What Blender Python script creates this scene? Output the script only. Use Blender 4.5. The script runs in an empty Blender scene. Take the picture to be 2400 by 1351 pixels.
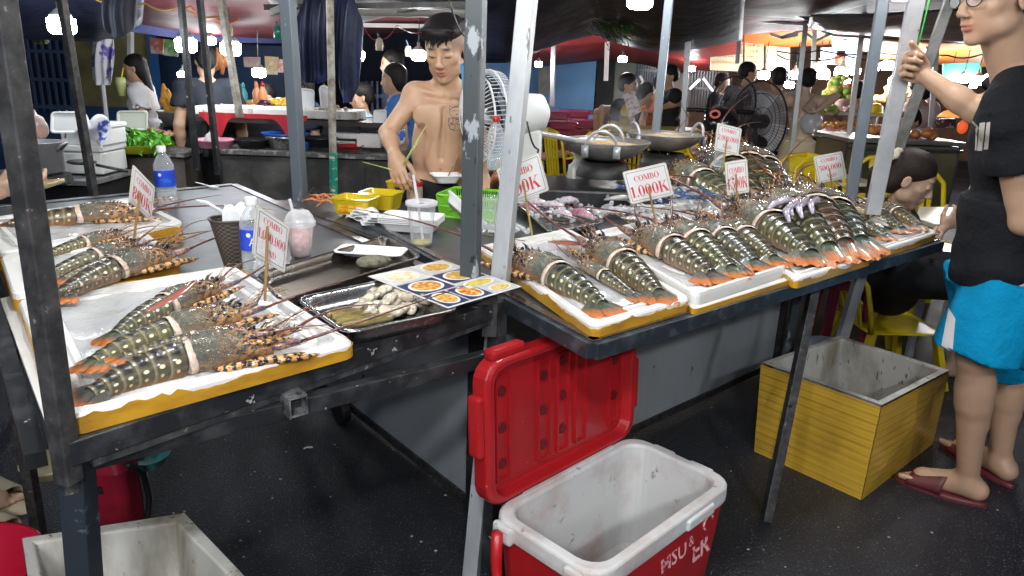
import bpy, bmesh, math, random
import numpy as np
from mathutils import Vector, Matrix, Euler, noise
R = random.Random(7)
PI = math.pi
rad = math.radians
sc = bpy.context.scene
COL = sc.collection
# camera
CH, CP, CR, CF = 1.42, math.radians(17), .037, 1700.0
cam_d = bpy.data.cameras.new('camera'); cam = bpy.data.objects.new('camera', cam_d); COL.objects.link(cam)
cam_d.lens = 36 * CF / 2400; cam_d.sensor_width = 36; cam_d.clip_start = .02; cam_d.clip_end = 300
_r0 = Vector((1, 0, 0)); _u0 = Vector((0, math.sin(CP), math.cos(CP))); cF = Vector((0, math.cos(CP), -math.sin(CP)))
cRt = _r0 * math.cos(CR) + _u0 * math.sin(CR); cU = -_r0 * math.sin(CR) + _u0 * math.cos(CR); cO = Vector((0, 0, CH))
m = Matrix((cRt, cU, -cF)).transposed().to_4x4(); m.translation = cO
cam.matrix_world = m
cam_d.dof.use_dof = False
sc.camera = cam
# night sky and exposure
w = bpy.data.worlds.new('World'); sc.world = w; w.use_nodes = True
bgn = w.node_tree.nodes['Background']
bgn.inputs[0].default_value = (.20, .26, .42, 1); bgn.inputs[1].default_value = .17
sc.view_settings.view_transform = 'Standard'; sc.view_settings.look = 'None'
sc.view_settings.exposure = 0.0; sc.view_settings.gamma = 1
cy = sc.cycles
cy.use_denoising = True
try: cy.denoiser = 'OPENIMAGEDENOISE'
except Exception: pass
cy.max_bounces = 7; cy.diffuse_bounces = 3; cy.glossy_bounces = 3; cy.transmission_bounces = 6; cy.transparent_max_bounces = 10
cy.caustics_reflective = False; cy.caustics_refractive = False
cy.sample_clamp_indirect = 4.0; cy.use_light_tree = True
LAMP_W = 150.0
def ray(px, py): return cF + cRt * ((px - 1200) / CF) - cU * ((py - 675.5) / CF)
def H(px, py, z=.855):
 d = ray(px, py); return cO + d * ((z - CH) / d.z)
def V(px, py, Y):
 d = ray(px, py); return cO + d * (Y / d.y)
# materials
MATS = {}
class NT:
 def __init__(s, name):
  s.m = bpy.data.materials.new(name); s.m.use_nodes = True; s.t = s.m.node_tree
  s.b = s.t.nodes['Principled BSDF']; s.n = s.t.nodes
 def node(s, typ, **kw):
  n = s.n.new(typ)
  for k, v in kw.items(): setattr(n, k, v)
  return n
 def link(s, a, b): s.t.links.new(a, b)
 def coord(s, which='Object', scale=(1, 1, 1)):
  tc = s.node('ShaderNodeTexCoord'); mp = s.node('ShaderNodeMapping'); mp.inputs['Scale'].default_value = scale
  s.link(tc.outputs[which], mp.inputs[0]); return mp.outputs[0]
 def noise(s, vec, scale, detail=4, rough=.6):
  n = s.node('ShaderNodeTexNoise'); n.inputs['Scale'].default_value = scale; n.inputs['Detail'].default_value = detail
  n.inputs['Roughness'].default_value = rough
  if vec is not None: s.link(vec, n.inputs['Vector'])
  return n.outputs[0]
 def voro(s, vec, scale, feature='F1', out='Distance'):
  n = s.node('ShaderNodeTexVoronoi', feature=feature); n.inputs['Scale'].default_value = scale
  if vec is not None: s.link(vec, n.inputs['Vector'])
  return n.outputs[out]
 def ramp(s, f, a, b, va=0., vb=1.):
  n = s.node('ShaderNodeMapRange'); n.clamp = True
  n.inputs[1].default_value = a; n.inputs[2].default_value = b; n.inputs[3].default_value = va; n.inputs[4].default_value = vb
  s.link(f, n.inputs[0]); return n.outputs[0]
 def math(s, op, a, b=None):
  n = s.node('ShaderNodeMath', operation=op)
  for i, v in enumerate((a, b)):
   if v is None: continue
   if isinstance(v, (int, float)): n.inputs[i].default_value = v
   else: s.link(v, n.inputs[i])
  return n.outputs[0]
 def mix(s, f, a, b, blend='MIX'):
  n = s.node('ShaderNodeMix', data_type='RGBA', blend_type=blend)
  for i, v in ((0, f), (6, a), (7, b)):
   if isinstance(v, (int, float)): n.inputs[i].default_value = v
   elif isinstance(v, tuple): n.inputs[i].default_value = (*v[:3], 1)
   else: s.link(v, n.inputs[i])
  return n.outputs[2]
 def bump(s, h, strength=.3, dist=.002):
  n = s.node('ShaderNodeBump'); n.inputs['Strength'].default_value = strength; n.inputs['Distance'].default_value = dist
  s.link(h, n.inputs['Height']); s.link(n.outputs[0], s.b.inputs['Normal'])
 def color(s, c):
  if isinstance(c, tuple): s.b.inputs['Base Color'].default_value = (*c[:3], 1)
  else: s.link(c, s.b.inputs['Base Color'])
 def set(s, **kw):
  for k, v in kw.items():
   i = s.b.inputs[k.replace('_', ' ')]
   if isinstance(v, (int, float)): i.default_value = v
   elif isinstance(v, tuple): i.default_value = (*v, 1)[:4]
   else: s.link(v, i)
def M(name, col, rough=.5, metal=0., col2=None, nscale=12., lo=.4, hi=.65, bump=0., bscale=60., bdist=.002, stretch=(1, 1, 1), coat=0., rough2=None, col3=None, n3=60., lo3=.58, hi3=.64, spec=.5, sss=0.):
 """generic surface: base colour, blotches of col2, small flecks of col3, bump"""
 if name in MATS: return MATS[name]
 t = NT(name); c = col; co = t.coord('Object', stretch)
 if col2:
  f = t.ramp(t.noise(co, nscale, 5), lo, hi); c = t.mix(f, c, col2)
  if rough2 is not None: t.set(Roughness=t.ramp(f, 0, 1, rough, rough2))
 if col3: c = t.mix(t.ramp(t.noise(co, n3, 3), lo3, hi3), c, col3)
 t.color(c)
 if rough2 is None or not col2: t.set(Roughness=rough)
 t.set(Metallic=metal); t.b.inputs['Coat Weight'].default_value = coat; t.b.inputs['Coat Roughness'].default_value = .08
 t.b.inputs['Specular IOR Level'].default_value = spec
 if sss: t.b.inputs['Subsurface Weight'].default_value = sss; t.b.inputs['Subsurface Radius'].default_value = (.02, .008, .004); t.b.inputs['Subsurface Scale'].default_value = .4
 if bump: t.bump(t.noise(co, bscale, 4), bump, bdist)
 MATS[name] = t.m; return t.m
def emit(name, col, s):
 if name in MATS: return MATS[name]
 t = NT(name); t.color(col); t.b.inputs['Emission Color'].default_value = (*col, 1); t.b.inputs['Emission Strength'].default_value = s
 MATS[name] = t.m; return t.m
def clear(name, col=(.95, .97, 1), alpha=.25, rough=.06, bump=0., bscale=40):
 """thin clear plastic: mostly see-through with a gloss, more opaque at grazing angles"""
 if name in MATS: return MATS[name]
 t = NT(name); t.color(col); t.set(Roughness=rough)
 lw = t.node('ShaderNodeLayerWeight'); lw.inputs[0].default_value = .35
 t.set(Alpha=t.ramp(lw.outputs['Facing'], 0, 1, alpha, min(1, alpha + .55)))
 t.b.inputs['Specular IOR Level'].default_value = .8
 if bump: t.bump(t.noise(t.coord(), bscale, 3), bump, .004)
 MATS[name] = t.m; return t.m
def vcol(name, rough=.5, bump=0., bscale=80., sss=0., coat=0., nz=.0, spec=.5, bdist=.002, metal=0.):
 """colour from the mesh's own 'Col' attribute"""
 if name in MATS: return MATS[name]
 t = NT(name); a = t.node('ShaderNodeAttribute', attribute_name='Col'); c = a.outputs['Color']; co = t.coord()
 if nz: c = t.mix(nz, c, t.mix(t.noise(co, 30, 4), (.1, .1, .1), (1, 1, 1)), 'OVERLAY')
 t.color(c); t.set(Roughness=rough, Metallic=metal); t.b.inputs['Coat Weight'].default_value = coat; t.b.inputs['Specular IOR Level'].default_value = spec
 if sss: t.b.inputs['Subsurface Weight'].default_value = sss; t.b.inputs['Subsurface Radius'].default_value = (.02, .008, .004); t.b.inputs['Subsurface Scale'].default_value = .5
 if bump: t.bump(t.noise(co, bscale, 4), bump, bdist)
 MATS[name] = t.m; return t.m
# mesh builder
class MB:
 def __init__(s): s.v = []; s.f = []; s.mi = []; s.uv = {}; s.sm = []; s.cur = 0; s.smooth = False; s.T = None; s.c = []; s.col = None
 def add(s, vs, fs, uvs=None):
  o = len(s.v)
  for p in vs:
   p = Vector(p)
   if s.T is not None: p = s.T @ p
   s.v.append(tuple(p)); s.c.append(s.col)
  for k, f in enumerate(fs):
   s.f.append([o + i for i in f]); s.mi.append(s.cur); s.sm.append(s.smooth)
   if uvs: s.uv[len(s.f) - 1] = [uvs[i] for i in f]
  return s
 def box(s, c, d, rz=0, M3=None):
  c = Vector(c); x, y, z = d[0] / 2, d[1] / 2, d[2] / 2
  q = M3 or Matrix.Rotation(rz, 3, 'Z')
  vs = [c + q @ Vector((a * x, b * y, e * z)) for e in (-1, 1) for b in (-1, 1) for a in (-1, 1)]
  return s.add(vs, [(0, 2, 3, 1), (4, 5, 7, 6), (0, 1, 5, 4), (2, 6, 7, 3), (0, 4, 6, 2), (1, 3, 7, 5)])
 def bar(s, a, b, w, h=None, up=None):
  """rectangular bar from a to b"""
  a, b = Vector(a), Vector(b); d = (b - a); L = d.length; d.normalize()
  up = Vector(up) if up else (Vector((0, 0, 1)) if abs(d.z) < .9 else Vector((0, 1, 0)))
  x = d.cross(up).normalized(); z = x.cross(d)
  return s.box((a + b) / 2, (w, L, h or w), M3=Matrix((x, d, z)).transposed())
 def tube(s, pts, r, n=8, cap=True, flat=1., uv=False):
  pts = [Vector(p) for p in pts]; rs = r if isinstance(r, (list, tuple)) else [r] * len(pts)
  vs, fs, uvs = [], [], []; up = None; k = len(pts)
  for i, p in enumerate(pts):
   d = (pts[min(i + 1, k - 1)] - pts[max(i - 1, 0)])
   if d.length < 1e-9: d = Vector((0, 0, 1))
   d.normalize()
   if up is None: up = Vector((0, 0, 1)) if abs(d.z) < .9 else Vector((0, 1, 0))
   x = d.cross(up)
   if x.length < 1e-4: x = d.cross(Vector((1, 0, .1)))
   x.normalize(); up = x.cross(d).normalized()
   for j in range(n):
    a = 2 * PI * j / n; vs.append(p + x * (math.cos(a) * rs[i]) + up * (math.sin(a) * rs[i] * flat)); uvs.append((j / n, i / (k - 1)))
  for i in range(k - 1):
   for j in range(n):
    a = i * n + j; b = i * n + (j + 1) % n; fs.append((a, b, b + n, a + n))
  if cap: fs.append(tuple(range(n))[::-1]); fs.append(tuple(range((k - 1) * n, k * n)))
  return s.add(vs, fs, uvs if uv else None)
 def lathe(s, prof, o=(0, 0, 0), n=24, cap=True, M3=None, sx=1., sy=1.):
  o = Vector(o); vs, fs, uvs = [], [], []; k = len(prof)
  for i, (r, z) in enumerate(prof):
   for j in range(n):
    a = 2 * PI * j / n; p = Vector((r * math.cos(a) * sx, r * math.sin(a) * sy, z)); vs.append(o + (M3 @ p if M3 else p)); uvs.append((j / n, i / (k - 1)))
  for i in range(k - 1):
   for j in range(n):
    a = i * n + j; b = i * n + (j + 1) % n; fs.append((a, b, b + n, a + n))
  if cap:
   if prof[0][0] > 1e-5: fs.append(tuple(range(n))[::-1])
   if prof[-1][0] > 1e-5: fs.append(tuple(range((k - 1) * n, k * n)))
  return s.add(vs, fs, uvs)
 def ell(s, c, r, M3=None, n=12, k=8, jit=0.):
  c = Vector(c); r = (r, r, r) if isinstance(r, (int, float)) else r; vs = []; fs = []
  for i in range(k + 1):
   t = PI * i / k
   for j in range(n):
    a = 2 * PI * j / n; q = 1 + (R.uniform(-jit, jit) if jit and 0 < i < k else 0)
    p = Vector((r[0] * math.sin(t) * math.cos(a) * q, r[1] * math.sin(t) * math.sin(a) * q, r[2] * math.cos(t))); vs.append(c + (M3 @ p if M3 else p))
  for i in range(k):
   for j in range(n):
    a = i * n + j; b = i * n + (j + 1) % n; fs.append((a, a + n, b + n, b))
  return s.add(vs, fs)
 def poly(s, pts, th, nrm=None):
  """flat outline (list of points) thickened along nrm"""
  pts = [Vector(p) for p in pts]; n = len(pts)
  if nrm is None: nrm = (pts[1] - pts[0]).cross(pts[2] - pts[1]).normalized()
  nrm = Vector(nrm)
  vs = pts + [p + nrm * th for p in pts]
  return s.add(vs, [tuple(range(n))[::-1], tuple(range(n, 2 * n))] + [(i, (i + 1) % n, n + (i + 1) % n, n + i) for i in range(n)])
 def grid(s, fn, nu, nv, uv=True, closed_u=False):
  vs = [fn(i / nu, j / nv) for j in range(nv + 1) for i in range(nu + 1)]
  fs = [(j * (nu + 1) + i, j * (nu + 1) + i + 1, (j + 1) * (nu + 1) + i + 1, (j + 1) * (nu + 1) + i) for j in range(nv) for i in range(nu)]
  return s.add(vs, fs, [(i / nu, j / nv) for j in range(nv + 1) for i in range(nu + 1)] if uv else None)
 def mesh(s, name, mats):
  me = bpy.data.meshes.new(name); me.from_pydata(s.v, [], s.f)
  for m_ in (mats if isinstance(mats, (list, tuple)) else [mats]): me.materials.append(m_)
  me.polygons.foreach_set('material_index', s.mi); me.polygons.foreach_set('use_smooth', s.sm)
  if s.uv:
   L = me.uv_layers.new(name='UVMap'); d = np.zeros((len(me.loops), 2), 'f')
   for k, p in enumerate(s.f):
    if k in s.uv:
     ls = me.polygons[k].loop_start
     for q, u in enumerate(s.uv[k]): d[ls + q] = u
   L.data.foreach_set('uv', d.ravel())
  if any(c is not None for c in s.c):
   at = me.color_attributes.new('Col', 'FLOAT_COLOR', 'POINT')
   at.data.foreach_set('color', np.array([(*(c or (1, 1, 1)), 1) for c in s.c], 'f').ravel())
  me.validate(); me.update(); return me
def SB():
 b = MB(); b.smooth = True; return b
def link(o, parent=None):
 COL.objects.link(o)
 if parent is not None: o.parent = parent
 return o
def tag(o, label=None, cat=None, group=None, kind=None):
 if label: o['label'] = label
 if cat: o['category'] = cat
 if group: o['group'] = group
 if kind or cat: o['kind'] = kind or 'thing'
 return o
def thing(name, label, cat, loc=(0, 0, 0), rz=0., group=None, rot=None, scale=None):
 o = bpy.data.objects.new(name, None); link(o); o.empty_display_size = .05
 mw = Matrix.Translation(Vector(loc)) @ (rot.to_4x4() if rot is not None else Matrix.Rotation(rz, 4, 'Z'))
 if scale: mw = mw @ Matrix.Diagonal((*((scale,) * 3 if isinstance(scale, (int, float)) else scale), 1))
 o.matrix_world = mw
 return tag(o, label, cat, group)
def part(name, mb, mats, parent=None, world=False, label=None, bevel=0., sub=0, solid=0.):
 """one mesh object; world=True: mb is in world coordinates although parent sits elsewhere"""
 me = mb.mesh(name, mats) if isinstance(mb, MB) else mb
 if world and parent is not None:
  mw = parent.matrix_world if parent.parent is None else parent.parent.matrix_world @ parent.matrix_basis
  me.transform(mw.inverted())
 o = bpy.data.objects.new(name, me); link(o, parent)
 if label: o['label'] = label
 if solid:
  md = o.modifiers.new('s', 'SOLIDIFY'); md.thickness = solid; md.offset = 0
 if bevel:
  md = o.modifiers.new('b', 'BEVEL'); md.width = bevel; md.segments = 2; md.limit_method = 'ANGLE'
 if sub:
  md = o.modifiers.new('u', 'SUBSURF'); md.levels = sub; md.render_levels = sub
 return o
def solo(name, mb, mats, label, cat, group=None, **kw):
 """a thing that is one mesh, its origin moved to its base"""
 me = mb.mesh(name, mats)
 n = len(me.vertices); co = np.empty(n * 3, 'f'); me.vertices.foreach_get('co', co); co = co.reshape(-1, 3)
 b = Vector(((co[:, 0].min() + co[:, 0].max()) / 2, (co[:, 1].min() + co[:, 1].max()) / 2, float(co[:, 2].min())))
 me.transform(Matrix.Translation(-b))
 o = part(name, me, None, None, **kw); o.location = b
 return tag(o, label, cat, group)
def dup(o, parent=None):
 c = o.copy(); COL.objects.link(c); c.parent = parent
 for ch in list(o.children): dup(ch, c)
 return c
def frame(x, y=None, z=None):
 """rotation whose X axis is x and Z is near z"""
 x = Vector(x).normalized(); z = Vector(z or (0, 0, 1)); y = z.cross(x).normalized(); z = x.cross(y)
 return Matrix((x, y, z)).transposed()
# material library
foam = M('white_foam', (.72, .72, .70), .55, bump=.35, bscale=420, bdist=.0012, col2=(.55, .50, .40), nscale=7, lo=.56, hi=.82)
foam_dirty = M('dirty_foam', (.56, .55, .51), .6, bump=.3, bscale=300, bdist=.0012, col2=(.20, .16, .10), nscale=7, lo=.47, hi=.75, col3=(.12, .1, .07), n3=40, lo3=.64, hi3=.70, stretch=(1, 1, .35))
foam_thin = M('thin_foam', (.85, .86, .86), .42, bump=.1, bscale=300, bdist=.0006)
tape = M('ochre_tape', (.56, .30, .022), .33, col2=(.36, .17, .02), nscale=9, lo=.45, hi=.7, bump=.25, bscale=60, coat=.3, stretch=(1, 1, 3))
steel = M('stainless_steel', (.42, .43, .45), .22, 1., col2=(.22, .21, .20), nscale=5, lo=.4, hi=.75, rough2=.42, bump=.08, bscale=14, col3=(.6, .6, .6), n3=70)
steel_top = M('wet_steel_sheet', (.12, .125, .135), .34, .4, col2=(.06, .06, .065), nscale=4, lo=.35, hi=.7, rough2=.38, bump=.25, bscale=9, bdist=.006)
alu = M('dull_aluminium', (.50, .51, .53), .35, .5, col2=(.33, .33, .34), nscale=6, rough2=.5, bump=.06, bscale=40)
galv = M('galvanised_steel', (.48, .50, .52), .42, .25, col2=(.33, .35, .37), nscale=9, stretch=(1, 1, .3), col3=(.16, .15, .14), n3=30, lo3=.66, hi3=.7)
black_iron = M('black_painted_iron', (.018, .019, .021), .42, .1, col2=(.05, .053, .057), nscale=11, lo=.48, hi=.62, col3=(.42, .43, .44), n3=38, lo3=.68, hi3=.71, bump=.3, bscale=90)
chip_iron = M('chipped_grey_paint', (.055, .068, .075), .42, .15, col2=(.33, .37, .40), nscale=13, lo=.56, hi=.585, stretch=(1, 1, .42), col3=(.02, .02, .022), n3=34, lo3=.62, hi3=.65, bump=.4, bscale=30)
grey_iron = M('grey_painted_iron', (.14, .17, .20), .4, .2, col2=(.42, .46, .5), nscale=16, lo=.62, hi=.66, stretch=(1, 1, .3), bump=.15)
dark_bare = M('dark_worn_steel', (.032, .032, .034), .5, .3, col2=(.09, .09, .09), nscale=30, lo=.4, hi=.7, bump=.35, bscale=120, col3=(.30, .24, .2), n3=60, lo3=.66, hi3=.72)
panel_grey = M('grey_cart_panel', (.36, .39, .41), .5, .0, col2=(.24, .26, .27), nscale=3.5, lo=.42, hi=.8, stretch=(1, 1, .5), col3=(.07, .06, .05), n3=24, lo3=.70, hi3=.73)
bamboo = M('bamboo', (.42, .27, .10), .5, col2=(.26, .15, .06), nscale=20)
wire_dark = M('dark_wire', (.02, .02, .022), .4)
white_plastic = M('white_plastic', (.75, .76, .77), .3)
yellow_plastic = M('yellow_plastic', (.72, .55, .012), .25, col2=(.55, .40, .02), nscale=5, coat=.2)
red_plastic = M('red_plastic', (.42, .012, .016), .34, col2=(.26, .010, .014), nscale=4, lo=.4, hi=.8, coat=.1, bump=.1, bscale=200, col3=(.5, .2, .18), n3=50, lo3=.73, hi3=.75)
film = clear('clear_film', (.60, .62, .64), .42, .05, 1., 30)
# wet asphalt
def asphalt():
 t = NT('wet_asphalt'); co = t.coord('Object')
 n1 = t.noise(co, 1.3, 6); n2 = t.noise(co, 150, 3, .8); vo = t.voro(co, 82); vo2 = t.voro(co, 30)
 c = t.mix(t.ramp(n1, .35, .7), (.008, .0085, .0105), (.026, .028, .036))
 c = t.mix(t.ramp(n2, .50, .66), c, (.06, .064, .076))
 c = t.mix(t.ramp(vo, .05, .22, .75, 0.), c, (.30, .31, .33))
 c = t.mix(t.ramp(vo2, .0, .065, .8, 0.), c, (.40, .37, .32))
 t.color(c); t.set(Roughness=t.ramp(n1, .3, .7, .26, .60)); t.b.inputs['Specular IOR Level'].default_value = .5
 h = t.math('ADD', n2, t.voro(co, 170)); t.bump(h, .6, .004)
 return t.m
g = MB().add([(-40, -10, 0), (40, -10, 0), (40, 60, 0), (-40, 60, 0)], [(0, 1, 2, 3)])
o = part('ground', g, asphalt()); tag(o, 'dark wet asphalt street with pale grit', kind='structure')
deb = MB()
for k in range(130):
 px, py = R.uniform(250, 2400), R.uniform(930, 1340)
 p = H(px, py, 0); s_ = R.uniform(.002, .006)
 deb.ell(p + Vector((0, 0, s_ * .4)), (s_, s_ * R.uniform(.5, 1), s_ * .5), n=5, k=3)
o = part('grit', deb, M('pale_grit', (.42, .38, .32), .7)); tag(o, 'pale grit and crumbs scattered on the wet asphalt', kind='stuff')
# tables
def frame_poly(pts, z, w, h, mb):
 for i in range(len(pts)):
  a, b = Vector((*pts[i][:2], z)), Vector((*pts[(i + 1) % len(pts)][:2], z)); mb.bar(a, b, w, h)
def top_sheet(pts, z, th, inset=0.):
 c = sum((Vector((*p[:2], 0)) for p in pts), Vector()) / len(pts); q = []
 for p in pts:
  v = Vector((*p[:2], 0)); d = (c - v).normalized(); v = v + d * inset; q.append((v.x, v.y, z))
 return MB().poly(q, -th, (0, 0, 1))
TZ = .855
LT = [(-.667, .972), (-.029, 1.743), (-1.30, 3.321), (-1.95, 2.62)]
t = thing('market_table', 'dark iron table with wet steel top under the nearer left lobsters', 'table', (-.9, 2.1, 0))
def Wp(nm, mb, mats, par, **kw): return part(nm, mb, mats, par, world=True, **kw)
Wp('table_top', top_sheet(LT, TZ - .003, .004, .035), steel_top, t)
for i in range(4):
 a, b = LT[i], LT[(i + 1) % 4]
 Wp('top_rail', MB().bar((a[0], a[1], TZ - .018), (b[0], b[1], TZ - .018), .035, .040), black_iron if i in (0, 3) else M('steel_rail', (.3, .31, .32), .3, .9, col2=(.12, .12, .12), nscale=12), t, bevel=.002)
a, b = Vector((*LT[0], 0)), Vector((*LT[1], 0)); u = (b - a).normalized()
Wp('brace_rail', MB().bar(H(200, 1075, .80), H(1140, 840, .755), .03, .034), black_iron, t, bevel=.002)
Wp('under_rail', MB().bar(a + u * .03 + Vector((0, 0, .815)), b - u * .03 + Vector((0, 0, .815)), .03, .022), dark_bare, t)
e = H(690, 945, .80); ed = Vector((-.64, .77, 0))
ct = MB(); W_ = .018
for dx, dz, ww, hh in ((-W_, 0, .003, .04), (W_, 0, .003, .04), (0, -W_, .036, .003), (0, W_, .036, .003)):
 q = e + u * dx + Vector((0, 0, dz)); ct.bar(q - ed * .02, q + ed * 1.2, ww, hh)
Wp('cross_tube', ct, M('pale_chipped_iron', (.22, .23, .23), .45, .3, col2=(.04, .04, .045), nscale=25, lo=.45, hi=.55), t)
for p in (LT[1], LT[2], LT[3]):
 Wp('leg', MB().box((p[0] - .005, p[1] - .005, .41), (.036, .036, .82), rz=.88), black_iron, t, bevel=.002)
Wp('leg', MB().bar(V(175, 1040, 1.0), V(215, 1560, 1.0) , .04), M('dark_blue_iron', (.03, .038, .05), .4, .3, col2=(.12, .15, .18), nscale=20, lo=.6, hi=.65), t, bevel=.002)
Wp('bracket', MB().box(V(1150, 920, 1.74), (.03, .006, .17)), black_iron, t)
Wp('bracket', MB().box(V(1150, 850, 1.73), (.045, .05, .008)), black_iron, t)
br = MB().poly([V(150, 1050, .985), V(190, 1040, .985), V(190, 1150, .985), V(158, 1158, .985)], -.006, (0, 1, 0))
Wp('bracket', br, dark_bare, t)
Wp('bracket', MB().box(V(1148, 740, 1.70), (.036, .008, .11)), dark_bare, t)
for q in ((178, 1085), (176, 1120)):
 Wp('bolt', MB().lathe([(.007, 0), (.007, .006), (.003, .009)], V(q[0], q[1], .978), 8, M3=Matrix.Rotation(rad(90), 3, 'X')), M('rusty_bolt', (.06, .05, .045), .6, .6), t)
o = solo('foam_sheet', MB().poly([H(40, 690, .862), H(140, 1000, .862), H(112, 1004, .862), H(0, 700, .862)], -.01, (0, 0, 1)), foam, 'narrow wet white foam strip along the left border edge of the table', 'foam sheet')
o = solo('side_rail', MB().bar(V(-60, 560, 1.8), V(85, 1080, 1.02), .03), black_iron, 'black iron rail beside the left edge of the table', 'rail')
RT = [(.179, 1.463), (1.588, 2.65), (.86, 3.80), (-.55, 2.62)]
t = thing('market_table', 'dark edged steel table on the right carrying the row of lobster boards', 'table', (.5, 2.5, 0)); RTT = t
Wp('table_top', top_sheet(RT, TZ - .003, .004, .035), steel_top, t)
rim_m = M('dark_blue_grey_rail', (.035, .045, .055), .33, .3, col2=(.10, .12, .14), nscale=22, lo=.5, hi=.7, col3=(.4, .4, .4), n3=60, lo3=.72, hi3=.74)
for i in range(4):
 a, b = Vector((*RT[i], TZ - .017)), Vector((*RT[(i + 1) % 4], TZ - .017))
 Wp('top_rail', MB().bar(a, b, .03, .038), rim_m, t, bevel=.002)
 aa, bb = a + Vector((0, 0, .021)), b + Vector((0, 0, .021)); n_ = Vector(((b - a).y, -(b - a).x, 0)).normalized()
 Wp('rim_edge', MB().bar(aa - n_ * .012, bb - n_ * .012, .022, .004), steel, t)
Wp('leg', MB().bar(V(1912, 660, 2.38), H(1795, 1222, 0) , .030, .034), dark_bare, t, bevel=.002)
lg = MB(); lg.bar((1.36, 3.32, .84), (1.36, 3.32, 0), .036); Wp('leg', lg, chip_iron, t)
cap = MB().lathe([(.006, 0), (.006, .004)], V(1852, 952, 2.21), 8, M3=Matrix.Rotation(rad(90), 3, 'X')); Wp('bolt_hole', cap, wire_dark, t)
Wp('leg_socket', MB().bar(V(1898, 655, 2.40), V(1938, 650, 2.42), .03, .05), dark_bare, t)
CT = [(-.46, 2.40), (-1.02, 3.02), (-.30, 3.10), (.10, 2.75)]
t = thing('market_table', 'low steel worktop in the middle under the yellow tubs', 'table', (-.4, 2.8, 0))
Wp('table_top', top_sheet(CT, TZ - .010, .004, .01), steel_top, t)
for i in range(4):
 a, b = CT[i], CT[(i + 1) % 4]; Wp('top_rail', MB().bar((a[0], a[1], TZ - .03), (b[0], b[1], TZ - .03), .03, .036), black_iron, t, bevel=.002)
for p in CT[1:3]: Wp('leg', MB().box((p[0], p[1], .4), (.035, .035, .8)), black_iron, t)
K0, K1, K2 = Vector((-.10, 2.085, 0)), Vector((-.92, 3.07, 0)), Vector((1.33, 3.40, 0))
t = thing('cart_body', 'grey sheet metal cart box behind the red cooler', 'cart', K0)
def wall_panel(a, b, z0, z1, nm='side_panel'):
 d = (b - a).normalized(); n_ = Vector((d.y, -d.x, 0))
 return Wp(nm, MB().poly([a + Vector((0, 0, z0)), b + Vector((0, 0, z0)), b + Vector((0, 0, z1)), a + Vector((0, 0, z1))], .006, tuple(n_)), panel_grey, t)
wall_panel(K1, K0, .05, .82); wall_panel(K0, K2, .05, .82)
for a, b in ((K1, K0), (K0, K2)):
 Wp('bottom_rail', MB().bar(a + Vector((0, 0, .04)), b + Vector((0, 0, .04)), .03, .03), dark_bare, t)
for p in (K0, K2, K1): Wp('corner_post', MB().box((p.x, p.y - .012, .42), (.04, .04, .84), rz=.8), black_iron, t, bevel=.002)
for s_ in (.25, .7):
 Wp('rivet', MB().ell(K0 + (K2 - K0) * s_ + Vector((.01, -.012, .62)), .006, n=8, k=6), dark_bare, t)
t = thing('caster_wheel', 'black rubber wheel under the grey cart panel', 'wheel', H(800, 1000, 0))
c_ = H(800, 990, .0) + Vector((0, 0, .055))
mr = Matrix.Rotation(rad(90), 3, 'Y').to_3x3(); mr = Matrix.Rotation(.7, 3, 'Z') @ mr
Wp('tyre', MB().lathe([(.035, -.018), (.052, -.018), (.058, -.01), (.058, .01), (.052, .018), (.035, .018)], c_, 20, M3=mr), M('rubber', (.012, .012, .012), .6), t)
Wp('hub', MB().lathe([(.034, -.012), (.034, .012)], c_, 16, M3=mr), dark_bare, t)
Wp('fork', MB().box(c_ + Vector((0, .0, .06)), (.05, .05, .06)), dark_bare, t)
# posts of the stalls
def post(label, p0, p1, Y0, Y1, w, mat, group='posts of the market stalls', d=None):
 a, b = V(*p0, Y0), V(*p1, Y1)
 t = solo('stall_post', MB().bar(a, b, w, d or w, up=(.3, 1, 0)), mat, label, 'post', group, bevel=min(.003, w * .12)); return t
post('dark steel post at the left corner of the nearer table, cutting across the lobsters', (-10, -60), (163, 1130), .97, .97, .030, dark_bare)
post('dark rusty post behind the far left lobsters beside the aluminium pot', (138, -40), (222, 470), 3.3, 3.3, .032, dark_bare)
post('thin black post in front of the fried skewers', (420, -40), (462, 400), 4.2, 4.2, .030, black_iron)
post('thin black post just left of the whitish slanting pole', (464, -40), (512, 410), 3.9, 3.9, .028, black_iron)
post('whitish weathered pole slanting down to the red table', (512, -40), (562, 275), 4.6, 4.6, .036, M('old_white_pole', (.42, .40, .34), .6, col2=(.15, .13, .1), nscale=20))
post('grey painted post with chipped edges rising behind the iced drink cup', (671, -40), (705, 475), 3.05, 3.05, .048, grey_iron)
post('thick black post with peeling silver paint in front of the seller', (1117, -40), (1101, 700), 1.86, 1.78, .043, chip_iron)
post('pale galvanised post leaning between the seller and the first right lobster', (1240, -40), (1098, 1420), 1.90, 1.72, .043, galv)
post('blue grey post behind the far wok', (1572, -40), (1536, 320), 3.9, 3.9, .042, grey_iron)
post('thin pale tent pole behind the second wok', (1622, -40), (1598, 330), 6.2, 6.2, .042, galv)
post('grey painted post crossing the fruit stall', (2076, -40), (1978, 560), 3.15, 3.1, .044, grey_iron)
post('bright aluminium post gripped by the man in black', (2160, -60), (2045, 500), 2.62, 2.72, .050, M('bright_aluminium', (.62, .64, .67), .35, .4, col2=(.5, .52, .55), nscale=10, col3=(.1, .1, .1), n3=30, lo3=.7, hi3=.72))
post('dull metal post behind the ponytailed woman', (2240, -40), (2090, 395), 3.5, 3.5, .044, M('dull_post', (.2, .2, .19), .5, .6, col2=(.1, .1, .09), nscale=12))
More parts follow.
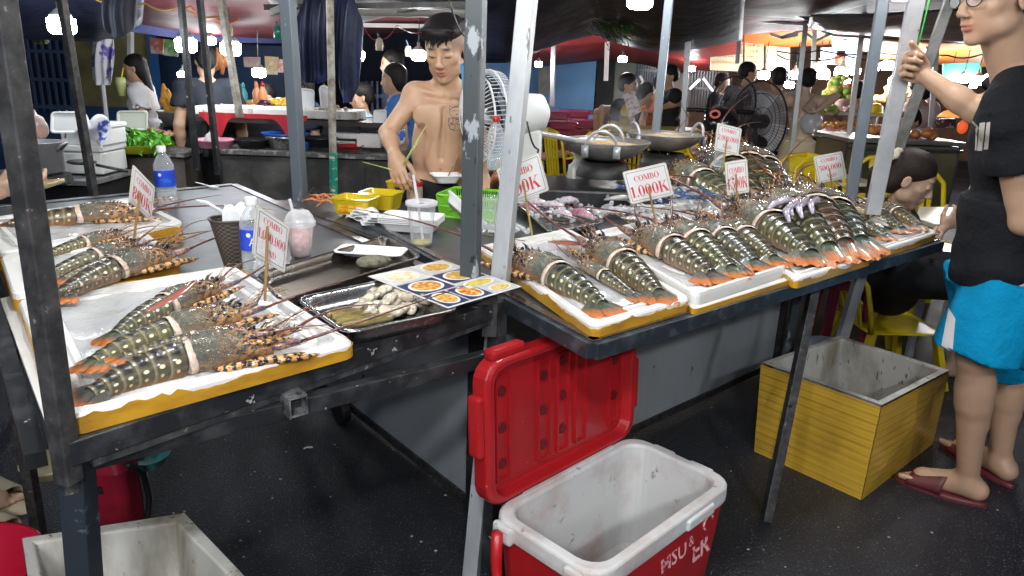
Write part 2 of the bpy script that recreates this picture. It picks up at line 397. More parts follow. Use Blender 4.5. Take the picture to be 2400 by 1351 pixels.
for i, (x0, x1, y1, Y, lb) in enumerate(((1895, 1848, 420, 6.4, 'thin tent pole between the striped shirt man and the woman in the long dress'), (2030, 1980, 390, 6.3, 'slim white pole in front of the corn stall'), (1735, 1728, 150, 8, 'short white tent pole beside the lit menu boards'), (1912, 1905, 180, 8.2, 'white tent pole over the fruit stall'), (2204, 2180, 310, 6.9, 'white pole near the seated man in maroon'), (1427, 1420, 190, 8.5, 'white hanging tube above the woman in yellow'), (1300, 1294, 250, 8.3, 'slim grey pole in front of the blue wall'), (306, 306, 200, 7.3, 'white pipe beside the woman with the drink'))):
 post(lb, (x0, 0 if y1 > 160 else 60), (x1, y1), Y, Y, .04 if Y < 7 else .045, galv if i % 2 == 0 else M('pale_tent_pole', (.6, .6, .58), .5))
t = thing('stall_post', 'whitish pole wrapped in green tape behind the yellow tubs', 'post', V(785, 480, 3.7), group='posts of the market stalls')
Wp('pole', MB().tube([V(772, -40, 3.7), V(783, 500, 3.7)], .019, 12), MATS['old_white_pole'], t)
Wp('green_tape', MB().tube([V(781, 358, 3.699), V(783, 490, 3.699)], .021, 12), M('green_tape', (.01, .25, .16), .4, col2=(.5, .52, .45), nscale=26, lo=.56, hi=.6, stretch=(1, 1, 2.5)), t)
o = solo('stall_post', MB().bar(V(2018, 640, 3.0), V(1968, 810, 3.0), .04), galv, 'pale metal leg beside the maroon stool', 'post', 'posts of the market stalls')
o = solo('iron_prop', MB().bar(H(92, 1255, 0), V(20, 820, 1.75), .03), dark_bare, 'thin dark iron prop standing behind the corner post near the slippers', 'prop')
# styrofoam lids and boards
def rrect(w, d, r, n=5):
 pts = []
 for cx, cy, a0 in ((w / 2 - r, -d / 2 + r, -90), (w / 2 - r, d / 2 - r, 0), (-w / 2 + r, d / 2 - r, 90), (-w / 2 + r, -d / 2 + r, 180)):
  for k in range(n + 1):
   a = rad(a0 + 90 * k / n); pts.append((cx + r * math.cos(a), cy + r * math.sin(a)))
 return pts
def loops(mb, L, fill=True, warp=None):
 """stack of rounded rectangles (w, d, r, z) joined into a skin"""
 vs, fs = [], []; n = 24
 for (w_, d_, r_, z) in L:
  for (x, y) in rrect(w_, d_, max(r_, .001)): vs.append((x, y, z + (warp(x, y) if warp else 0)))
 for i in range(len(L) - 1):
  for j in range(n):
   a = i * n + j; b = i * n + (j + 1) % n; fs.append((a, b, b + n, a + n))
 if fill: fs.append(tuple(range((len(L) - 1) * n, len(L) * n)))
 return mb.add(vs, fs)
def lid_frame(FL, FR, BR_, BL, z):
 P = [H(*p, z) for p in (FL, FR, BR_, BL)]
 c = sum(P, Vector()) / 4; x = ((P[1] - P[0]) + (P[2] - P[3])) / 2; y = ((P[3] - P[0]) + (P[2] - P[1])) / 2
 return c, x, y
def lid(FL, FR, BR_, BL, label, z=.857, h=.045, taped=True, tilt=0., name='foam_board', group='foam box lids used as display boards', wetfilm=True, plate=False, tape_h=.75):
 c, x, y = lid_frame(FL, FR, BR_, BL, z + h)
 w_, d_ = x.length, y.length; rot = Matrix.Identity(3)
 Q = [H(*p, z + h) - Vector((c.x, c.y, 0)) for p in (FL, FR, BR_, BL)]
 def mapq(mb):
  for i, (a, b, e) in enumerate(mb.v):
   s_, t_ = a / w_ + .5, b / d_ + .5
   p = (Q[0] * (1 - s_) + Q[1] * s_) * (1 - t_) + (Q[3] * (1 - s_) + Q[2] * s_) * t_
   mb.v[i] = (p.x, p.y, e)
  return mb
 t = thing(name, label, 'foam lid', (c.x, c.y, z), rot=Matrix.Identity(3), group=group)
 t.matrix_world = Matrix.Translation((c.x, c.y, z)) @ (rot @ Matrix.Rotation(tilt, 3, 'X')).to_4x4()
 mb = MB(); r_ = .03
 if plate: L = [(w_ - .02, d_ - .02, r_, 0), (w_ - .002, d_ - .002, r_, .006), (w_, d_, r_, h * .8), (w_ - .004, d_ - .004, r_, h), (w_ - .03, d_ - .03, r_, h), (w_ - .045, d_ - .045, r_, h - .012)]
 else: L = [(w_ - .008, d_ - .008, r_, 0), (w_, d_, r_, .004), (w_, d_, r_, h - .005), (w_ - .008, d_ - .008, r_, h), (w_ - .05, d_ - .05, r_, h), (w_ - .054, d_ - .054, r_, h - .014), (w_ - .095, d_ - .095, r_, h - .014),
   (w_ - .10, d_ - .10, r_, h - .004), (w_ - .125, d_ - .125, r_, h - .004), (w_ - .135, d_ - .135, r_, h - .016)]
 loops(mb, L, warp=lambda a, b: .0018 * noise.noise(Vector((a * 14, b * 14, c.x * 9))))
 part('foam_slab', mapq(mb), foam, t)
 if taped:
  tb = MB(); n = 24; o_ = rrect(w_ + .003, d_ + .003, r_ + .001, 8); o2 = rrect(w_ + .003 - .011, d_ + .003 - .011, r_, 8); k = len(o_); vs = []; fs = []
  hh = [h * tape_h * (1 + .20 * noise.noise(Vector((p[0] * 9, p[1] * 9, c.y * 7)))) for p in o_]
  O, I, Hh = [], [], []
  for i in range(k):
   a, b = Vector(o_[i]), Vector(o_[(i + 1) % k]); L_ = (b - a).length; m_ = max(1, int(L_ / .012))
   for j in range(m_):
    p = a.lerp(b, j / m_); O.append(p)
    zz = h * tape_h + .011 * noise.noise(Vector((p.x * 11, p.y * 11, c.y * 7))) + .006 * noise.noise(Vector((p.x * 60, p.y * 60, 3))); Hh.append(min(h + .0035, max(.012, zz)))
  k = len(O)
  for i in range(k): vs.append((O[i].x, O[i].y, .001)); vs.append((O[i].x, O[i].y, Hh[i] if Hh[i] < h - .002 else h + .0012))
  for i in range(k): a = 2 * i; b = 2 * ((i + 1) % k); fs.append((a, b, b + 1, a + 1))
  tb.add(vs, fs); tp = part('tape_wrap', mapq(tb), tape, t, solid=.0016)
 if wetfilm:
  fw, fd = w_ * .86, d_ * .80; sx = R.uniform(-.01, .02)
  def fn(u_, v_):
   a, b = (u_ - .5) * fw + sx, (v_ - .5) * fd
   zz = .0052 * noise.noise(Vector((a * 16, b * 16, c.x * 5))) + .006 * abs(noise.noise(Vector((a * 7 + b * 9, b * 5 - a * 3, c.y * 5)))) + .003 * abs(noise.noise(Vector((a * 40, b * 40, 2))))
   e = max(abs(u_ - .5), abs(v_ - .5)) * 2
   return (a + .012 * noise.noise(Vector((b * 12, c.x, 1))), b + .012 * noise.noise(Vector((a * 12, c.y, 4))), h - .013 + zz + (.004 if e > .8 else 0))
  fb = MB(); fb.smooth = True; fb.grid(fn, 34, 26); part('plastic_sheet', mapq(fb), film, t)
 return t
LID1 = lid((146, 984), (836, 802), (548, 622), (40, 700), 'large near left foam lid with ochre tape sides under the biggest spotted lobster', tape_h=.8, h=.032)
LID2 = lid((30, 690), (425, 606), (345, 545), (0, 598), 'foam lid with wet film between the near lid and the back left lid', z=.857, h=.05)
LID3 = lid((0, 592), (432, 520), (310, 462), (-60, 515), 'back left foam lid with yellow tape beside the clear water bottle', z=.857, h=.055)
RL1 = lid((1392, 765), (1622, 700), (1335, 535), (1120, 576), 'front right foam lid with orange tape at the corner of the right table', h=.032, tape_h=.7)
RL2 = lid((1630, 690), (1848, 622), (1590, 500), (1380, 545), 'thick grey foam tray holding the second row of lobsters', h=.042, taped=False, plate=True, group='foam boards on the right table')
RL2b = lid((1625, 728), (1905, 640), (1830, 590), (1590, 690), 'wet white foam sheet with ochre edge poking out under the second lobster tray', z=.856, h=.014, wetfilm=False, taped=True, group='foam boards on the right table')
RL3 = lid((1865, 655), (2045, 600), (1830, 470), (1660, 505), 'white foam board under the third row with octopus arms', h=.030, group='foam boards on the right table')
RL4 = lid((2010, 603), (2198, 545), (2040, 462), (1880, 487), 'far right foam board with orange tape and white shellfish', h=.032, group='foam boards on the right table')
RL5 = lid((1700, 505), (1880, 475), (1745, 385), (1575, 405), 'raised foam board at the back under the 2.000.000 price sign', z=.870, h=.04, group='foam boards on the right table', taped=False)
RL6 = lid((1500, 490), (1660, 470), (1560, 405), (1410, 420), 'foam board with iced blue clawed prawns behind the 1.000K sign', z=.86, h=.035, taped=False, group='foam boards on the right table')
# lobsters
def shell_mat():
 t = NT('spotted_shell'); oi = t.node('ShaderNodeObjectInfo'); tint = oi.outputs['Color']
 uvn = t.node('ShaderNodeUVMap'); sp = t.node('ShaderNodeSeparateXYZ'); t.link(uvn.outputs[0], sp.inputs[0]); u, v = sp.outputs[0], sp.outputs[1]
 co = t.coord('Object')
 c = t.mix(t.ramp(t.noise(co, 28, 5), .38, .68), t.mix(.75, (.22, .185, .095), tint, 'MIX'), (.06, .065, .04))
 w_ = t.math('ABSOLUTE', t.math('SUBTRACT', u, .5))
 belt = t.math('MULTIPLY', t.ramp(t.math('ABSOLUTE', t.math('SUBTRACT', v, .52)), .30, .16), t.ramp(t.math('ADD', w_, t.math('MULTIPLY', t.noise(co, 40, 2), .1)), .26, .20))
 c = t.mix(t.math('MULTIPLY', belt, .85), c, (.010, .012, .016))
 c = t.mix(t.ramp(v, .80, .90, 0, .45), c, (.40, .34, .19))
 c = t.mix(t.ramp(v, .12, .02, 0, .8), c, (.01, .012, .01))
 def spot(c, u0, v0, ru, rv, col):
  a = t.math('DIVIDE', t.math('SUBTRACT', w_, u0), ru); b = t.math('DIVIDE', t.math('SUBTRACT', v, v0), rv)
  d = t.math('ADD', t.math('MULTIPLY', a, a), t.math('MULTIPLY', b, b))
  return t.mix(t.ramp(d, 1.25, .75), c, col)
 c = spot(c, .27, .55, .030, .15, (.80, .74, .50))
 c = spot(c, .40, .60, .022, .10, (.70, .50, .26))
 c = t.mix(t.ramp(w_, .40, .5, 0, .75), c, (.36, .14, .04))
 t.color(c); t.set(Roughness=.28); t.b.inputs['Coat Weight'].default_value = .42; t.b.inputs['Coat Roughness'].default_value = .06
 t.bump(t.noise(co, 70, 4), .35, .003); return t.m
def carapace_mat():
 t = NT('carapace_shell'); oi = t.node('ShaderNodeObjectInfo'); co = t.coord('Object')
 uvn = t.node('ShaderNodeUVMap'); sp = t.node('ShaderNodeSeparateXYZ'); t.link(uvn.outputs[0], sp.inputs[0]); u, v = sp.outputs[0], sp.outputs[1]
 c = t.mix(t.ramp(t.noise(co, 22, 5), .35, .65), t.mix(.5, oi.outputs['Color'], (.24, .24, .19)), (.085, .09, .075))
 front = t.ramp(v, .22, .70)
 c = t.mix(t.math('MULTIPLY', front, t.ramp(t.noise(co, 44, 3), .47, .51)), c, (.58, .29, .10))
 c = t.mix(t.math('MULTIPLY', front, t.ramp(t.noise(co, 33, 3), .52, .55)), c, (.018, .03, .06))
 w_ = t.math('ABSOLUTE', t.math('SUBTRACT', u, .5))
 c = t.mix(t.ramp(w_, .24, .36, 0, .8), c, (.42, .24, .10))
 c = t.mix(t.ramp(t.voro(co, 80), .08, .24, .9, 0), c, (.60, .36, .16)); c = t.mix(t.ramp(t.noise(co, 9, 3), .5, .7, 0, .6), c, (.10, .055, .035))
 t.color(c); t.set(Roughness=.16); t.b.inputs['Coat Weight'].default_value = .42; t.b.inputs['Coat Roughness'].default_value = .06
 t.bump(t.math('ADD', t.math('MULTIPLY', t.voro(co, 150), -1), t.noise(co, 60, 3)), .6, .004); return t.m
def band_mat(name, a, b, sc_=9.):
 t = NT(name); co = t.coord('Object'); uvn = t.node('ShaderNodeUVMap'); sp = t.node('ShaderNodeSeparateXYZ'); t.link(uvn.outputs[0], sp.inputs[0])
 f = t.math('FRACT', t.math('ADD', t.math('MULTIPLY', sp.outputs[1], sc_), t.math('MULTIPLY', t.noise(co, 70, 3), 1.6)))
 c = t.mix(t.ramp(f, .44, .56), a, b); t.color(c); t.set(Roughness=.28); t.b.inputs['Coat Weight'].default_value = .5; t.b.inputs['Coat Roughness'].default_value = .1
 return t.m
def fan_mat():
 t = NT('tail_fan_blade'); oi = t.node('ShaderNodeObjectInfo'); co = t.coord('Object'); uvn = t.node('ShaderNodeUVMap'); sp = t.node('ShaderNodeSeparateXYZ'); t.link(uvn.outputs[0], sp.inputs[0])
 f = t.math('ADD', sp.outputs[1], t.math('MULTIPLY', t.math('SUBTRACT', t.noise(co, 60, 3), .5), .35))
 c = t.mix(t.ramp(f, .46, .80), t.mix(t.ramp(t.noise(co, 45, 3), .4, .6), oi.outputs['Color'], (.05, .06, .05)), (.52, .15, .03))
 c = t.mix(t.ramp(f, .93, 1.0, 0, .5), c, (.85, .42, .18))
 t.color(c); t.set(Roughness=.4); t.b.inputs['Coat Weight'].default_value = .15
 wv = t.math('SINE', t.math('MULTIPLY', sp.outputs[0], 60.)); t.bump(wv, .25, .001); return t.m
SHELL, CARA, FAN = shell_mat(), carapace_mat(), fan_mat()
LEG = band_mat('banded_leg', (.62, .32, .10), (.018, .016, .022), 7.)
ANT = M('antenna_brown', (.20, .055, .035), .3, col2=(.035, .015, .012), nscale=25)
ANTB = M('antenna_base_shell', (.10, .07, .12), .3, col2=(.42, .22, .09), nscale=45, lo=.48, hi=.56, coat=.4, col3=(.6, .5, .4), n3=120, lo3=.66, hi3=.68)
FLESH = M('pale_flesh', (.66, .48, .38), .3, col2=(.75, .66, .56), nscale=40, coat=.4, sss=.3, bump=.3, bscale=90)
EYE = M('lobster_eye', (.01, .01, .012), .1, coat=.8)
def lobster_parts(bend=0., curl=.5, spread=1., legs='banded', seed=1, slim=1., prawn=False):
 """list of (name, mesh, material); the body is 1 m long before scaling, head towards +X, back up"""
 rr = random.Random(seed); out = []
 def cl(x):
  if x >= 0: return Vector((x, -bend * x * x * .35, 0)), -bend * x * .7, 0.
  s_ = -x; a = bend * s_ * 1.8; n_ = 24; p = Vector(); st = s_ / n_
  for k in range(n_):
   q = (k + .5) * st; p += Vector((-math.cos(bend * q * 1.8), -math.sin(bend * q * 1.8), -curl * max(0, q - .14) * .0)) * st
  return p, a, 0.
 def place(x, y, z):
  p, a, _ = cl(x); c_, s_ = math.cos(a), math.sin(a)
  return Vector((p.x - s_ * y, p.y + c_ * y, p.z + z))
 hw = lambda x: slim * (.090 * (1 - .60 * (min(.46, -x) / .46) ** 1.5) if x < 0 else .102 * math.sin(PI * min(1, .52 + x * .9)) ** .6)
 mb = SB(); nu, nv = 26, 18
 def fc(u_, v_):
  x = .015 + .40 * v_; a = (u_ - .5) * 2 * rad(150); W = hw(0) * (1.12 - .09 * max(0, 1 - v_ * 7)) * (1 - .42 * max(0, v_ - .35) ** 1.35 * 1.6) * (.97 + .03 * math.cos(v_ * 30 * (v_ < .1)))
  hgt = W * (1.02 if v_ < .8 else .95)
  z = math.cos(a) * hgt; y = math.sin(a) * W
  groove = .010 * math.exp(-((v_ - .48) / .035) ** 2) * (.5 + .5 * math.cos(a))
  z -= groove
  if z < -.03: z = -.03 - (-.03 - z) * .35
  b_ = .004 * noise.noise(Vector((x * 40, a * 4, seed))) * (1 + 2 * v_)
  return place(x, y * (1 + b_ * 5), z + b_ + .062)
 mb.grid(fc, nu, nv)
 mb.tube([place(.40, 0, .07), place(.435, 0, .068), place(.45, 0, .06)], [hw(0) * .62, hw(0) * .4, .012], 12, uv=True)
 out.append(('carapace', mb, CARA))
 mb = SB()
 for k in range(26 if not prawn else 6):
  v_ = rr.uniform(.4, .98); u_ = rr.uniform(.22, .78); p = fc(u_, v_); q = fc(u_, min(1, v_ + .1)); nn = (p - place(.015 + .4 * v_, 0, .04)).normalized()
  L = rr.uniform(.012, .03); mb.tube([p - nn * .003, p + nn * L * .6 + (q - p).normalized() * L * .4, p + nn * L * .7 + (q - p).normalized() * L], [.006, .003, .0006], 5)
 for s_ in (-1, 1):
  p = place(.37, s_ * .038, .12); mb.tube([p, p + Vector((.03, s_ * .004, .035)), p + Vector((.075, 0, .05))], [.013, .009, .001], 6)
 out.append(('spine_cluster', mb, LEG))
 mb = SB()
 def ff(u_, v_):
  a = u_ * 2 * PI; bulge = 1.04 + .07 * math.sin(v_ * PI); W = hw(0) * bulge
  zz = math.cos(a) * W * .95; zz = max(zz, -.045)
  return place(.030 - (.040 + .018 * noise.noise(Vector((a, seed, 2)))) * v_, math.sin(a) * W, zz + .056 + .004 * noise.noise(Vector((a * 2, v_ * 4, seed))))
 mb.grid(ff, 20, 4); out.append(('flesh_collar', mb, FLESH))
 n = 6; x0 = -.012; segL = [.078, .078, .076, .072, .066, .06]; x = x0
 for k in range(n):
  L = segL[k]; mb = SB()
  def fs_(u_, v_, x=x, L=L, k=k):
   xx = x - L * 1.16 * v_; a = (u_ - .5) * 2 * rad(118); W = hw(xx) * (.955 + .085 * math.sin(PI * min(1, v_ * .62 + .08)))
   z = math.cos(a) * W * .98; y = math.sin(a) * W * 1.02
   e = abs(u_ - .5) * 2
   if e > .80: z -= .022 * (e - .8) / .2 * (1 - abs(v_ - .6)); xx -= .012 * (e - .8) / .2
   gr = -.004 if .18 < v_ < .30 else 0
   zc = .62 * hw(xx) + .002
   return place(xx, y, max(z, -zc + .002) + zc + gr + (.0 if v_ < .9 else .003))
  mb.grid(fs_, 22, 7)
  if k == n - 1: mb.ell(place(x - L * 1.05, 0, .022), (.03, hw(x - L) * .98, .026), n=12, k=6)
  out.append(('tail_plate', mb, SHELL)); x -= L
 mb = SB()
 def fu(u_, v_):
  xx = .38 - .80 * v_; a = u_ * 2 * PI; W = hw(min(xx, 0) if xx < 0 else 0) * .9
  if xx > .2: W *= 1 - (xx - .2) * 1.6
  return place(xx, math.sin(a) * W, max(math.cos(a) * W * .9, -.6 * W) + (.62 * W if xx < .02 else .052))
 mb.grid(fu, 12, 12); out.append(('underside', mb, FLESH if not prawn else M('shell_under', (.12, .11, .07), .4)))
 for k, a in enumerate((-38, -19, 0, 19, 38)):
  a = rad(a * spread); mb = SB(); L = .155 if k in (1, 3) else (.15 if k == 2 else .135); w0 = .030; w1 = .052 if k != 2 else .045
  def fb_(u_, v_, a=a, L=L, w1=w1, k=k):
   ww = (w0 + (w1 - w0) * v_) * (math.sin(PI * min(1, .5 + (1 - v_) * 3)) if v_ > .84 else 1) * (1 if v_ < .86 else max(.25, 1 - ((v_ - .86) / .14) ** 2 * .75))
   lx, ly = v_ * L, (u_ - .5) * 2 * ww; bx = -.425 + (0 if k == 2 else .015)
   px = bx - (lx * math.cos(a) - ly * math.sin(a)); py = lx * math.sin(a) * 1.0 + ly * math.cos(a) + math.sin(a) * .045
   z = .028 * (1 - v_) + .008 * math.cos((u_ - .5) * 3) + (.012 if k == 2 else (.006 if k in (1, 3) else 0)) - .02 * v_
   return place(px, py * slim, z + .012 + curl * .09 * v_ * 0.)
  mb.grid(fb_, 8, 10); out.append(('tail_fan_blade', mb, FAN))
 for s_ in (-1, 1):
  mb = SB(); mb.ell(place(.42, s_ * .03, .135), .013, n=8, k=6); out.append(('eye', mb, EYE))
  mb = SB(); j = rr.uniform(-.02, .02)
  pts = [place(.39, s_ * .04, .065), place(.44, s_ * .058, .075), place(.50, s_ * .07 + j, .085), place(.55, s_ * .078 + j, .09)]
  if prawn: mb.tube(pts, [.012, .012, .010, .005], 8, uv=True)
  else: mb.tube(pts, [.030, .034, .028, .020], 9, uv=True, flat=.8)
  if not prawn:
   for q in range(5):
    b_ = pts[1].lerp(pts[3], q / 4); mb.tube([b_ + Vector((0, s_ * .02, .01)), b_ + Vector((.012, s_ * .036, .022))], [.005, .0008], 4)
  out.append(('antenna_base', mb, ANTB))
  mb = SB(); e = pts[-1]; d0 = Vector((1, s_ * rr.uniform(.05, .9), rr.uniform(.15, .4))); L = rr.uniform(.45, .85); P_ = []; nn = 14
  sw = rr.uniform(-.8, .8); up = rr.uniform(-.35, .0)
  for q in range(nn + 1):
   f = q / nn; P_.append(e + d0 * (L * f) + Vector((0, sw * f * f * L, up * f * f * L)))
   P_[-1].z = max(P_[-1].z, .012)
  mb.tube(P_, [.0085 * (1 - f / nn) + .0012 for f in range(nn + 1)], 6, uv=True); out.append(('antenna', mb, ANT))
  for q in range(2):
   mb = SB(); e = place(.43, s_ * .015, .08); d1 = Vector((.5, s_ * (.05 + .16 * q), .12 + .10 * rr.random())); c1 = rr.uniform(-.12, .12)
   mb.tube([e + d1 * f * .62 + Vector((0, c1 * f * f, .05 * math.sin(f * 3) - .06 * f * f)) for f in [i / 8 for i in range(9)]], [.0032 - .0002 * i for i in range(9)], 4, uv=True); out.append(('feeler', mb, LEG))
 nl = 5 if not prawn else 4
 for s_ in (-1, 1):
  for k in range(nl):
   mb = SB(); bx = .34 - k * .065; o_ = place(bx, s_ * .06, .015)
   if prawn: kn = o_ + Vector((.05, s_ * .05, .0)); ft = kn + Vector((.14 - .04 * k, s_ * .01, -.01)); tip = ft + Vector((.05, -s_ * .01, 0)); r_ = (.007, .006, .004, .001)
   else:
    kn = o_ + Vector((.075 + rr.uniform(-.02, .02), s_ * (.10 - k * .006), rr.uniform(.01, .035))); ft = kn + Vector((.13 + rr.uniform(-.05, .04), s_ * rr.uniform(-.035, .03), -.012)); tip = ft + Vector((.085, -s_ * rr.uniform(0, .04), -.015)); r_ = (.019, .018, .014, .002)
   for q in (kn, ft, tip): q.z = max(q.z, .012)
   mb.tube([o_, o_.lerp(kn, .6), kn, kn.lerp(ft, .5), ft, ft.lerp(tip, .6), tip], [r_[0], r_[0], r_[1] * 1.15, r_[1], r_[2] * 1.15, r_[2] * .7, r_[3]], 7, uv=True)
   out.append(('leg', mb, LEG if not prawn else FAN))
 return out
_lcache = {}
def lobster(key, tail, head, z, label, tint, cat='lobster', group='spiny lobsters laid out on the boards', roll=0., width=1., pitch=0., **kw):
 """tail, head: pixels of the tail tip and of the front of the head on the plane z"""
 a, b = H(*tail, z + .02), H(*head, z + .05); d = b - a; d.z = 0; L = d.length / .99
 if key not in _lcache: _lcache[key] = [(n, mb.mesh(n, m_)) for n, mb, m_ in lobster_parts(**kw)]
 o = a + d * (.56); rz = math.atan2(d.y, d.x)
 t = bpy.data.objects.new('spiny_lobster' if cat == 'lobster' else 'prawn', None); COL.objects.link(t)
 t.matrix_world = Matrix.Translation((o.x, o.y, z)) @ Matrix.Rotation(rz, 4, 'Z') @ Matrix.Rotation(pitch, 4, 'Y') @ Matrix.Rotation(roll, 4, 'X') @ Matrix.Diagonal((L, L * width * .88, L * width * .88, 1))
 tag(t, label, cat, group)
 for n, me in _lcache[key]:
  c = bpy.data.objects.new(n, me); COL.objects.link(c); c.parent = t; c.color = (*tint, 1)
  if n == 'spine_cluster': c['kind'] = 'stuff'
 return t
ol, bl, br_, gr, dk = (.13, .135, .06), (.07, .11, .12), (.17, .085, .045), (.11, .13, .085), (.075, .065, .05)
zl = .888
A1 = dict(bend=.55, curl=.5, seed=3, spread=1.1); A2 = dict(bend=-.45, curl=.6, seed=5, spread=.9); A3 = dict(bend=.05, curl=.45, seed=8, spread=1.15); A4 = dict(bend=-.12, curl=.5, seed=11, spread=1.3)
lobster('A1', (128, 900), (635, 760), zl + .004, 'largest near lobster, with a brown spotted tail and thick banded legs', dk, width=1.12, roll=.18, **A1)
lobster('A2', (140, 845), (560, 700), zl + .01, 'green brown lobster lying just behind the largest one, dark spots on its tail', ol, width=1.0, roll=-.1, bend=.5, curl=.5, seed=21)
lobster('A3', (205, 785), (500, 640), zl + .012, 'smallest olive lobster at the back of the near left lid', gr, width=.95, bend=.42, curl=.5, seed=31)
lobster('A4', (245, 815), (598, 735), zl + .035, 'olive lobster lying on top between the two foremost left lobsters', (.15, .12, .06), width=.85, bend=.35, curl=.5, seed=27)
lobster('B4', (110, 645), (352, 556), zl + .03, 'brownish lobster lying on top of the middle left group', (.14, .09, .06), width=.8, bend=.25, curl=.5, seed=45)
lobster('P1', (172, 828), (400, 722), zl + .022, 'slim dark blue tailed prawn squeezed between the near left lobsters', (.05, .09, .12), cat='prawn', group='tiger prawns among the lobsters', width=.62, bend=.2, curl=.3, seed=4, prawn=True, slim=.8)
lobster('B1', (80, 690), (385, 572), zl + .006, 'dark lobster with a maroon carapace in front on the middle left lid', dk, width=1.05, bend=.35, curl=.5, seed=41)
lobster('B2', (75, 640), (310, 545), zl + .012, 'green spotted lobster in the middle left group below the 800K sign', gr, width=.85, bend=.2, curl=.5, seed=51)
lobster('B3', (75, 592), (270, 520), zl + .012, 'small olive lobster lying behind the green one on the middle left lid', ol, width=.85, bend=.2, curl=.5, seed=61)
lobster('P1', (92, 675), (245, 605), zl + .03, 'slim blue prawn lying over the middle left lobsters', (.05, .08, .12), cat='prawn', group='tiger prawns among the lobsters', width=.6, bend=.2, curl=.3, seed=4, prawn=True, slim=.8)
lobster('C1', (-20, 520), (330, 478), zl + .012, 'reddish brown lobster on the back left lid next to the 800K sign', br_, width=1.0, bend=.1, curl=.5, seed=71)
zr = .880
lobster('R1', (1455, 722), (1215, 590), zr, 'large green lobster with orange tail fan nearest the right table corner', (.10, .125, .085), width=1.12, bend=-.18, curl=.35, seed=81, spread=1.25)
lobster('P2', (1505, 690), (1362, 585), zr + .004, 'slender grey green prawn between the two lobsters of the front right lid', (.09, .10, .075), cat='prawn', group='tiger prawns among the lobsters', width=.75, bend=0, curl=.2, seed=9, prawn=True, slim=.9)
lobster('R3', (1575, 698), (1395, 560), zr + .004, 'smaller olive lobster with raised orange legs on the front right lid', (.13, .12, .07), width=1.05, bend=-.1, curl=.4, seed=91)
zr2 = .892
lobster('A3r', (1700, 652), (1500, 535), zr2, 'brown blue lobster with bright orange fan first on the grey foam tray', (.12, .10, .085), width=1.15, bend=-.1, curl=.4, seed=8, spread=1.15)
lobster('A4r', (1745, 640), (1570, 520), zr2, 'light green lobster second on the grey foam tray', (.12, .15, .07), width=1.05, bend=-.12, curl=.4, seed=11, spread=1.0)
lobster('P2', (1762, 628), (1640, 540), zr2 + .01, 'thin blue prawn lying between lobsters on the grey foam tray', (.05, .09, .13), cat='prawn', group='tiger prawns among the lobsters', width=.7, bend=0, curl=.2, seed=9, prawn=True, slim=.9)
lobster('A3r', (1795, 622), (1640, 515), zr2, 'bluish lobster third on the grey foam tray', (.08, .11, .12), width=1.05, bend=-.1, curl=.4, seed=8, spread=1.15)
lobster('A4r', (1840, 612), (1690, 512), zr2, 'olive lobster with red fan at the right end of the grey foam tray', (.13, .13, .06), width=1.05, bend=-.12, curl=.4, seed=11, spread=1.0)
zr3 = .884
lobster('R1', (1945, 612), (1728, 487), zr3, 'big green black lobster first in the third row beside the foam sheet', (.11, .12, .07), width=1.05, bend=-.18, curl=.35, seed=81, spread=1.25)
lobster('A4r', (1980, 602), (1802, 467), zr3 + .004, 'green lobster second in the third row below the octopus arms', (.12, .14, .06), width=1.0, bend=-.12, curl=.4, seed=11, spread=1.0)
lobster('A3r', (2014, 594), (1852, 460), zr3 + .006, 'reddish brown lobster third in the third row', (.20, .075, .04), width=.98, bend=-.1, curl=.4, seed=8, spread=1.15)
lobster('R3', (2046, 582), (1905, 466), zr3, 'blue green lobster at the right end of the third row', (.08, .12, .10), width=1.05, bend=-.1, curl=.4, seed=91)
lobster('A3r', (2098, 552), (1955, 488), zr3, 'dark lobster with orange fan in front of the shellfish on the last board', (.10, .11, .08), width=1.05, bend=-.1, curl=.4, seed=8, spread=1.15)
lobster('A4r', (2135, 537), (2015, 472), zr3, 'small olive lobster second on the last right board', (.12, .12, .06), width=.95, bend=-.12, curl=.4, seed=11, spread=1.0)
lobster('R3', (2175, 530), (2062, 468), zr3, 'small brown lobster at the far right edge of the last board', (.15, .10, .05), width=.95, bend=-.1, curl=.4, seed=91)
zr5 = .905
for (ta, he, lb, tn, k_) in (((1770, 490), (1575, 395), 'pale green lobster first on the raised back board', (.13, .15, .08), 'R1'), ((1812, 484), (1655, 375), 'spotted lobster partly behind the 1.500K sign', (.10, .12, .08), 'A4r'), ((1845, 478), (1700, 372), 'green lobster with bright plates beside the 1.500K sign', (.12, .15, .07), 'A3r'), ((1878, 470), (1742, 376), 'lobster at the right side of the raised back board', (.14, .12, .08), 'R3')):
 lobster(k_, ta, he, zr5, lb, tn, width=.82, pitch=-.03)
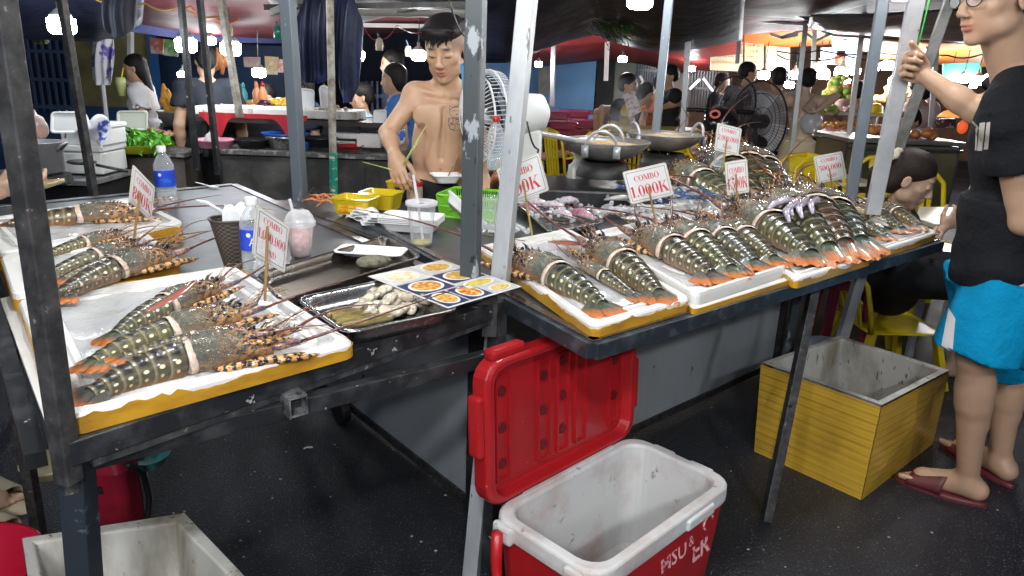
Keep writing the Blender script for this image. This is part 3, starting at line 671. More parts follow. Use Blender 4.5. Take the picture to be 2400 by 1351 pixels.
# price signs
def ribbon(o, cx, cy, rx, ry, a0, a1, thick, thin, n=14):
 pts_o, pts_i = [], []
 for k in range(n + 1):
  a = rad(a0 + (a1 - a0) * k / n); wv = thin + (thick - thin) * abs(math.cos(a)) ** 1.3
  dx, dy = math.cos(a), math.sin(a); pts_o.append((cx + rx * dx, cy + ry * dy)); pts_i.append((cx + (rx - wv) * dx, cy + (ry - (thin if abs(dy) > .7 else thin)) * dy))
 for k in range(n): o.append([pts_o[k], pts_o[k + 1], pts_i[k + 1], pts_i[k]])
def rc(o, x0, y0, x1, y1): o.append([(x0, y0), (x1, y0), (x1, y1), (x0, y1)])
def di(o, x0, y0, x1, y1, w_): o.append([(x0, y0), (x0 + w_, y0), (x1 + w_, y1), (x1, y1)])
def glyph(ch):
 o = []; T, t = .19, .055
 if ch in '0O':
  W = .60 if ch == '0' else .82; ribbon(o, W / 2, .5, W / 2, .52, 0, 360, T, t, 22); return o, W + .06
 if ch == 'C':
  ribbon(o, .40, .5, .40, .52, 48, 318, T, t, 18); rc(o, .66, .62, .72, .98); return o, .80
 if ch == 'M':
  rc(o, .07, 0, .12, 1); rc(o, 0, 0, .22, .04); rc(o, 0, .96, .25, 1); di(o, .44, 0, .08, 1, .19); di(o, .44, 0, .78, 1, .06); rc(o, .76, 0, .94, 1); rc(o, .68, 0, 1.02, .04); rc(o, .78, .96, 1.02, 1); return o, 1.06
 if ch == 'B':
  rc(o, .08, 0, .26, 1); rc(o, 0, 0, .3, .04); rc(o, 0, .96, .3, 1); ribbon(o, .34, .75, .28, .25, -90, 90, T, t); ribbon(o, .36, .27, .34, .27, -90, 90, T, t); rc(o, .26, 0, .38, .05); rc(o, .26, .95, .36, 1); rc(o, .26, .49, .38, .54); return o, .76
 if ch == 'D':
  rc(o, .08, 0, .26, 1); rc(o, 0, 0, .3, .04); rc(o, 0, .96, .3, 1); ribbon(o, .34, .5, .45, .5, -90, 90, T, t, 16); rc(o, .26, 0, .36, .05); rc(o, .26, .95, .36, 1); return o, .85
 if ch == 'K':
  rc(o, .08, 0, .26, 1); rc(o, 0, 0, .34, .04); rc(o, 0, .96, .34, 1); di(o, .26, .42, .66, .98, .07); di(o, .64, 0, .32, .58, .22); rc(o, .52, .96, .84, 1); rc(o, .56, 0, .92, .04); return o, .94
 if ch == 'V':
  di(o, .38, 0, .08, 1, .20); di(o, .44, 0, .70, 1, .055); rc(o, 0, .96, .36, 1); rc(o, .6, .96, .86, 1); return o, .84
 if ch == 'N':
  rc(o, .08, 0, .13, 1); rc(o, .74, 0, .79, 1); di(o, .58, 0, .06, 1, .21); rc(o, 0, 0, .22, .04); rc(o, .64, .96, .88, 1); return o, .90
 if ch == '1':
  rc(o, .18, 0, .36, 1); rc(o, .06, 0, .48, .04); di(o, .04, .82, .2, .98, .12); return o, .54
 if ch == '2':
  ribbon(o, .28, .72, .27, .30, -20, 165, T, t); di(o, .04, .12, .36, .62, .16); rc(o, .02, 0, .56, .16); return o, .62
 if ch == '5':
  rc(o, .12, .84, .54, 1); rc(o, .10, .5, .16, .98); ribbon(o, .22, .30, .33, .32, -120, 110, T, t); return o, .62
 if ch == '8':
  ribbon(o, .28, .75, .25, .26, 0, 360, T * .9, t, 16); ribbon(o, .28, .25, .28, .27, 0, 360, T * .95, t, 16); return o, .62
 if ch == '.': rc(o, .04, 0, .18, .15); return o, .24
 return o, .4
RED = M('red_print', (.62, .05, .07), .4); BORD = M('thin_black_print', (.12, .12, .14), .5)
PAPER = M('laminated_card', (.78, .79, .80), .22, coat=.5, col2=(.74, .74, .73), nscale=5); CARD_EDGE = M('cream_card_edge', (.62, .58, .46), .5)
def price_sign(TL, TR, BR_, BL, Y, lines, stick, label, yl=None, yr=None):
 """TL.. pixel corners; Y depth of left and right edge; stick = (top pixel, bottom pixel, depth)"""
 Yl, Yr = (Y, Y) if yl is None else (yl, yr)
 P = [V(*TL, Yl), V(*TR, Yr), V(*BR_, Yr), V(*BL, Yl)]
 c = sum(P, Vector()) / 4; X = ((P[1] - P[0]) + (P[2] - P[3])) / 2; Z = ((P[0] - P[3]) + (P[1] - P[2])) / 2
 n_ = X.cross(Z).normalized() * -1
 if n_.y < 0: n_ = -n_
 W, Hh = X.length, Z.length; ex, ez = X.normalized(), Z.normalized(); ez = (ez - ex * ez.dot(ex) * 1.0).normalized(); ez = Z.normalized()
 t = thing('price_sign', label, 'sign', V(*stick[1], stick[2]), group='COMBO price signs on bamboo sticks')
 pt = lambda x, y, k=0.: c + ex * x + ez * y - n_ * k
 rp = [(a, b) for a, b in rrect(W, Hh, .006, 5)]
 b1 = MB(); b1.poly([pt(a, b) for a, b in rp], .003, tuple(n_)); part('card', b1, [CARD_EDGE], t, world=True)
 rp = rrect(W - .006, Hh - .006, .005, 5); b2 = MB(); b2.poly([pt(a, b, .0012) for a, b in rp], .0008, tuple(n_)); part('paper_face', b2, PAPER, t, world=True)
 b3 = MB(); iw, ih = W / 2 - .0085, Hh / 2 - .0085
 for (x0, y0, x1, y1) in ((-iw, ih, iw, ih), (-iw, -ih, iw, -ih), (-iw, -ih, -iw, ih), (iw, -ih, iw, ih)):
  hor = y0 == y1; th_ = .0008; q = [(x0 - (0 if hor else th_), y0 - (th_ if hor else 0)), (x1 + (0 if hor else th_), y0 - (th_ if hor else 0)), (x1 + (0 if hor else th_), y1 + (th_ if hor else 0)), (x0 - (0 if hor else th_), y1 + (th_ if hor else 0))]
  b3.add([pt(a, b, .0015 + (0 if hor else .0001)) for a, b in q], [(0, 1, 2, 3)])
 part('border_line', b3, BORD, t, world=True)
 for (txt, cy_, hh, maxw) in lines:
  gl = [glyph(ch) for ch in txt]; tw = sum(g[1] for g in gl); hgt = hh * Hh; sx_ = min(hgt, maxw * W / tw); x = -tw * sx_ / 2; b4 = MB(); kk = 0
  for polys, adv in gl:
   for pg in polys:
    kk += 1; b4.add([pt(x + a * sx_, (cy_ - .5) * Hh + (b - .5) * hgt, .0016 + .00003 * (kk % 9)) for a, b in pg], [(0, 1, 2, 3)])
   x += adv * sx_
  part('lettering', b4, RED, t, world=True)
 s0, s1 = V(*stick[0], stick[2] - .004), V(*stick[1], stick[2])
 part('bamboo_stick', MB().tube([s0, s1], .0032 if stick[2] < 2 else .0036, 7), bamboo, t, world=True)
 return t
L3 = lambda a, b: [('COMBO', .80, .13, .62), (b, .52, .19, .84), ('VND', .22, .13, .40)] if a == 3 else [('COMBO', .72, .17, .66), (b, .34, .33, .88)]
price_sign((313, 388), (364, 438), (354, 522), (303, 470), 1.9, L3(2, '800K'), ((329, 452), (314, 560), 1.80), 'price sign reading COMBO 800K stuck between the middle and back left lids', 1.78, 1.86)
price_sign((604, 484), (677, 528), (669, 644), (590, 595), 1.55, L3(3, '1.000.000'), ((627, 530), (621, 706), 1.50), 'price sign reading COMBO 1.000.000 VND standing in the near left lid', 1.50, 1.58)
price_sign((1162, 396), (1264, 360), (1286, 445), (1188, 485), 2.35, L3(2, '800K'), ((1226, 425), (1247, 552), 2.30), 'price sign half hidden by the leaning pale post, ending in 00K', 2.38, 2.33)
price_sign((1457, 404), (1562, 381), (1578, 457), (1480, 480), 2.45, L3(2, '1.000K'), ((1520, 438), (1540, 540), 2.42), 'price sign reading COMBO 1.000K in front of the blue clawed prawns')
price_sign((1683, 288), (1738, 302), (1731, 366), (1673, 352), 3.3, L3(3, '2.000.000'), ((1704, 328), (1693, 400), 3.27), 'small price sign reading COMBO 2.000.000 VND above the raised back board')
price_sign((1699, 382), (1750, 372), (1757, 452), (1703, 459), 2.9, L3(2, '1.500K'), ((1725, 408), (1728, 500), 2.87), 'glossy price sign reading COMBO 1.500K among the back lobsters')
price_sign((1906, 368), (1974, 355), (1985, 418), (1918, 431), 3.3, L3(3, '500.000'), ((1944, 395), (1956, 470), 3.27), 'price sign reading COMBO 500.000 VND in front of the yellow chairs')
# bottles, cups, tubs
BLUEL = M('blue_label', (.02, .06, .55), .3, col2=(.02, .16, .62), nscale=30, lo=.55, hi=.6)
WATER = clear('water_bottle_plastic', (.75, .82, .86), .16, .05)
def letters(txt, size, p, rot, mat, parent, name='lettering', th=.0, bold=0.):
 cu = bpy.data.curves.new(name, 'FONT'); cu.body = txt; cu.size = size; cu.align_x = 'CENTER'; cu.align_y = 'CENTER'; cu.extrude = th; cu.offset = bold; cu.resolution_u = 2
 cu.materials.append(mat); o = bpy.data.objects.new(name, cu); me = bpy.data.meshes.new_from_object(o); me.transform(Matrix.Translation(p) @ rot.to_4x4()); bpy.data.objects.remove(o)
 if not me.materials: me.materials.append(mat)
 return link(bpy.data.objects.new(name, me), parent)
def bottle(loc, h, label, cap=white_plastic, lab=True, tilt=0., body=WATER, mark=''):
 r = h * .155; t = thing('plastic_bottle', label, 'bottle', loc, group='clear plastic bottles'); t.matrix_world = t.matrix_world @ Matrix.Rotation(tilt, 4, 'Y')
 b = SB(); pr = [(r * .6, 0), (r * .92, .006), (r, .02)]
 for k in range(7): z = .12 + .06 * k; pr += [(r * (.97 if k % 2 else 1.0), z * h)]
 pr += [(r * .92, .56 * h), (r, .62 * h), (r * .98, .70 * h), (r * .70, .80 * h), (r * .42, .87 * h), (r * .38, .93 * h)]
 b.lathe(pr, n=20, cap=False); part('bottle_body', b, body, t)
 b = SB(); b.lathe([(r * .45, .90 * h), (r * .47, .91 * h), (r * .47, .985 * h), (r * .40, h)], n=18); part('cap', b, cap, t)
 if lab:
  b = SB(); b.lathe([(r * 1.015, .36 * h), (r * 1.015, .62 * h)], n=20, cap=False); part('label_sleeve', b, BLUEL, t)
  b = MB(); b.lathe([(.006, 0), (.006, .0006)], (0, -r * 1.03, .56 * h), 12, M3=Matrix.Rotation(rad(90), 3, 'X')); part('logo_mark', b, white_plastic, t)
  if mark: letters(mark, .03, Vector((.010, -r * 1.04, .47 * h)), Matrix.Rotation(rad(90), 3, 'X'), white_plastic, t)
 b = SB(); b.lathe([(r * .55, .004), (r * .9, .02), (r * .93, .30 * h), (0, .30 * h)], n=18, cap=False); part('water', b, clear('water', (.7, .78, .82), .12, .02), t)
 return t
bottle(H(396, 488), .235, 'tall clear water bottle with a blue label behind the 800K sign', tilt=-.03)
bottle(H(600, 648), .215, 'clear water bottle with white cap and blue label behind the 1.000.000 sign', mark='A')
bottle(V(1160, 400, 2.75) , .20, 'empty clear bottle with a red cap in front of the fan', cap=red_plastic, lab=False)
bottle(V(1683, 400, 3.5), .16, 'crumpled clear bottle standing behind the 2.000.000 sign', lab=False, cap=white_plastic)
PINK = M('pink_ice', (.75, .42, .40), .4, col2=(.8, .66, .66), nscale=60, bump=.5, bscale=90)
CUPM = clear('cup_plastic', (.85, .88, .9), .16, .05)
STRAW = clear('straw_plastic', (.86, .88, .9), .6, .2)
def cup(loc, h, r, label, fill=None, dome=False, straw=True):
 t = thing('plastic_cup', label, 'cup', loc, group='see-through plastic cups')
 b = SB(); b.lathe([(0, .002), (r * .68, .002), (r * .72, .012), (r * .84, h * .5), (r * .97, h * .97), (r * 1.04, h * .985), (r * 1.04, h)], n=24, cap=False); part('cup_body', b, CUPM, t)
 b = MB(); b.smooth = True
 if dome: b.lathe([(r * 1.09, h - .012), (r * 1.09, h + .002), (r * .98, h + .006), (r * .90, h + r * .42), (r * .62, h + r * .74), (r * .25, h + r * .86)], n=24, cap=False)
 else: b.lathe([(r * 1.09, h - .008), (r * 1.09, h + .004), (r * .92, h + .004), (r * .90, h - .004), (r * .2, h - .003)], n=24, cap=False)
 part('lid', b, clear('lid_plastic', (.9, .92, .94), .30, .04), t)
 if fill:
  b = SB(); f1 = .80 if dome else .10; b.lathe([(0, .005), (r * .68, .005), (r * (.70 + .22 * f1), h * f1), (0, h * f1 + .004)], n=20, cap=False)
  part('drink', b, fill, t)
 if straw: part('straw', MB().tube([(.004, 0, .02), (-.012, 0, h), (-.026, 0, h * 1.62)], .0045, 8), STRAW, t)
 return t
cup(H(706, 600), .105, .043, 'iced pink drink in a domed clear cup with a straw', PINK, True)
cup(H(988, 575), .14, .047, 'nearly empty clear cup with flat lid and straw in the middle', M('yellow_dregs', (.45, .40, .12), .3), False)
t = thing('plastic_cup', 'small empty ribbed clear cup between the thick black post and the pale post', 'cup', H(1145, 548), group='see-through plastic cups')
b = SB(); b.lathe([(.024, 0), (.026, .01), (.036, .13), (.038, .132)], n=20, cap=False); part('cup_body', b, CUPM, t)
b = MB()
for k in range(12): b.tube([(.0262 * math.cos(k * .52), .0262 * math.sin(k * .52), .01), (.036 * math.cos(k * .52), .036 * math.sin(k * .52), .12)], .0006, 4)
part('ribs', b, CUPM, t)['kind'] = 'stuff'
NAP = M('paper_napkin', (.78, .79, .80), .8, bump=.2, bscale=60)
t = thing('napkin_holder', 'dark woven napkin holder stuffed with white tissues', 'napkin holder', H(560, 628), rz=.5)
def hold(u_, v_):
 a = u_ * 2 * PI; k = (.036 + .030 * v_); sx_, sy_ = abs(math.cos(a)) ** .6 * (1 if math.cos(a) > 0 else -1), abs(math.sin(a)) ** .6 * (1 if math.sin(a) > 0 else -1)
 return (k * sx_, k * .75 * sy_, .14 * v_)
def weave():
 t_ = NT('woven_plastic'); uv = t_.node('ShaderNodeUVMap'); mp = t_.node('ShaderNodeMapping'); mp.inputs['Scale'].default_value = (36, 24, 1); t_.link(uv.outputs[0], mp.inputs[0])
 ck = t_.node('ShaderNodeTexChecker'); ck.inputs['Scale'].default_value = 1; t_.link(mp.outputs[0], ck.inputs[0]); c = t_.mix(ck.outputs[1], (.035, .028, .022), (.11, .09, .07)); t_.color(c); t_.set(Roughness=.5); t_.bump(ck.outputs[1], .6, .003); return t_.m
b = MB(); b.grid(hold, 32, 8); part('basket_body', b, weave(), t, solid=.002)
b = SB(); b.tube([hold(i / 32, 1) for i in range(33)], .004, 6); part('basket_rim', b, M('woven_rim', (.05, .04, .035), .5), t)
for k in range(4):
 b = SB(); b.grid(lambda u_, v_, k=k: (-.035 + .07 * u_ + .01 * k, -.02 + .013 * k + .006 * math.sin(u_ * 7 + k), .09 + .075 * v_ + .018 * math.sin(u_ * 5 + k * 2) * v_), 8, 5); part('tissue', b, NAP, t, solid=.0008)
b = SB(); b.tube([(-.03, 0, .13), (-.075, -.015, .165), (-.10, -.02, .17)], [.013, .010, .009], 6, flat=.35); o = solo('sauce_sachet', b, white_plastic, 'white paper sachet with red end lying over the napkin holder', 'sachet'); o.location = t.location + Vector((-.06, 0, .145))
t = thing('plastic_spoon', 'white plastic spoon at the back corner of the left table', 'spoon', H(490, 440), rz=-.5)
b = SB(); b.ell((.03, 0, .006), (.028, .018, .005)); part('spoon_bowl', b, white_plastic, t); part('spoon_handle', MB().bar((.01, 0, .007), (-.10, .01, .012), .008, .002), white_plastic, t)
# steel trays, clams, menu
def tray(FL, FR, BR_, BL, label, z=.858, h=.035, mat=steel, name='steel_tray', rim=.014):
 c, x, y = lid_frame(FL, FR, BR_, BL, z + h); w_, d_ = x.length, y.length
 Q = [H(*p, z + h) - Vector((c.x, c.y, 0)) for p in (FL, FR, BR_, BL)]
 t = thing(name, label, 'tray', (c.x, c.y, z), group='steel trays on the tables'); mb = SB(); r_ = .035
 loops(mb, [(w_, d_, r_, h - .004), (w_ - .002, d_ - .002, r_, h), (w_ - .012, d_ - .012, r_, h), (w_ - .022, d_ - .022, r_, h - .004), (w_ - .030, d_ - .030, r_, h * .45), (w_ - .045, d_ - .045, r_ * .8, .003), (w_ - .065, d_ - .065, r_ * .6, .0015)])
 for i, (a, b, e) in enumerate(mb.v):
  s_, t_ = a / w_ + .5, b / d_ + .5; p = (Q[0] * (1 - s_) + Q[1] * s_) * (1 - t_) + (Q[3] * (1 - s_) + Q[2] * s_) * t_; mb.v[i] = (p.x, p.y, e)
 part('tray_pan', mb, mat, t, solid=.0012)
 return t
tray((655, 705), (992, 600), (905, 552), (600, 640), 'large stained steel tray with an oyster and a foam plate', mat=M('stained_steel', (.23, .21, .19), .25, .95, col2=(.10, .075, .055), nscale=5, lo=.35, hi=.7, rough2=.45, bump=.1, bscale=20))
tray((812, 782), (1085, 722), (912, 652), (690, 698), 'steel tray holding white clams and razor clams', h=.04)
tray((1288, 545), (1420, 520), (1330, 462), (1212, 478), 'steel tray with squid behind the front right lid', z=.857, h=.03)
def clam_m():
 t_ = NT('clam_shell'); oi = t_.node('ShaderNodeObjectInfo'); co = t_.coord(); rd = oi.outputs['Random']
 c = t_.mix(rd, (.66, .61, .46), (.40, .35, .27)); wv = t_.math('SINE', t_.math('MULTIPLY', t_.voro(co, 3), 500.)); c = t_.mix(t_.ramp(t_.noise(co, 60, 3), .52, .68), c, (.10, .08, .07)); t_.color(c); t_.set(Roughness=.18); t_.b.inputs['Coat Weight'].default_value = .5; t_.bump(wv, .25, .0008); return t_.m
CLAM = clam_m(); b = SB(); b.ell((0, 0, .010), (.024, .018, .011), n=16, k=10)
for i, p in enumerate(b.v):
 x, y, z = p; s_ = 1 - .35 * max(0, x / .024); b.v[i] = (x, y * s_ + .002 * (x / .02) ** 2, .010 + (z - .010) * (s_ + .1) * (1 - .25 * (abs(z - .01) < .002)))
clam_me = b.mesh('clam', CLAM)
CLPX = [(838, 693), (852, 720), (872, 710), (878, 693), (892, 700), (905, 690), (918, 684), (930, 698), (944, 704), (958, 710), (948, 722), (934, 722), (918, 712), (904, 720), (888, 726), (866, 726), (846, 732), (872, 742), (930, 740), (915, 736), (962, 728), (976, 718), (988, 712), (942, 736), (1000, 716), (900, 738)]
for i, (px, py) in enumerate(CLPX):
 z = .866 + (.013 if i in (8, 9, 12, 13, 5, 6, 7, 22) else 0)
 c = bpy.data.objects.new('clam', clam_me); COL.objects.link(c); s_ = R.uniform(.85, 1.15)
 c.matrix_world = Matrix.Translation(H(px, py, z)) @ Euler((R.uniform(-.5, .5), R.uniform(-.5, .5), R.uniform(0, 6.28))).to_matrix().to_4x4() @ Matrix.Diagonal((s_, s_, s_, 1))
 if i == 0: tag(c, 'single brown clam at the left of the heap in the tray', 'clam', 'loose clams in the steel tray')
 else: tag(c, 'cream clam lying in the heap in the clam tray', 'clam', 'clams heaped in the steel tray')
RAZ = M('razor_shell', (.30, .24, .08), .2, col2=(.12, .09, .04), nscale=18, stretch=(1, 5, 1), coat=.6)
for i, (a, b_, lb) in enumerate((((800, 765), (918, 742), 'frontmost long olive razor clam in the clam tray'), ((785, 756), (905, 732), 'second razor clam behind the frontmost one'), ((778, 744), (868, 732), 'thin razor clam third from the tray front'), ((765, 740), (845, 727), 'short razor clam closest to the left rim of the clam tray'))):
 p, q = H(*a, .874), H(*b_, .874); d = q - p; t = thing('razor_clam', lb, 'razor clam', (p + q) / 2, rot=frame(d), group='razor clams'); L = d.length
 for s_ in (-1, 1):
  m_ = SB(); m_.grid(lambda u_, v_, s_=s_: ((u_ - .5) * L, s_ * .008 * math.sin(v_ * PI) + s_ * .001, (v_ - .5) * .018 - .002), 10, 6); part('shell_half', m_, RAZ, t, solid=.001)
m_ = SB(); m_.ell((0, 0, .018), (.052, .034, .018), n=20, k=12, jit=.07)
o = solo('oyster', m_, M('oyster_shell', (.24, .23, .15), .7, col2=(.06, .055, .04), nscale=30, bump=1., bscale=55, bdist=.01), 'rough grey green oyster in the large steel tray', 'oyster', sub=1); o.location = H(878, 628, .862); o.rotation_euler = (0, 0, .5)
def menu_sheet():
 c4 = [H(862, 648, .905), H(1050, 723, .900), H(1222, 672, .900), (H(1036, 610, .905))]
 t = thing('menu_card', 'laminated menu card with food photos across the tray edge', 'menu', sum(c4, Vector()) / 4)
 def P(u_, v_, k=0.): a = c4[0].lerp(c4[1], u_); b_ = c4[3].lerp(c4[2], u_); q = a.lerp(b_, v_); return (q.x, q.y, q.z + k)
 m_ = MB(); m_.add([P(0, 0), P(1, 0), P(1, 1), P(0, 1)], [(0, 1, 2, 3)]); part('card', m_, PAPER, t, world=True, solid=.0012)
 cells = [(.02, .02, .34, .50, 'w', (.75, .74, .70)), (.02, .52, .30, .98, 'w', (.60, .25, .08)), (.36, .02, .66, .48, 'b', (.55, .16, .04)), (.32, .52, .60, .98, 'b', (.62, .30, .10)), (.68, .02, .98, .30, 'b', (.55, .22, .05)), (.62, .50, .80, .98, 'g', (.55, .42, .08)), (.68, .32, .98, .62, 'b', (.50, .08, .03)), (.82, .64, .98, .98, 'g', (.62, .36, .06))]
 for (u0, v0, u1, v1, k, fc) in cells:
  bgc = {'w': (.62, .62, .60), 'b': (.02, .035, .10), 'g': (.48, .48, .50)}[k]
  m_ = MB(); m_.add([P(u0, v0, .0012), P(u1, v0, .0012), P(u1, v1, .0012), P(u0, v1, .0012)], [(0, 1, 2, 3)]); part('food_photo', m_, M('menu_bg_' + k, bgc, .3), t, world=True)
  cu_, cv_ = (u0 + u1) / 2, (v0 + v1) / 2; ru, rv = (u1 - u0) * .44, (v1 - v0) * .42
  for q, (kk, cc) in enumerate(((1., (.78, .77, .74)), (.82, None))):
   m_ = MB(); m_.add([P(cu_ + ru * kk * math.cos(a), cv_ + rv * kk * math.sin(a), .0018 + q * .0006) for a in [i * 2 * PI / 20 for i in range(20)]], [tuple(range(20))])
   part('plate_print', m_, M('menu_plate', (.78, .77, .74), .3) if cc else M('menu_food_%d' % int(fc[0] * 100 + fc[1] * 37), fc, .35, col2=(.72, .55, .12), nscale=85, lo=.46, hi=.56, col3=(.10, .28, .03), n3=60, lo3=.62, hi3=.66), t, world=True)
menu_sheet()
def foam_bowl(name, label, loc, a, b_, h, cat='foam tray', rz=0., rot=None, n=1, mat=foam_thin, group='white foam trays'):
 t = thing(name, label, cat, loc, rz=rz, group=group, rot=rot)
 for k in range(n):
  m_ = MB(); m_.smooth = False; z = k * .006
  loops(m_, [(a, b_, .02, h + z - .002), (a, b_, .02, h + z), (a - .012, b_ - .012, .02, h + z), (a - .045, b_ - .045, .018, z + .004), (a - .055, b_ - .055, .016, z + .003)])
  part('foam_tray', m_, mat, t, solid=.0025)
 return t
foam_bowl('tray_stack', 'stack of white foam food trays in the middle of the worktop', H(965, 540), .21, .14, .035, rz=-.15, n=4)
foam_bowl('foam_plate', 'empty white foam plate lying over the rim of the large steel tray', H(870, 600, .875), .20, .10, .018, rz=-.1)
foam_bowl('foam_food_tray', 'white foam tray leaning against the green basket', H(1095, 520), .24, .13, .03, rot=Euler((-.55, .62, -.35)).to_matrix(), n=2)
t = foam_bowl('foam_bowl', 'white foam bowl with a brush in it on the green basket', H(1045, 475) + Vector((0, 0, .085)), .125, .12, .035, rz=.3, cat='bowl')
part('dip_brush', MB().tube([(0, 0, .01), (.02, 0, .05), (.06, .02, .12)], [.003, .003, .002], 6), bamboo, t)
def tub(loc, w_, d_, h, label, mat=yellow_plastic, rz=0., print_=True):
 t = thing('plastic_tub', label, 'tub', loc, rz=rz, group='yellow plastic tubs')
 m_ = MB(); loops(m_, [(w_ * .82, d_ * .82, .012, 0), (w_ * .98, d_ * .98, .014, h - .008), (w_ * 1.03, d_ * 1.03, .016, h - .006), (w_ * 1.03, d_ * 1.03, .016, h), (w_ * .95, d_ * .95, .012, h), (w_ * .80, d_ * .80, .01, .005)]); part('tub_shell', m_, mat, t)
 if print_:
  m_ = MB(); m_.box((0, -d_ * .470, h * .45), (w_ * .62, .001, h * .5), M3=Matrix.Rotation(-.10, 3, 'X')); part('printed_label', m_, M('orange_print', (.72, .22, .02), .4, col2=(.70, .52, .02), nscale=40, lo=.48, hi=.52), t)
 return t
tub(H(835, 500), .155, .12, .065, 'front yellow plastic tub with orange print on its side', rz=-.25)
tub(H(895, 487), .15, .12, .066, 'second yellow plastic tub overlapping the front one', rz=-.25, print_=False)
tub(H(932, 450), .09, .08, .05, 'small yellow tub under the seller hand', rz=-.2, print_=False)
def jar(loc, label, capc, fillc, h=.09, r=.034):
 t = thing('sauce_jar', label, 'jar', loc, group='sauce jars with coloured lids'); m_ = SB(); m_.lathe([(r * .9, 0), (r, .006), (r, h * .75), (r * .85, h * .82)], n=20, cap=False); part('jar_glass', m_, clear('jar_plastic', (.8, .7, .6), .35), t)
 m_ = SB(); m_.lathe([(0, .003), (r * .93, .003), (r * .93, h * .5), (0, h * .52)], n=18, cap=False); part('sauce', m_, M(capc + '_sauce', fillc, .4, col2=(.6, .35, .12), nscale=50), t)
 m_ = SB(); m_.lathe([(r * .97, h * .78), (r * 1.02, h * .80), (r * 1.02, h * .98), (r * .95, h)], n=24); part('jar_lid', m_, MATS.get(capc) or M(capc, (.62, .02, .02) if 'red' in capc else (.7, .25, .03), .35), t)
jar(H(972, 475), 'jar of chili sauce with a red lid behind the stack of foam trays', 'red_lid', (.45, .14, .05))
jar(H(990, 458), 'jar with an orange lid behind the red lidded jar', 'orange_lid', (.12, .05, .03))
def basket(loc, w_, d_, h, label, rz):
 t = thing('plastic_basket', label, 'basket', loc, rz=rz, group='green plastic baskets'); G = M('green_plastic', (.22, .62, .04), .35)
 m_ = MB(); loops(m_, [(w_ * .9, d_ * .9, .015, .002), (w_ * .9, d_ * .9, .015, .0)], fill=True); part('basket_floor', m_, G, t, solid=.002)
 for z in (.001, h * .5, h):
  m_ = MB(); k = .9 + .1 * z / h; P_ = [(x, y, z) for x, y in rrect(w_ * k, d_ * k, .015)]; m_.tube(P_ + [P_[0]], .004 if z != h * .5 else .0025, 5, flat=1.4); part('basket_ring', m_, G, t)
 m_ = MB()
 pr = rrect(1, 1, .08, 3)
 for i in range(120):
  f = i / 120 * 4; s_, u_ = int(f), (f % 1) * 2 - 1; x, y = ((u_, -1), (1, u_), (-u_, 1), (-1, -u_))[s_]
  m_.bar((x * w_ * .45, y * d_ * .45, 0), (x * w_ * .5, y * d_ * .5, h), .0028, .0016)
 part('basket_slat', m_, G, t)['kind'] = 'stuff'
 return t
basket(H(1120, 505), .27, .20, .085, 'bright green plastic basket behind the thick black post', -.3)
basket(H(1330, 470), .20, .14, .04, 'flat green plastic basket rim behind the squid tray', .3)
for k, (px, py, lb, s_) in enumerate(((845, 512, 'crumpled white tissues beside the yellow tub', .07), (885, 525, 'folded pile of white napkins at the worktop edge', .08))):
 t = thing('napkin_pile', lb, 'napkins', H(px, py), rz=.3 * k, group='white paper napkins on the worktop')
 for j in range(4):
  m_ = MB(); m_.smooth = k == 0; m_.grid(lambda u_, v_, j=j: ((u_ - .5) * s_ * 1.5 + .01 * j, (v_ - .5) * s_ + .006 * math.sin(u_ * 8 + j), .004 + .009 * j + (.014 * noise.noise(Vector((u_ * 3 + j, v_ * 3, k))) if k == 0 or j == 3 else .002 * noise.noise(Vector((u_ * 3 + j, v_ * 3, k)))) - (.035 * max(0, u_ - .78) * 4 * (k == 0))), 10, 8); part('napkin', m_, NAP, t, solid=.001)
m_ = SB()
for k in range(7):
 q = H(1150, 455) + Vector((R.uniform(-.05, .05), R.uniform(-.03, .03), .05 + .014 * k)); m_.ell(q, (.045, .035, .02), Euler((R.uniform(-1, 1), R.uniform(-1, 1), R.uniform(0, 3))).to_matrix(), 10, 6, .1)
o = solo('crab_shells', m_, M('orange_shell', (.68, .22, .08), .35, col2=(.7, .42, .2), nscale=22, bump=.3), 'heap of orange crab shells in the green basket', 'shells')
t = thing('snack_packet', 'shiny purple packet beside the plastic bag', 'packet', H(1312, 462), rz=.2)
m_ = SB(); m_.grid(lambda u_, v_: ((u_ - .5) * .10, .02 * (v_ - .5) + .004 * math.sin(u_ * 9), .055 * v_ + .004 * noise.noise(Vector((u_ * 6, v_ * 6, 1))) + .006 * u_), 12, 8); part('packet_foil', m_, M('purple_foil', (.50, .03, .52), .22, .3, bump=.5, bscale=60), t, solid=.006)
t = thing('plastic_bag', 'pale knotted plastic bag standing behind the purple packet', 'bag', H(1350, 455))
m_ = SB(); BAG = clear('pale_bag', (.72, .76, .70), .62, .25, .8, 30)
m_.grid(lambda u_, v_: ((lambda r_: (r_ * math.cos(u_ * 2 * PI), r_ * .8 * math.sin(u_ * 2 * PI), .19 * v_))((.058 * (1 - v_) ** .45 + .012) * (1 + .16 * math.sin(u_ * 19 + v_ * 3)) if v_ < .72 else .026 + .010 * math.sin(v_ * 20))), 30, 14); part('bag_body', m_, BAG, t)
SQ = M('squid_skin', (.62, .56, .60), .22, col2=(.40, .20, .30), nscale=18, lo=.5, hi=.68, coat=.8, bump=.3, bscale=60, col3=(.22, .04, .09), n3=90, lo3=.6, hi3=.64); SQP = M('purple_squid', (.42, .10, .18), .2, col2=(.66, .50, .55), nscale=20, coat=.8)
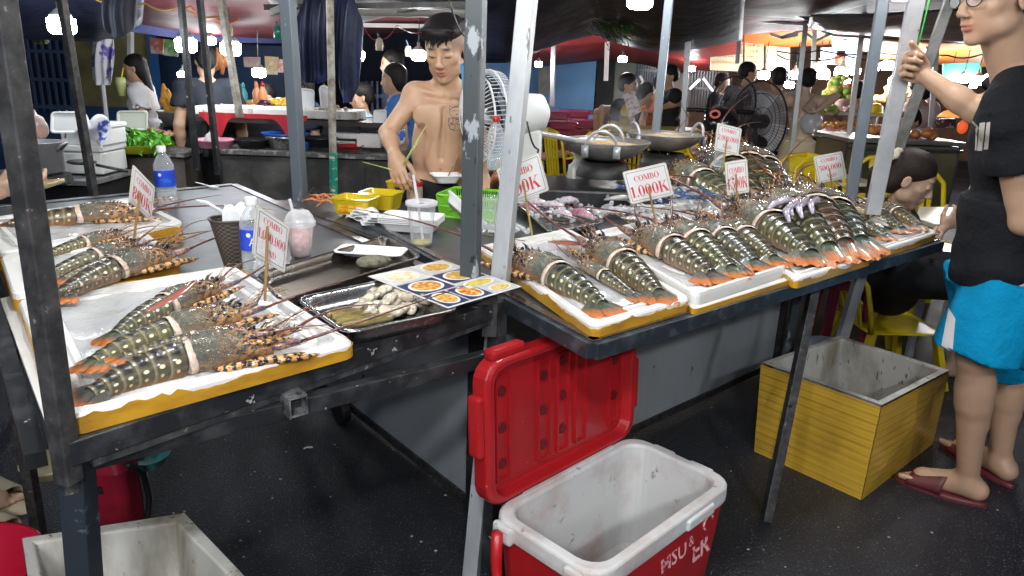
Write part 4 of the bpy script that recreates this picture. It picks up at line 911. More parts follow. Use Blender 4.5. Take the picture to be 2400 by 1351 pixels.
for k, (px, py, ang, L, mt, lb) in enumerate(((1365, 515, -.9, .13, SQP, 'large purple squid body on the right side of the squid tray'), (1260, 488, -.3, .10, SQ, 'pale squid at the back left of its tray'), (1300, 495, -.6, .11, SQ, 'pale squid in the middle of its tray'), (1335, 482, .1, .09, SQ, 'whitish squid lying across the back of its tray'), (1245, 500, -.9, .08, SQP, 'small reddish squid by the stick of the 00K sign'), (1320, 515, -.9, .10, SQ, 'pale squid at the front of its tray'))):
 t = thing('squid', lb, 'squid', H(px, py, .868), rz=ang, group='squid on the steel tray'); m_ = SB()
 m_.tube([(-L * .5, 0, .016), (-L * .3, 0, .02), (0, 0, .024), (L * .3, 0, .02), (L * .5, 0, .01)], [.016, .024, .025, .018, .003], 12, flat=.75); part('mantle', m_, mt, t)
 for j in range(5):
  m_ = SB(); a = (j - 2) * .25; m_.tube([(-L * .48, 0, .014), (-L * .75, a * .03, .018), (-L * .95, a * .06, .008), (-L * 1.1, a * .05 + .01, .006)], [.006, .005, .004, .001], 6); part('tentacle', m_, mt, t)
BC = M('blue_claw', (.02, .05, .22), .25, col2=(.04, .12, .35), nscale=20, coat=.5); PB = M('prawn_grey_shell', (.42, .42, .38), .2, col2=(.16, .18, .17), nscale=24, coat=.7, bump=.2)
for k in range(16):
 px, py = R.uniform(1425, 1640), R.uniform(418, 482); ang = R.uniform(-1.2, .6)
 t = thing('river_prawn', 'grey river prawn with blue claws heaped on the ice board', 'prawn', H(px, py, .893 + R.uniform(0, .03)), rz=ang, group='blue clawed river prawns')
 m_ = SB(); m_.tube([(.05, 0, .01), (.03, 0, .012), (0, 0, .014), (-.03, 0, .012), (-.055, 0, .007), (-.075, 0, .003)], [.003, .011, .012, .010, .007, .003], 10); part('body', m_, PB, t)
 for s_ in (-1, 1):
  m_ = SB(); j = R.uniform(.02, .06); m_.tube([(.02, s_ * .01, .01), (.06, s_ * j, .03), (.12, s_ * (j + .01), .012), (.155, s_ * j, .006)], [.0028, .003, .0032, .001], 6); part('claw', m_, BC, t)
ICE = clear('ice', (.9, .94, .97), .30, .1, .8, 70)
m_ = MB()
for k in range(90):
 px, py = (R.uniform(1400, 1680), R.uniform(415, 492)) if k > 35 else (R.uniform(1235, 1395), R.uniform(475, 520)); m_.ell(H(px, py, .895 if k > 35 else .868) + Vector((0, 0, R.uniform(0, .02))), R.uniform(.007, .014), n=5, k=3, jit=.3)
o = part('crushed_ice', m_, ICE); tag(o, 'crushed ice and wet film around prawns and squid', kind='stuff')
OCT = M('octopus_skin', (.52, .48, .58), .22, col2=(.30, .26, .36), nscale=22, coat=.8, bump=.3)
t = thing('octopus', 'pale lilac octopus arms draped over the third row of lobsters', 'octopus', H(1870, 480, .95))
for k, pts in enumerate((((1800, 490), (1815, 478), (1840, 470), (1862, 472)), ((1850, 520), (1842, 495), (1862, 478), (1888, 472)), ((1880, 510), (1872, 488), (1885, 474), (1900, 470)), ((1905, 500), (1900, 480), (1912, 470), (1925, 474)), ((1858, 505), (1850, 486), (1870, 470), (1880, 468)))):
 m_ = SB(); m_.tube([H(x, y, .985 + .006 * j * (3 - j)) for j, (x, y) in enumerate(pts)], [.005, .012, .016, .014], 9); part('arm', m_, OCT, t, world=True)
m_ = SB(); m_.ell(H(1885, 470, .97), (.045, .035, .03)); part('head', m_, OCT, t, world=True)
WSH = M('white_shellfish', (.74, .72, .64), .25, col2=(.45, .42, .35), nscale=40, stretch=(1, 6, 1), coat=.5)
for k, (a, b_, lb) in enumerate((((2030, 515), (2070, 533), 'white ribbed shell in front on the last right board'), ((2038, 510), (2082, 530), 'second white ribbed shell on the last right board'), ((2045, 505), (2080, 520), 'third white ribbed shell on the last right board'))):
 p, q = H(*a, .905), H(*b_, .905); m_ = SB(); m_.tube([p, p.lerp(q, .3), p.lerp(q, .7), q], [.004, .012, .012, .004], 10, flat=.6); solo('white_shell', m_, WSH, lb, 'shell', 'white shells on the last board')
for k, (px, py, lb) in enumerate(((2008, 500, 'round beige clam left of the other on the last board'), (2022, 505, 'round beige clam right of its neighbour on the last board'))):
 m_ = SB(); m_.ell((0, 0, .012), (.024, .018, .013), n=16, k=10); o = solo('beige_clam', m_, M('beige_clam_shell', (.55, .45, .25), .2, coat=.6), lb, 'clam'); o.location = H(px, py, .91)
m_ = SB(); m_.grid(lambda u_, v_: ((u_ - .5) * .11, (v_ - .5) * .034 * math.sin(PI * max(.04, min(.96, u_))), .004 * math.sin(v_ * PI) + .006 * u_), 12, 6)
o = solo('shell_flap', m_, M('maroon_flap', (.36, .13, .10), .15, coat=.8), 'maroon oval shell flap lying between the near left lobsters', 'shell flap', solid=.001); o.matrix_world = Matrix.Translation(H(405, 700, .965)) @ Euler((0, -.35, .75)).to_matrix().to_4x4()
m_ = SB(); m_.grid(lambda u_, v_: ((u_ - .5) * .12, (v_ - .5) * .05 * math.sin(PI * max(.06, min(.94, u_))), .004 * math.sin(v_ * PI)), 12, 6)
o = solo('shell_flap', m_, MATS['maroon_flap'], 'reddish brown shell flap at the back of the front right lid', 'shell flap', solid=.001); o.matrix_world = Matrix.Translation(H(1330, 570, .905)) @ Euler((.1, 0, -.1)).to_matrix().to_4x4()
t = thing('steel_bowl', 'shallow steel bowl of prawns under the 500.000 sign', 'bowl', H(1930, 490, .870) )
m_ = SB(); m_.lathe([(.05, 0), (.09, .012), (.115, .04), (.125, .046), (.125, .048), (.112, .042)], n=32, cap=False); part('bowl_shell', m_, steel, t, solid=.0015)
for k in range(12):
 m_ = SB(); a = R.uniform(0, 6.28); r_ = R.uniform(0, .07); c_ = Vector((r_ * math.cos(a), r_ * math.sin(a), .034)); d = Vector((math.cos(a * 3), math.sin(a * 3), .1)) * .03; m_.tube([c_ - d, c_ + Vector((0, 0, .01)), c_ + d], [.004, .009, .003], 7)
 o = part('prawn', m_, M('brown_prawn', (.22, .17, .09), .25, col2=(.4, .22, .1), nscale=40, coat=.5), None); o.location = t.location; tag(o, 'small brown prawn in the shallow steel bowl', 'prawn', 'prawns in the steel bowl')
for k in range(14):
 m_ = SB(); q = H(R.uniform(722, 775), R.uniform(472, 486)) + Vector((0, 0, .01 + R.uniform(0, .02))); a = R.uniform(0, 3.1); d = Vector((math.cos(a), math.sin(a) * .5, R.uniform(-.1, .3))) * R.uniform(.03, .06); m_.tube([q - d, q + Vector((0, 0, .008)), q + d], [.002, .005, .002], 6)
 solo('crab_claw', m_, M('crab_orange', (.58, .13, .03), .3, col2=(.7, .4, .2), nscale=40), 'orange cooked crab leg in the heap behind the grey post', 'crab leg', 'crab legs heaped behind the grey post')
for k, (a, b_, c_) in enumerate((((1030, 500), (1085, 545), (1230, 565)), ((705, 475), (735, 440), (800, 470)))):
 m_ = MB(); m_.tube([H(*a, .90), H(*b_, .885), H(*c_, .90)], .0016, 5); solo('loose_antenna', m_, ANT, ('long loose lobster antenna crossing the worktop behind the posts', 'thin brown antenna sticking out of the crab legs')[k], 'antenna')
m_ = MB(); m_.poly([H(70, 552, .885), H(230, 538, .885), H(215, 556, .885), H(95, 566, .885)], .002, (0, 0, 1)); solo('knife_blade', m_, steel, 'wide steel knife blade lying between the two back left lids', 'knife')
# woks, stove, ladle
IRON = M('wok_iron', (.36, .35, .33), .36, .5, col2=(.16, .15, .13), nscale=8, rough2=.5, lo=.4, hi=.7, bump=.15, bscale=35)
def wok(c, r, label, food, rz):
 t = thing('wok', label, 'wok', c, rz=rz, group='big two handled woks'); m_ = SB(); d_ = r * .42
 pr = [(r * math.sin(a), d_ * (1 - math.cos(a)) * 1.55) for a in [i / 12 * 1.25 for i in range(13)]]; top = pr[-1]; pr = [(x * r / top[0], z) for x, z in pr]
 m_.lathe(pr, n=40, cap=False); part('pan', m_, IRON, t, solid=.003); h = pr[-1][1]
 m_ = SB(); m_.tube([(r * math.cos(i * PI / 20), r * math.sin(i * PI / 20), h) for i in range(41)], .004, 6, cap=False); part('rim', m_, IRON, t)
 m_ = SB(); zz = h * .78; rr_ = r * .92
 m_.lathe([(rr_, zz), (rr_ * .6, zz + .008), (rr_ * .3, zz + .016), (0, zz + .018)], n=24, cap=False); part('food', m_, food, t)
 for s_ in (-1, 1):
  m_ = SB(); m_.tube([(r * .97 * 1.0 * s_ * math.cos(.32 * math.cos(a) + 0), r * .34 * math.cos(a), h - .02 + .075 * math.sin(a)) for a in [i * PI / 12 for i in range(13)]], .007, 8); hd = part('handle', m_, alu, t)
  for q in (-1, 1):
   m_ = SB(); m_.box((r * .94 * s_, q * r * .34, h - .03), (.012, .03, .05)); part('rivet_plate', m_, alu, hd)
 return t
NOOD = M('fried_noodles', (.62, .46, .22), .5, col2=(.38, .14, .03), nscale=55, bump=1., bscale=90, bdist=.01); BROTH = M('orange_crust', (.42, .24, .12), .6, col2=(.55, .42, .3), nscale=20, bump=.4)
wc = V(1418, 345, 3.25); wok(wc + Vector((0, 0, -.06)), .195, 'front wok of fried noodles with two arched handles', NOOD, rad(78))
wc2 = V(1560, 330, 3.7); wok(wc2 + Vector((0, 0, -.05)), .185, 'second wok behind with an orange crust and wide handles', BROTH, rad(15))
t = thing('gas_stove', 'black cast iron stove block under the two woks', 'stove', V(1450, 440, 3.3))
sb = wc.z - .06
for c_, s_ in ((wc, 1), (wc2, .95)):
 m_ = SB(); m_.lathe([(.12, -.08), (.12, -.06), (.10, -.01), (.09, -.01), (.09, -.06)], (c_.x, c_.y, c_.z - .05), 28, cap=False); Wp('burner_ring', m_, M('cast_iron', (.012, .012, .013), .5, bump=.3), t)
m_ = MB(); m_.box((wc.x - .05, wc.y - .02, sb - .25), (.62, .42, .30)); Wp('stove_body', m_, M('black_stove', (.018, .02, .024), .35, .4, col2=(.05, .05, .05), nscale=14), t, bevel=.01)
m_ = MB(); m_.box((wc2.x + .05, wc2.y, sb - .28), (.55, .40, .32)); Wp('stove_body', m_, MATS['black_stove'], t, bevel=.01)
for s_ in (-.2, .15): Wp('knob', MB().lathe([(.022, 0), (.02, .02)], (wc.x + s_, wc.y - .235, sb - .17), 14, M3=Matrix.Rotation(rad(90), 3, 'X')), MATS['cast_iron'], t)
t = thing('ladle', 'long steel ladle handle slanting out of the front wok', 'ladle', V(1410, 345, 3.2))
m_ = SB(); m_.tube([V(1240, 305, 3.0), V(1412, 345, 3.2)], .011, 10); Wp('handle', m_, alu, t); m_ = SB(); m_.ell(V(1425, 350, 3.22), (.04, .04, .015)); Wp('scoop', m_, alu, t)
# fan beside the seller
t = thing('electric_fan', 'white caged electric fan with a blue strip beside the seller', 'fan', V(1150, 400, 2.95))
fc_ = V(1150, 272, 2.95); ax = Vector((-.91, -.42, -.06)).normalized(); fr = frame(ax); FR_ = .175
WW = M('fan_white', (.72, .74, .77), .35)
for s_, dz in ((1, .0), (1, .052), (.72, .085), (.35, .10)):
 m_ = SB(); m_.tube([fc_ + fr @ Vector((dz, FR_ * s_ * math.cos(i * PI / 20), FR_ * s_ * math.sin(i * PI / 20))) for i in range(41)], .004 if s_ == 1 else .002, 6, cap=False); Wp('cage_ring', m_, WW, t)
for k in range(64):
 a = k * 2 * PI / 64; m_ = MB(); ca, sa = math.cos(a), math.sin(a)
 m_.tube([fc_ + fr @ Vector((x, FR_ * s_ * ca, FR_ * s_ * sa)) for x, s_ in ((0, 1), (.05, 1.0), (.085, .72), (.10, .35), (.10, .2))], .0013, 4, cap=False)
 m_.tube([fc_ + fr @ Vector((x, FR_ * s_ * ca, FR_ * s_ * sa)) for x, s_ in ((0, 1), (-.04, .95), (-.07, .6), (-.08, .25))], .0013, 4, cap=False); Wp('cage_wire', m_, WW, t)
for k in range(5):
 m_ = SB(); a0 = k * 2 * PI / 5
 m_.grid(lambda u_, v_: fc_ + fr @ Vector((.02 + .035 * (u_ - .5) * (1 - .3 * v_), (.03 + .135 * v_) * math.cos(a0 + (u_ - .5) * .95), (.03 + .135 * v_) * math.sin(a0 + (u_ - .5) * .95))), 8, 6); Wp('blade', m_, clear('smoke_blade', (.04, .045, .05), .75), t, solid=.002)
m_ = SB(); m_.lathe([(.001, .05), (.03, .045), (.035, 0), (.035, -.02)], fc_, 18, M3=fr @ Matrix.Rotation(rad(90), 3, 'Y')); Wp('hub', m_, WW, t)
m_ = MB(); m_.bar(fc_ + fr @ Vector((.106, -.02, .20)), fc_ + fr @ Vector((.108, .05, -.19)), .028, .002, up=ax); Wp('blue_strip', m_, M('bright_blue', (.0, .32, .72), .4), t)
m_ = SB(); m_.tube([fc_ - ax * .08, fc_ - ax * .10, fc_ - ax * .22, fc_ - ax * .25], [.05, .085, .075, .03], 20); Wp('motor_housing', m_, M('fan_shell_white', (.74, .76, .74), .4), t)
m_ = MB(); m_.bar(fc_ - ax * .17 + Vector((0, 0, -.06)), fc_ - ax * .17 + Vector((0, 0, -.45)), .11, .08); Wp('neck', m_, MATS['fan_shell_white'], t, bevel=.015)
# red cooler
CW = M('cooler_white', (.60, .61, .60), .45, col2=(.42, .31, .28), nscale=5, lo=.44, hi=.72, bump=.1, bscale=120, col3=(.22, .19, .15), n3=26, lo3=.66, hi3=.74)
A_, B_, C_, D_ = H(1160, 1205, .42), H(1382, 1350, .42), H(1722, 1145, .42), H(1490, 1002, .42)
cc = (A_ + B_ + C_ + D_) / 4; lx = ((C_ - B_) + (D_ - A_)) / 2; lw, ld = lx.length, ((A_ - B_).length + (D_ - C_).length) / 2; crz = math.atan2(lx.y, lx.x)
t = thing('cool_box', 'large open red cool box with a white rim', 'cooler', (cc.x, cc.y, 0), rz=crz)
h = .42; w_, d_ = lw, ld
m_ = MB(); m_.smooth = False; loops(m_, [(w_ * .86, d_ * .84, .05, 0), (w_ * .97, d_ * .97, .055, h - .045), (w_ * .9, d_ * .9, .055, h - .045)], fill=False); part('shell', m_, red_plastic, t)
m_ = MB(); m_.smooth = False; loops(m_, [(w_ * .97, d_ * .97, .055, h - .046), (w_, d_, .06, h - .046), (w_ * 1.005, d_ * 1.005, .06, h - .03), (w_ * 1.0, d_ * 1.0, .06, h - .006), (w_ * .98, d_ * .98, .06, h), (w_ - .052, d_ - .050, .055, h), (w_ - .06, d_ - .058, .055, h - .008), (w_ - .10, d_ - .10, .055, .12), (w_ - .15, d_ - .15, .05, .05)]); part('white_liner', m_, CW, t, bevel=.003)
m_ = SB(); m_.grid(lambda u_, v_: ((u_ - .5) * .26 - .02, (v_ - .5) * .15, .075 + .04 * noise.noise(Vector((u_ * 5, v_ * 5, 3)))), 16, 12); part('maroon_bag', m_, M('maroon_bag', (.16, .02, .06), .35, bump=.6, bscale=30), t)
m_ = SB()
hx = -w_ / 2 - .012
pp = [(hx, -d_ * .33, h - .06), (hx - .012, -d_ * .33, h - .02), (hx - .012, -d_ * .33, h - .10), (hx - .02, -d_ * .28, h - .16), (hx - .02, d_ * .28, h - .16), (hx - .012, d_ * .33, h - .10), (hx - .012, d_ * .33, h - .02)]
m_.tube(pp[1:], .014, 10); part('carry_handle', m_, red_plastic, t)
for s_ in (-1, 1):
 m_ = MB(); m_.box((-w_ / 2 - .004, s_ * d_ * .33, h - .03), (.02, .06, .045)); part('handle_mount', m_, CW, t, bevel=.008)
for s_ in (-1, 1):
 m_ = MB(); m_.box((w_ * .5 + .003, s_ * d_ * .18, h - .02), (.02, .07, .03)); part('latch_lug', m_, CW, t, bevel=.006)
m_ = MB(); m_.box((w_ * .20, -d_ * .5 - .002, h - .03), (.12, .012, .03)); part('latch_lug', m_, CW, t, bevel=.006)
PR = M('faded_pink_print', (.78, .38, .40), .5, col2=(.42, .02, .025), nscale=60, lo=.56, hi=.60)
q = Matrix.Rotation(rad(90) - .12, 3, 'X')
letters('MSU', .058, Vector((w_ * .04, -d_ * .484, .315)), q, PR, t, bold=.001)
letters('&', .04, Vector((w_ * .17, -d_ * .486, .325)), q, PR, t); letters('ER', .075, Vector((w_ * .27, -d_ * .478, .275)), q, PR, t, bold=.002)
m_ = SB()
for k in range(5): m_.tube([(w_ * .30 + .02 * math.cos(a) * (1 - k * .0), -d_ * .487 + .0004 * k, .345 + .02 * math.sin(a) + .0) for a in (k * .9, k * .9 + .5, k * .9 + .9)], .003, 5)
part('worn_emblem', m_, PR, t)['kind'] = 'stuff'
t2 = thing('hinged_lid', 'red lid', 'lid'); bpy.data.objects.remove(t2)
LH = .36; lid_o = MB(); rp_ = rrect(w_ * 1.0, LH, .05, 8)
lf = Matrix.Translation((0, d_ * .5 + .012, h + LH / 2 + .0)) @ Matrix.Rotation(rad(90) - .06, 4, 'X')
def lidpart(nm, mb, mt, par=t, **kw):
 mb.v = [tuple(lf @ Vector(p)) for p in mb.v]; return part(nm, mb, mt, par, **kw)
m_ = MB(); loops(m_, [(w_ * .98, LH * .98, .05, -.05), (w_ * 1.02, LH * 1.02, .055, -.04), (w_ * 1.02, LH * 1.02, .055, .0), (w_ * .98, LH * .98, .05, .006), (w_ * .93, LH * .92, .045, .006), (w_ * .90, LH * .88, .04, -.022)]); LIDP = lidpart('lid', m_, red_plastic, bevel=.003)
for k in range(7):
 x = -w_ * .38 + k * w_ * .127
 if k in (1,5): continue
 m_ = MB();
 for sx_ in (-.021, .021): m_.box((x + sx_, 0, -.018), (.004, LH * .74, .008))
 for sy_ in (-1, 1): m_.box((x, sy_ * LH * .37, -.018), (.046, .004, .008))
 lidpart('panel_rib', m_, red_plastic, LIDP)
for (i, j) in ((0, 1), (0, 0), (0, -1), (2, 1), (2, 0), (2, -1), (3, 1.2), (3, .2), (3, -.8), (6, .6), (6, -.5)):
 m_ = MB(); x = -w_ * .38 + i * w_ * .127; m_.lathe([(.015, .0), (.0135, -.001), (.0125, .004), (0, .004)], (x, j * LH * .26, -.0215), 16, cap=False); lidpart('round_recess', m_, M('dark_red_recess', (.13, .006, .008), .5), LIDP)
for s_ in (-1, 1):
 m_ = MB(); m_.box((s_ * (w_ * .51 + .008), -.03 * s_, -.02), (.024, LH * .42, .04)); lidpart('side_grip', m_, red_plastic, LIDP, bevel=.008)
m_ = MB(); m_.box((-w_ * .36, LH * .5 + .012, -.02), (.11, .03, .035)); lidpart('latch', m_, red_plastic, LIDP, bevel=.01)
m_ = MB(); m_.box((.0, -LH * .5 - .004, .012), (w_ * .62, .016, .008)); lidpart('hinge_strip', m_, CW, LIDP)
# foam boxes on the ground
def open_box(name, label, bot, top, th, inner, outer, zt, depth, bands=True):
 """bot, top: four corner points (front left, front right, back right, back left)"""
 c = sum(bot, Vector()) / 4; t = thing(name, label, 'foam box', (c.x, c.y, 0), group='open foam boxes on the ground')
 m_ = MB(); ct = sum(top, Vector()) / 4
 tin = [p + (ct - p).normalized() * th * 1.35 for p in top]; bin_ = [p + (c - p).normalized() * th * 1.6 + Vector((0, 0, .04)) for p in bot]
 V8 = list(bot) + list(top) + tin + bin_
 fs = []
 for i in range(4): j = (i + 1) % 4; fs += [(4 + i, 4 + j, 8 + j, 8 + i), (8 + i, 8 + j, 12 + j, 12 + i)]
 fs += [(12, 13, 14, 15)]; m_.add(V8, fs); part('foam_wall', m_, inner, t, world=True, bevel=.006)
 m_ = MB(); n_ = 9
 for i in range(4):
  j = (i + 1) % 4
  a0, a1, b0, b1 = bot[i], bot[j], top[i], top[j]; o_ = Vector(((a1 - a0).y, -(a1 - a0).x, 0)).normalized() * .0018
  m_.add([a0 + o_, a1 + o_, b1 + o_ - Vector((0, 0, .008)), b0 + o_ - Vector((0, 0, .008))], [(0, 1, 2, 3)], [(0, 0), (1, 0), (1, 1), (0, 1)])
 part('tape_wrap', m_, outer, t, world=True)
 return t
def banded_tape():
 t_ = NT('banded_ochre_tape'); co = t_.coord(); uv = t_.node('ShaderNodeUVMap'); sp = t_.node('ShaderNodeSeparateXYZ'); t_.link(uv.outputs[0], sp.inputs[0]); v = sp.outputs[1]; u = sp.outputs[0]
 wv = t_.math('ADD', t_.math('MULTIPLY', v, 12.), t_.math('MULTIPLY', t_.noise(co, 2, 2), .25)); f = t_.math('FRACT', wv)
 c = t_.mix(t_.math('MULTIPLY', t_.ramp(f, .74, .84), t_.ramp(t_.noise(t_.coord('Object', (3, 3, 30)), 1.5, 3), .35, .6)), (.66, .41, .045), (.46, .25, .025)); c = t_.mix(t_.ramp(t_.math('FRACT', t_.math('MULTIPLY', wv, 1.93)), .86, .9, 0, .6), c, (.42, .22, .02)); c = t_.mix(t_.ramp(t_.noise(co, 6, 4), .5, .75, 0, .4), c, (.20, .11, .03))
 t_.color(c); t_.set(Roughness=.38); t_.b.inputs['Coat Weight'].default_value = .3; t_.bump(t_.ramp(f, .6, .8), .3, .002); return t_.m
BT = banded_tape(); zt = .375
open_box('open_foam_box', 'tall empty foam box wrapped in yellow tape by the man in shorts', [H(1768, 1058, 0), H(2018, 1172, 0), H(2185, 1040, 0), H(1950, 960, 0)], [H(1785, 850, zt), H(2066, 950, zt), H(2225, 868, zt), H(1968, 787, zt)], .03, foam_dirty, BT, zt, .3)
zt2 = .30
tp = [H(95, 1560, zt2), H(620, 1400, zt2), H(432, 1203, zt2), H(52, 1262, zt2)]; bt = [Vector((p.x, p.y, 0)) + (sum(tp, Vector()) / 4 - p) * Vector((1, 1, 0)).length * .04 for p in tp]
for p in bt: p.z = 0
open_box('open_foam_box', 'grimy empty foam box under the near table at the bottom border', bt, tp, .03, foam_dirty, tape, zt2, .28)
t = thing('jerrycan', 'dark red plastic can with a grip under the near table', 'can', H(262, 1235, 0))
JR = M('dark_red_plastic', (.30, .012, .03), .35, col2=(.12, .01, .02), nscale=5, bump=.1)
m_ = MB(); loops(m_, [(.17, .11, .03, 0), (.18, .12, .035, .01), (.18, .12, .035, .22), (.15, .10, .03, .265), (.08, .06, .02, .285)]); part('can_body', m_, JR, t, bevel=.006)
m_ = MB(); m_.box((0, -.061, .17), (.055, .004, .025)); part('grip_slot', m_, wire_dark, t)
m_ = MB(); m_.lathe([(.022, .28), (.022, .31), (.028, .31), (.028, .325)], (-.02, 0, 0), 14); part('cap', m_, wire_dark, t)
m_ = SB(); m_.tube([H(300, 1090, .3), H(335, 1110, .2), H(350, 1170, .1), H(345, 1230, .01), H(420, 1260, .01)], .009, 8); solo('rubber_hose', m_, M('black_hose', (.01, .01, .011), .5), 'black rubber hose curling beside the red can', 'hose')
t = thing('washing_basin', 'crimson plastic basin at the lower left border', 'basin', H(-75, 1465, 0)); m_ = SB(); m_.lathe([(.13, 0), (.17, .10), (.18, .17), (.19, .175), (.19, .165), (.172, .16), (.155, .05), (0, .04)], n=40, cap=False); part('basin_shell', m_, M('crimson_plastic', (.42, .006, .03), .3, coat=.3), t)
t = thing('cream_bowl', 'cream plastic bowl rim poking out under the table leg', 'bowl', H(120, 1110, .12)); m_ = SB(); m_.lathe([(.05, 0), (.075, .03), (.085, .045), (.08, .044), (.06, .012), (0, .01)], n=28, cap=False); part('bowl_shell', m_, M('cream_plastic', (.45, .40, .24), .5), t)
t = thing('teal_basin', 'teal plastic basin edge in shadow below the near table', 'basin', H(345, 1068, .18)); m_ = SB(); m_.lathe([(.05, -.03), (.065, .0), (.07, .004), (.065, .003), (.045, -.02), (0, -.02)], n=28, cap=False); part('basin_shell', m_, M('teal_plastic', (.06, .30, .27), .45), t)
m_ = SB(); m_.tube([(0, 0, 0), (.01, .008, .002), (.02, .008, .002), (.03, .014, 0)], .0035, 6); o = solo('white_scrap', m_, white_plastic, 'tiny white curled scrap on the asphalt between table legs', 'scrap'); o.location = H(722, 1052, .003)
def sheet(px, py, w_, d_, label, rz=0., z=.862, lift=.02):
 m_ = SB(); m_.grid(lambda u_, v_: ((u_ - .5) * w_ + .02 * noise.noise(V3_((v_ * 4, px, 0))), (v_ - .5) * d_ + .02 * noise.noise(V3_((u_ * 4, py, 0))), lift * (.5 + noise.noise(V3_((u_ * 5 + px, v_ * 4, 1))) + .5 * abs(noise.noise(V3_((u_ * 13, v_ * 13 + py, 2)))))), 26, 20)
 o = solo('plastic_sheet', m_, film, label, 'plastic sheet', 'crumpled clear plastic sheets on the tables'); o.location = H(px, py, z); o.rotation_euler = (0, 0, rz)
V3_ = Vector
sheet(1560, 520, .34, .14, 'crumpled clear sheet between the 1.000K sign and the grey tray', .5, .87); sheet(1440, 505, .22, .14, 'crumpled clear sheet between the squid tray and the prawns', .3, .87, .03)
sheet(620, 560, .16, .12, 'crumpled clear sheet behind the napkin holder', .2, .858, .012); sheet(1180, 545, .16, .12, 'crumpled clear sheet between the two near posts', .4, .86, .02); sheet(1690, 505, .24, .12, 'crumpled clear sheet under the 1.500K sign', .4, .875, .03)
foam_bowl('foam_plate', 'wet white foam plate beside the squid tray', H(1400, 470, .868), .18, .12, .02, rz=.4); foam_bowl('foam_plate', 'white foam plate at the back left of the prawn board', H(1460, 425, .875), .2, .12, .02, rz=.2)
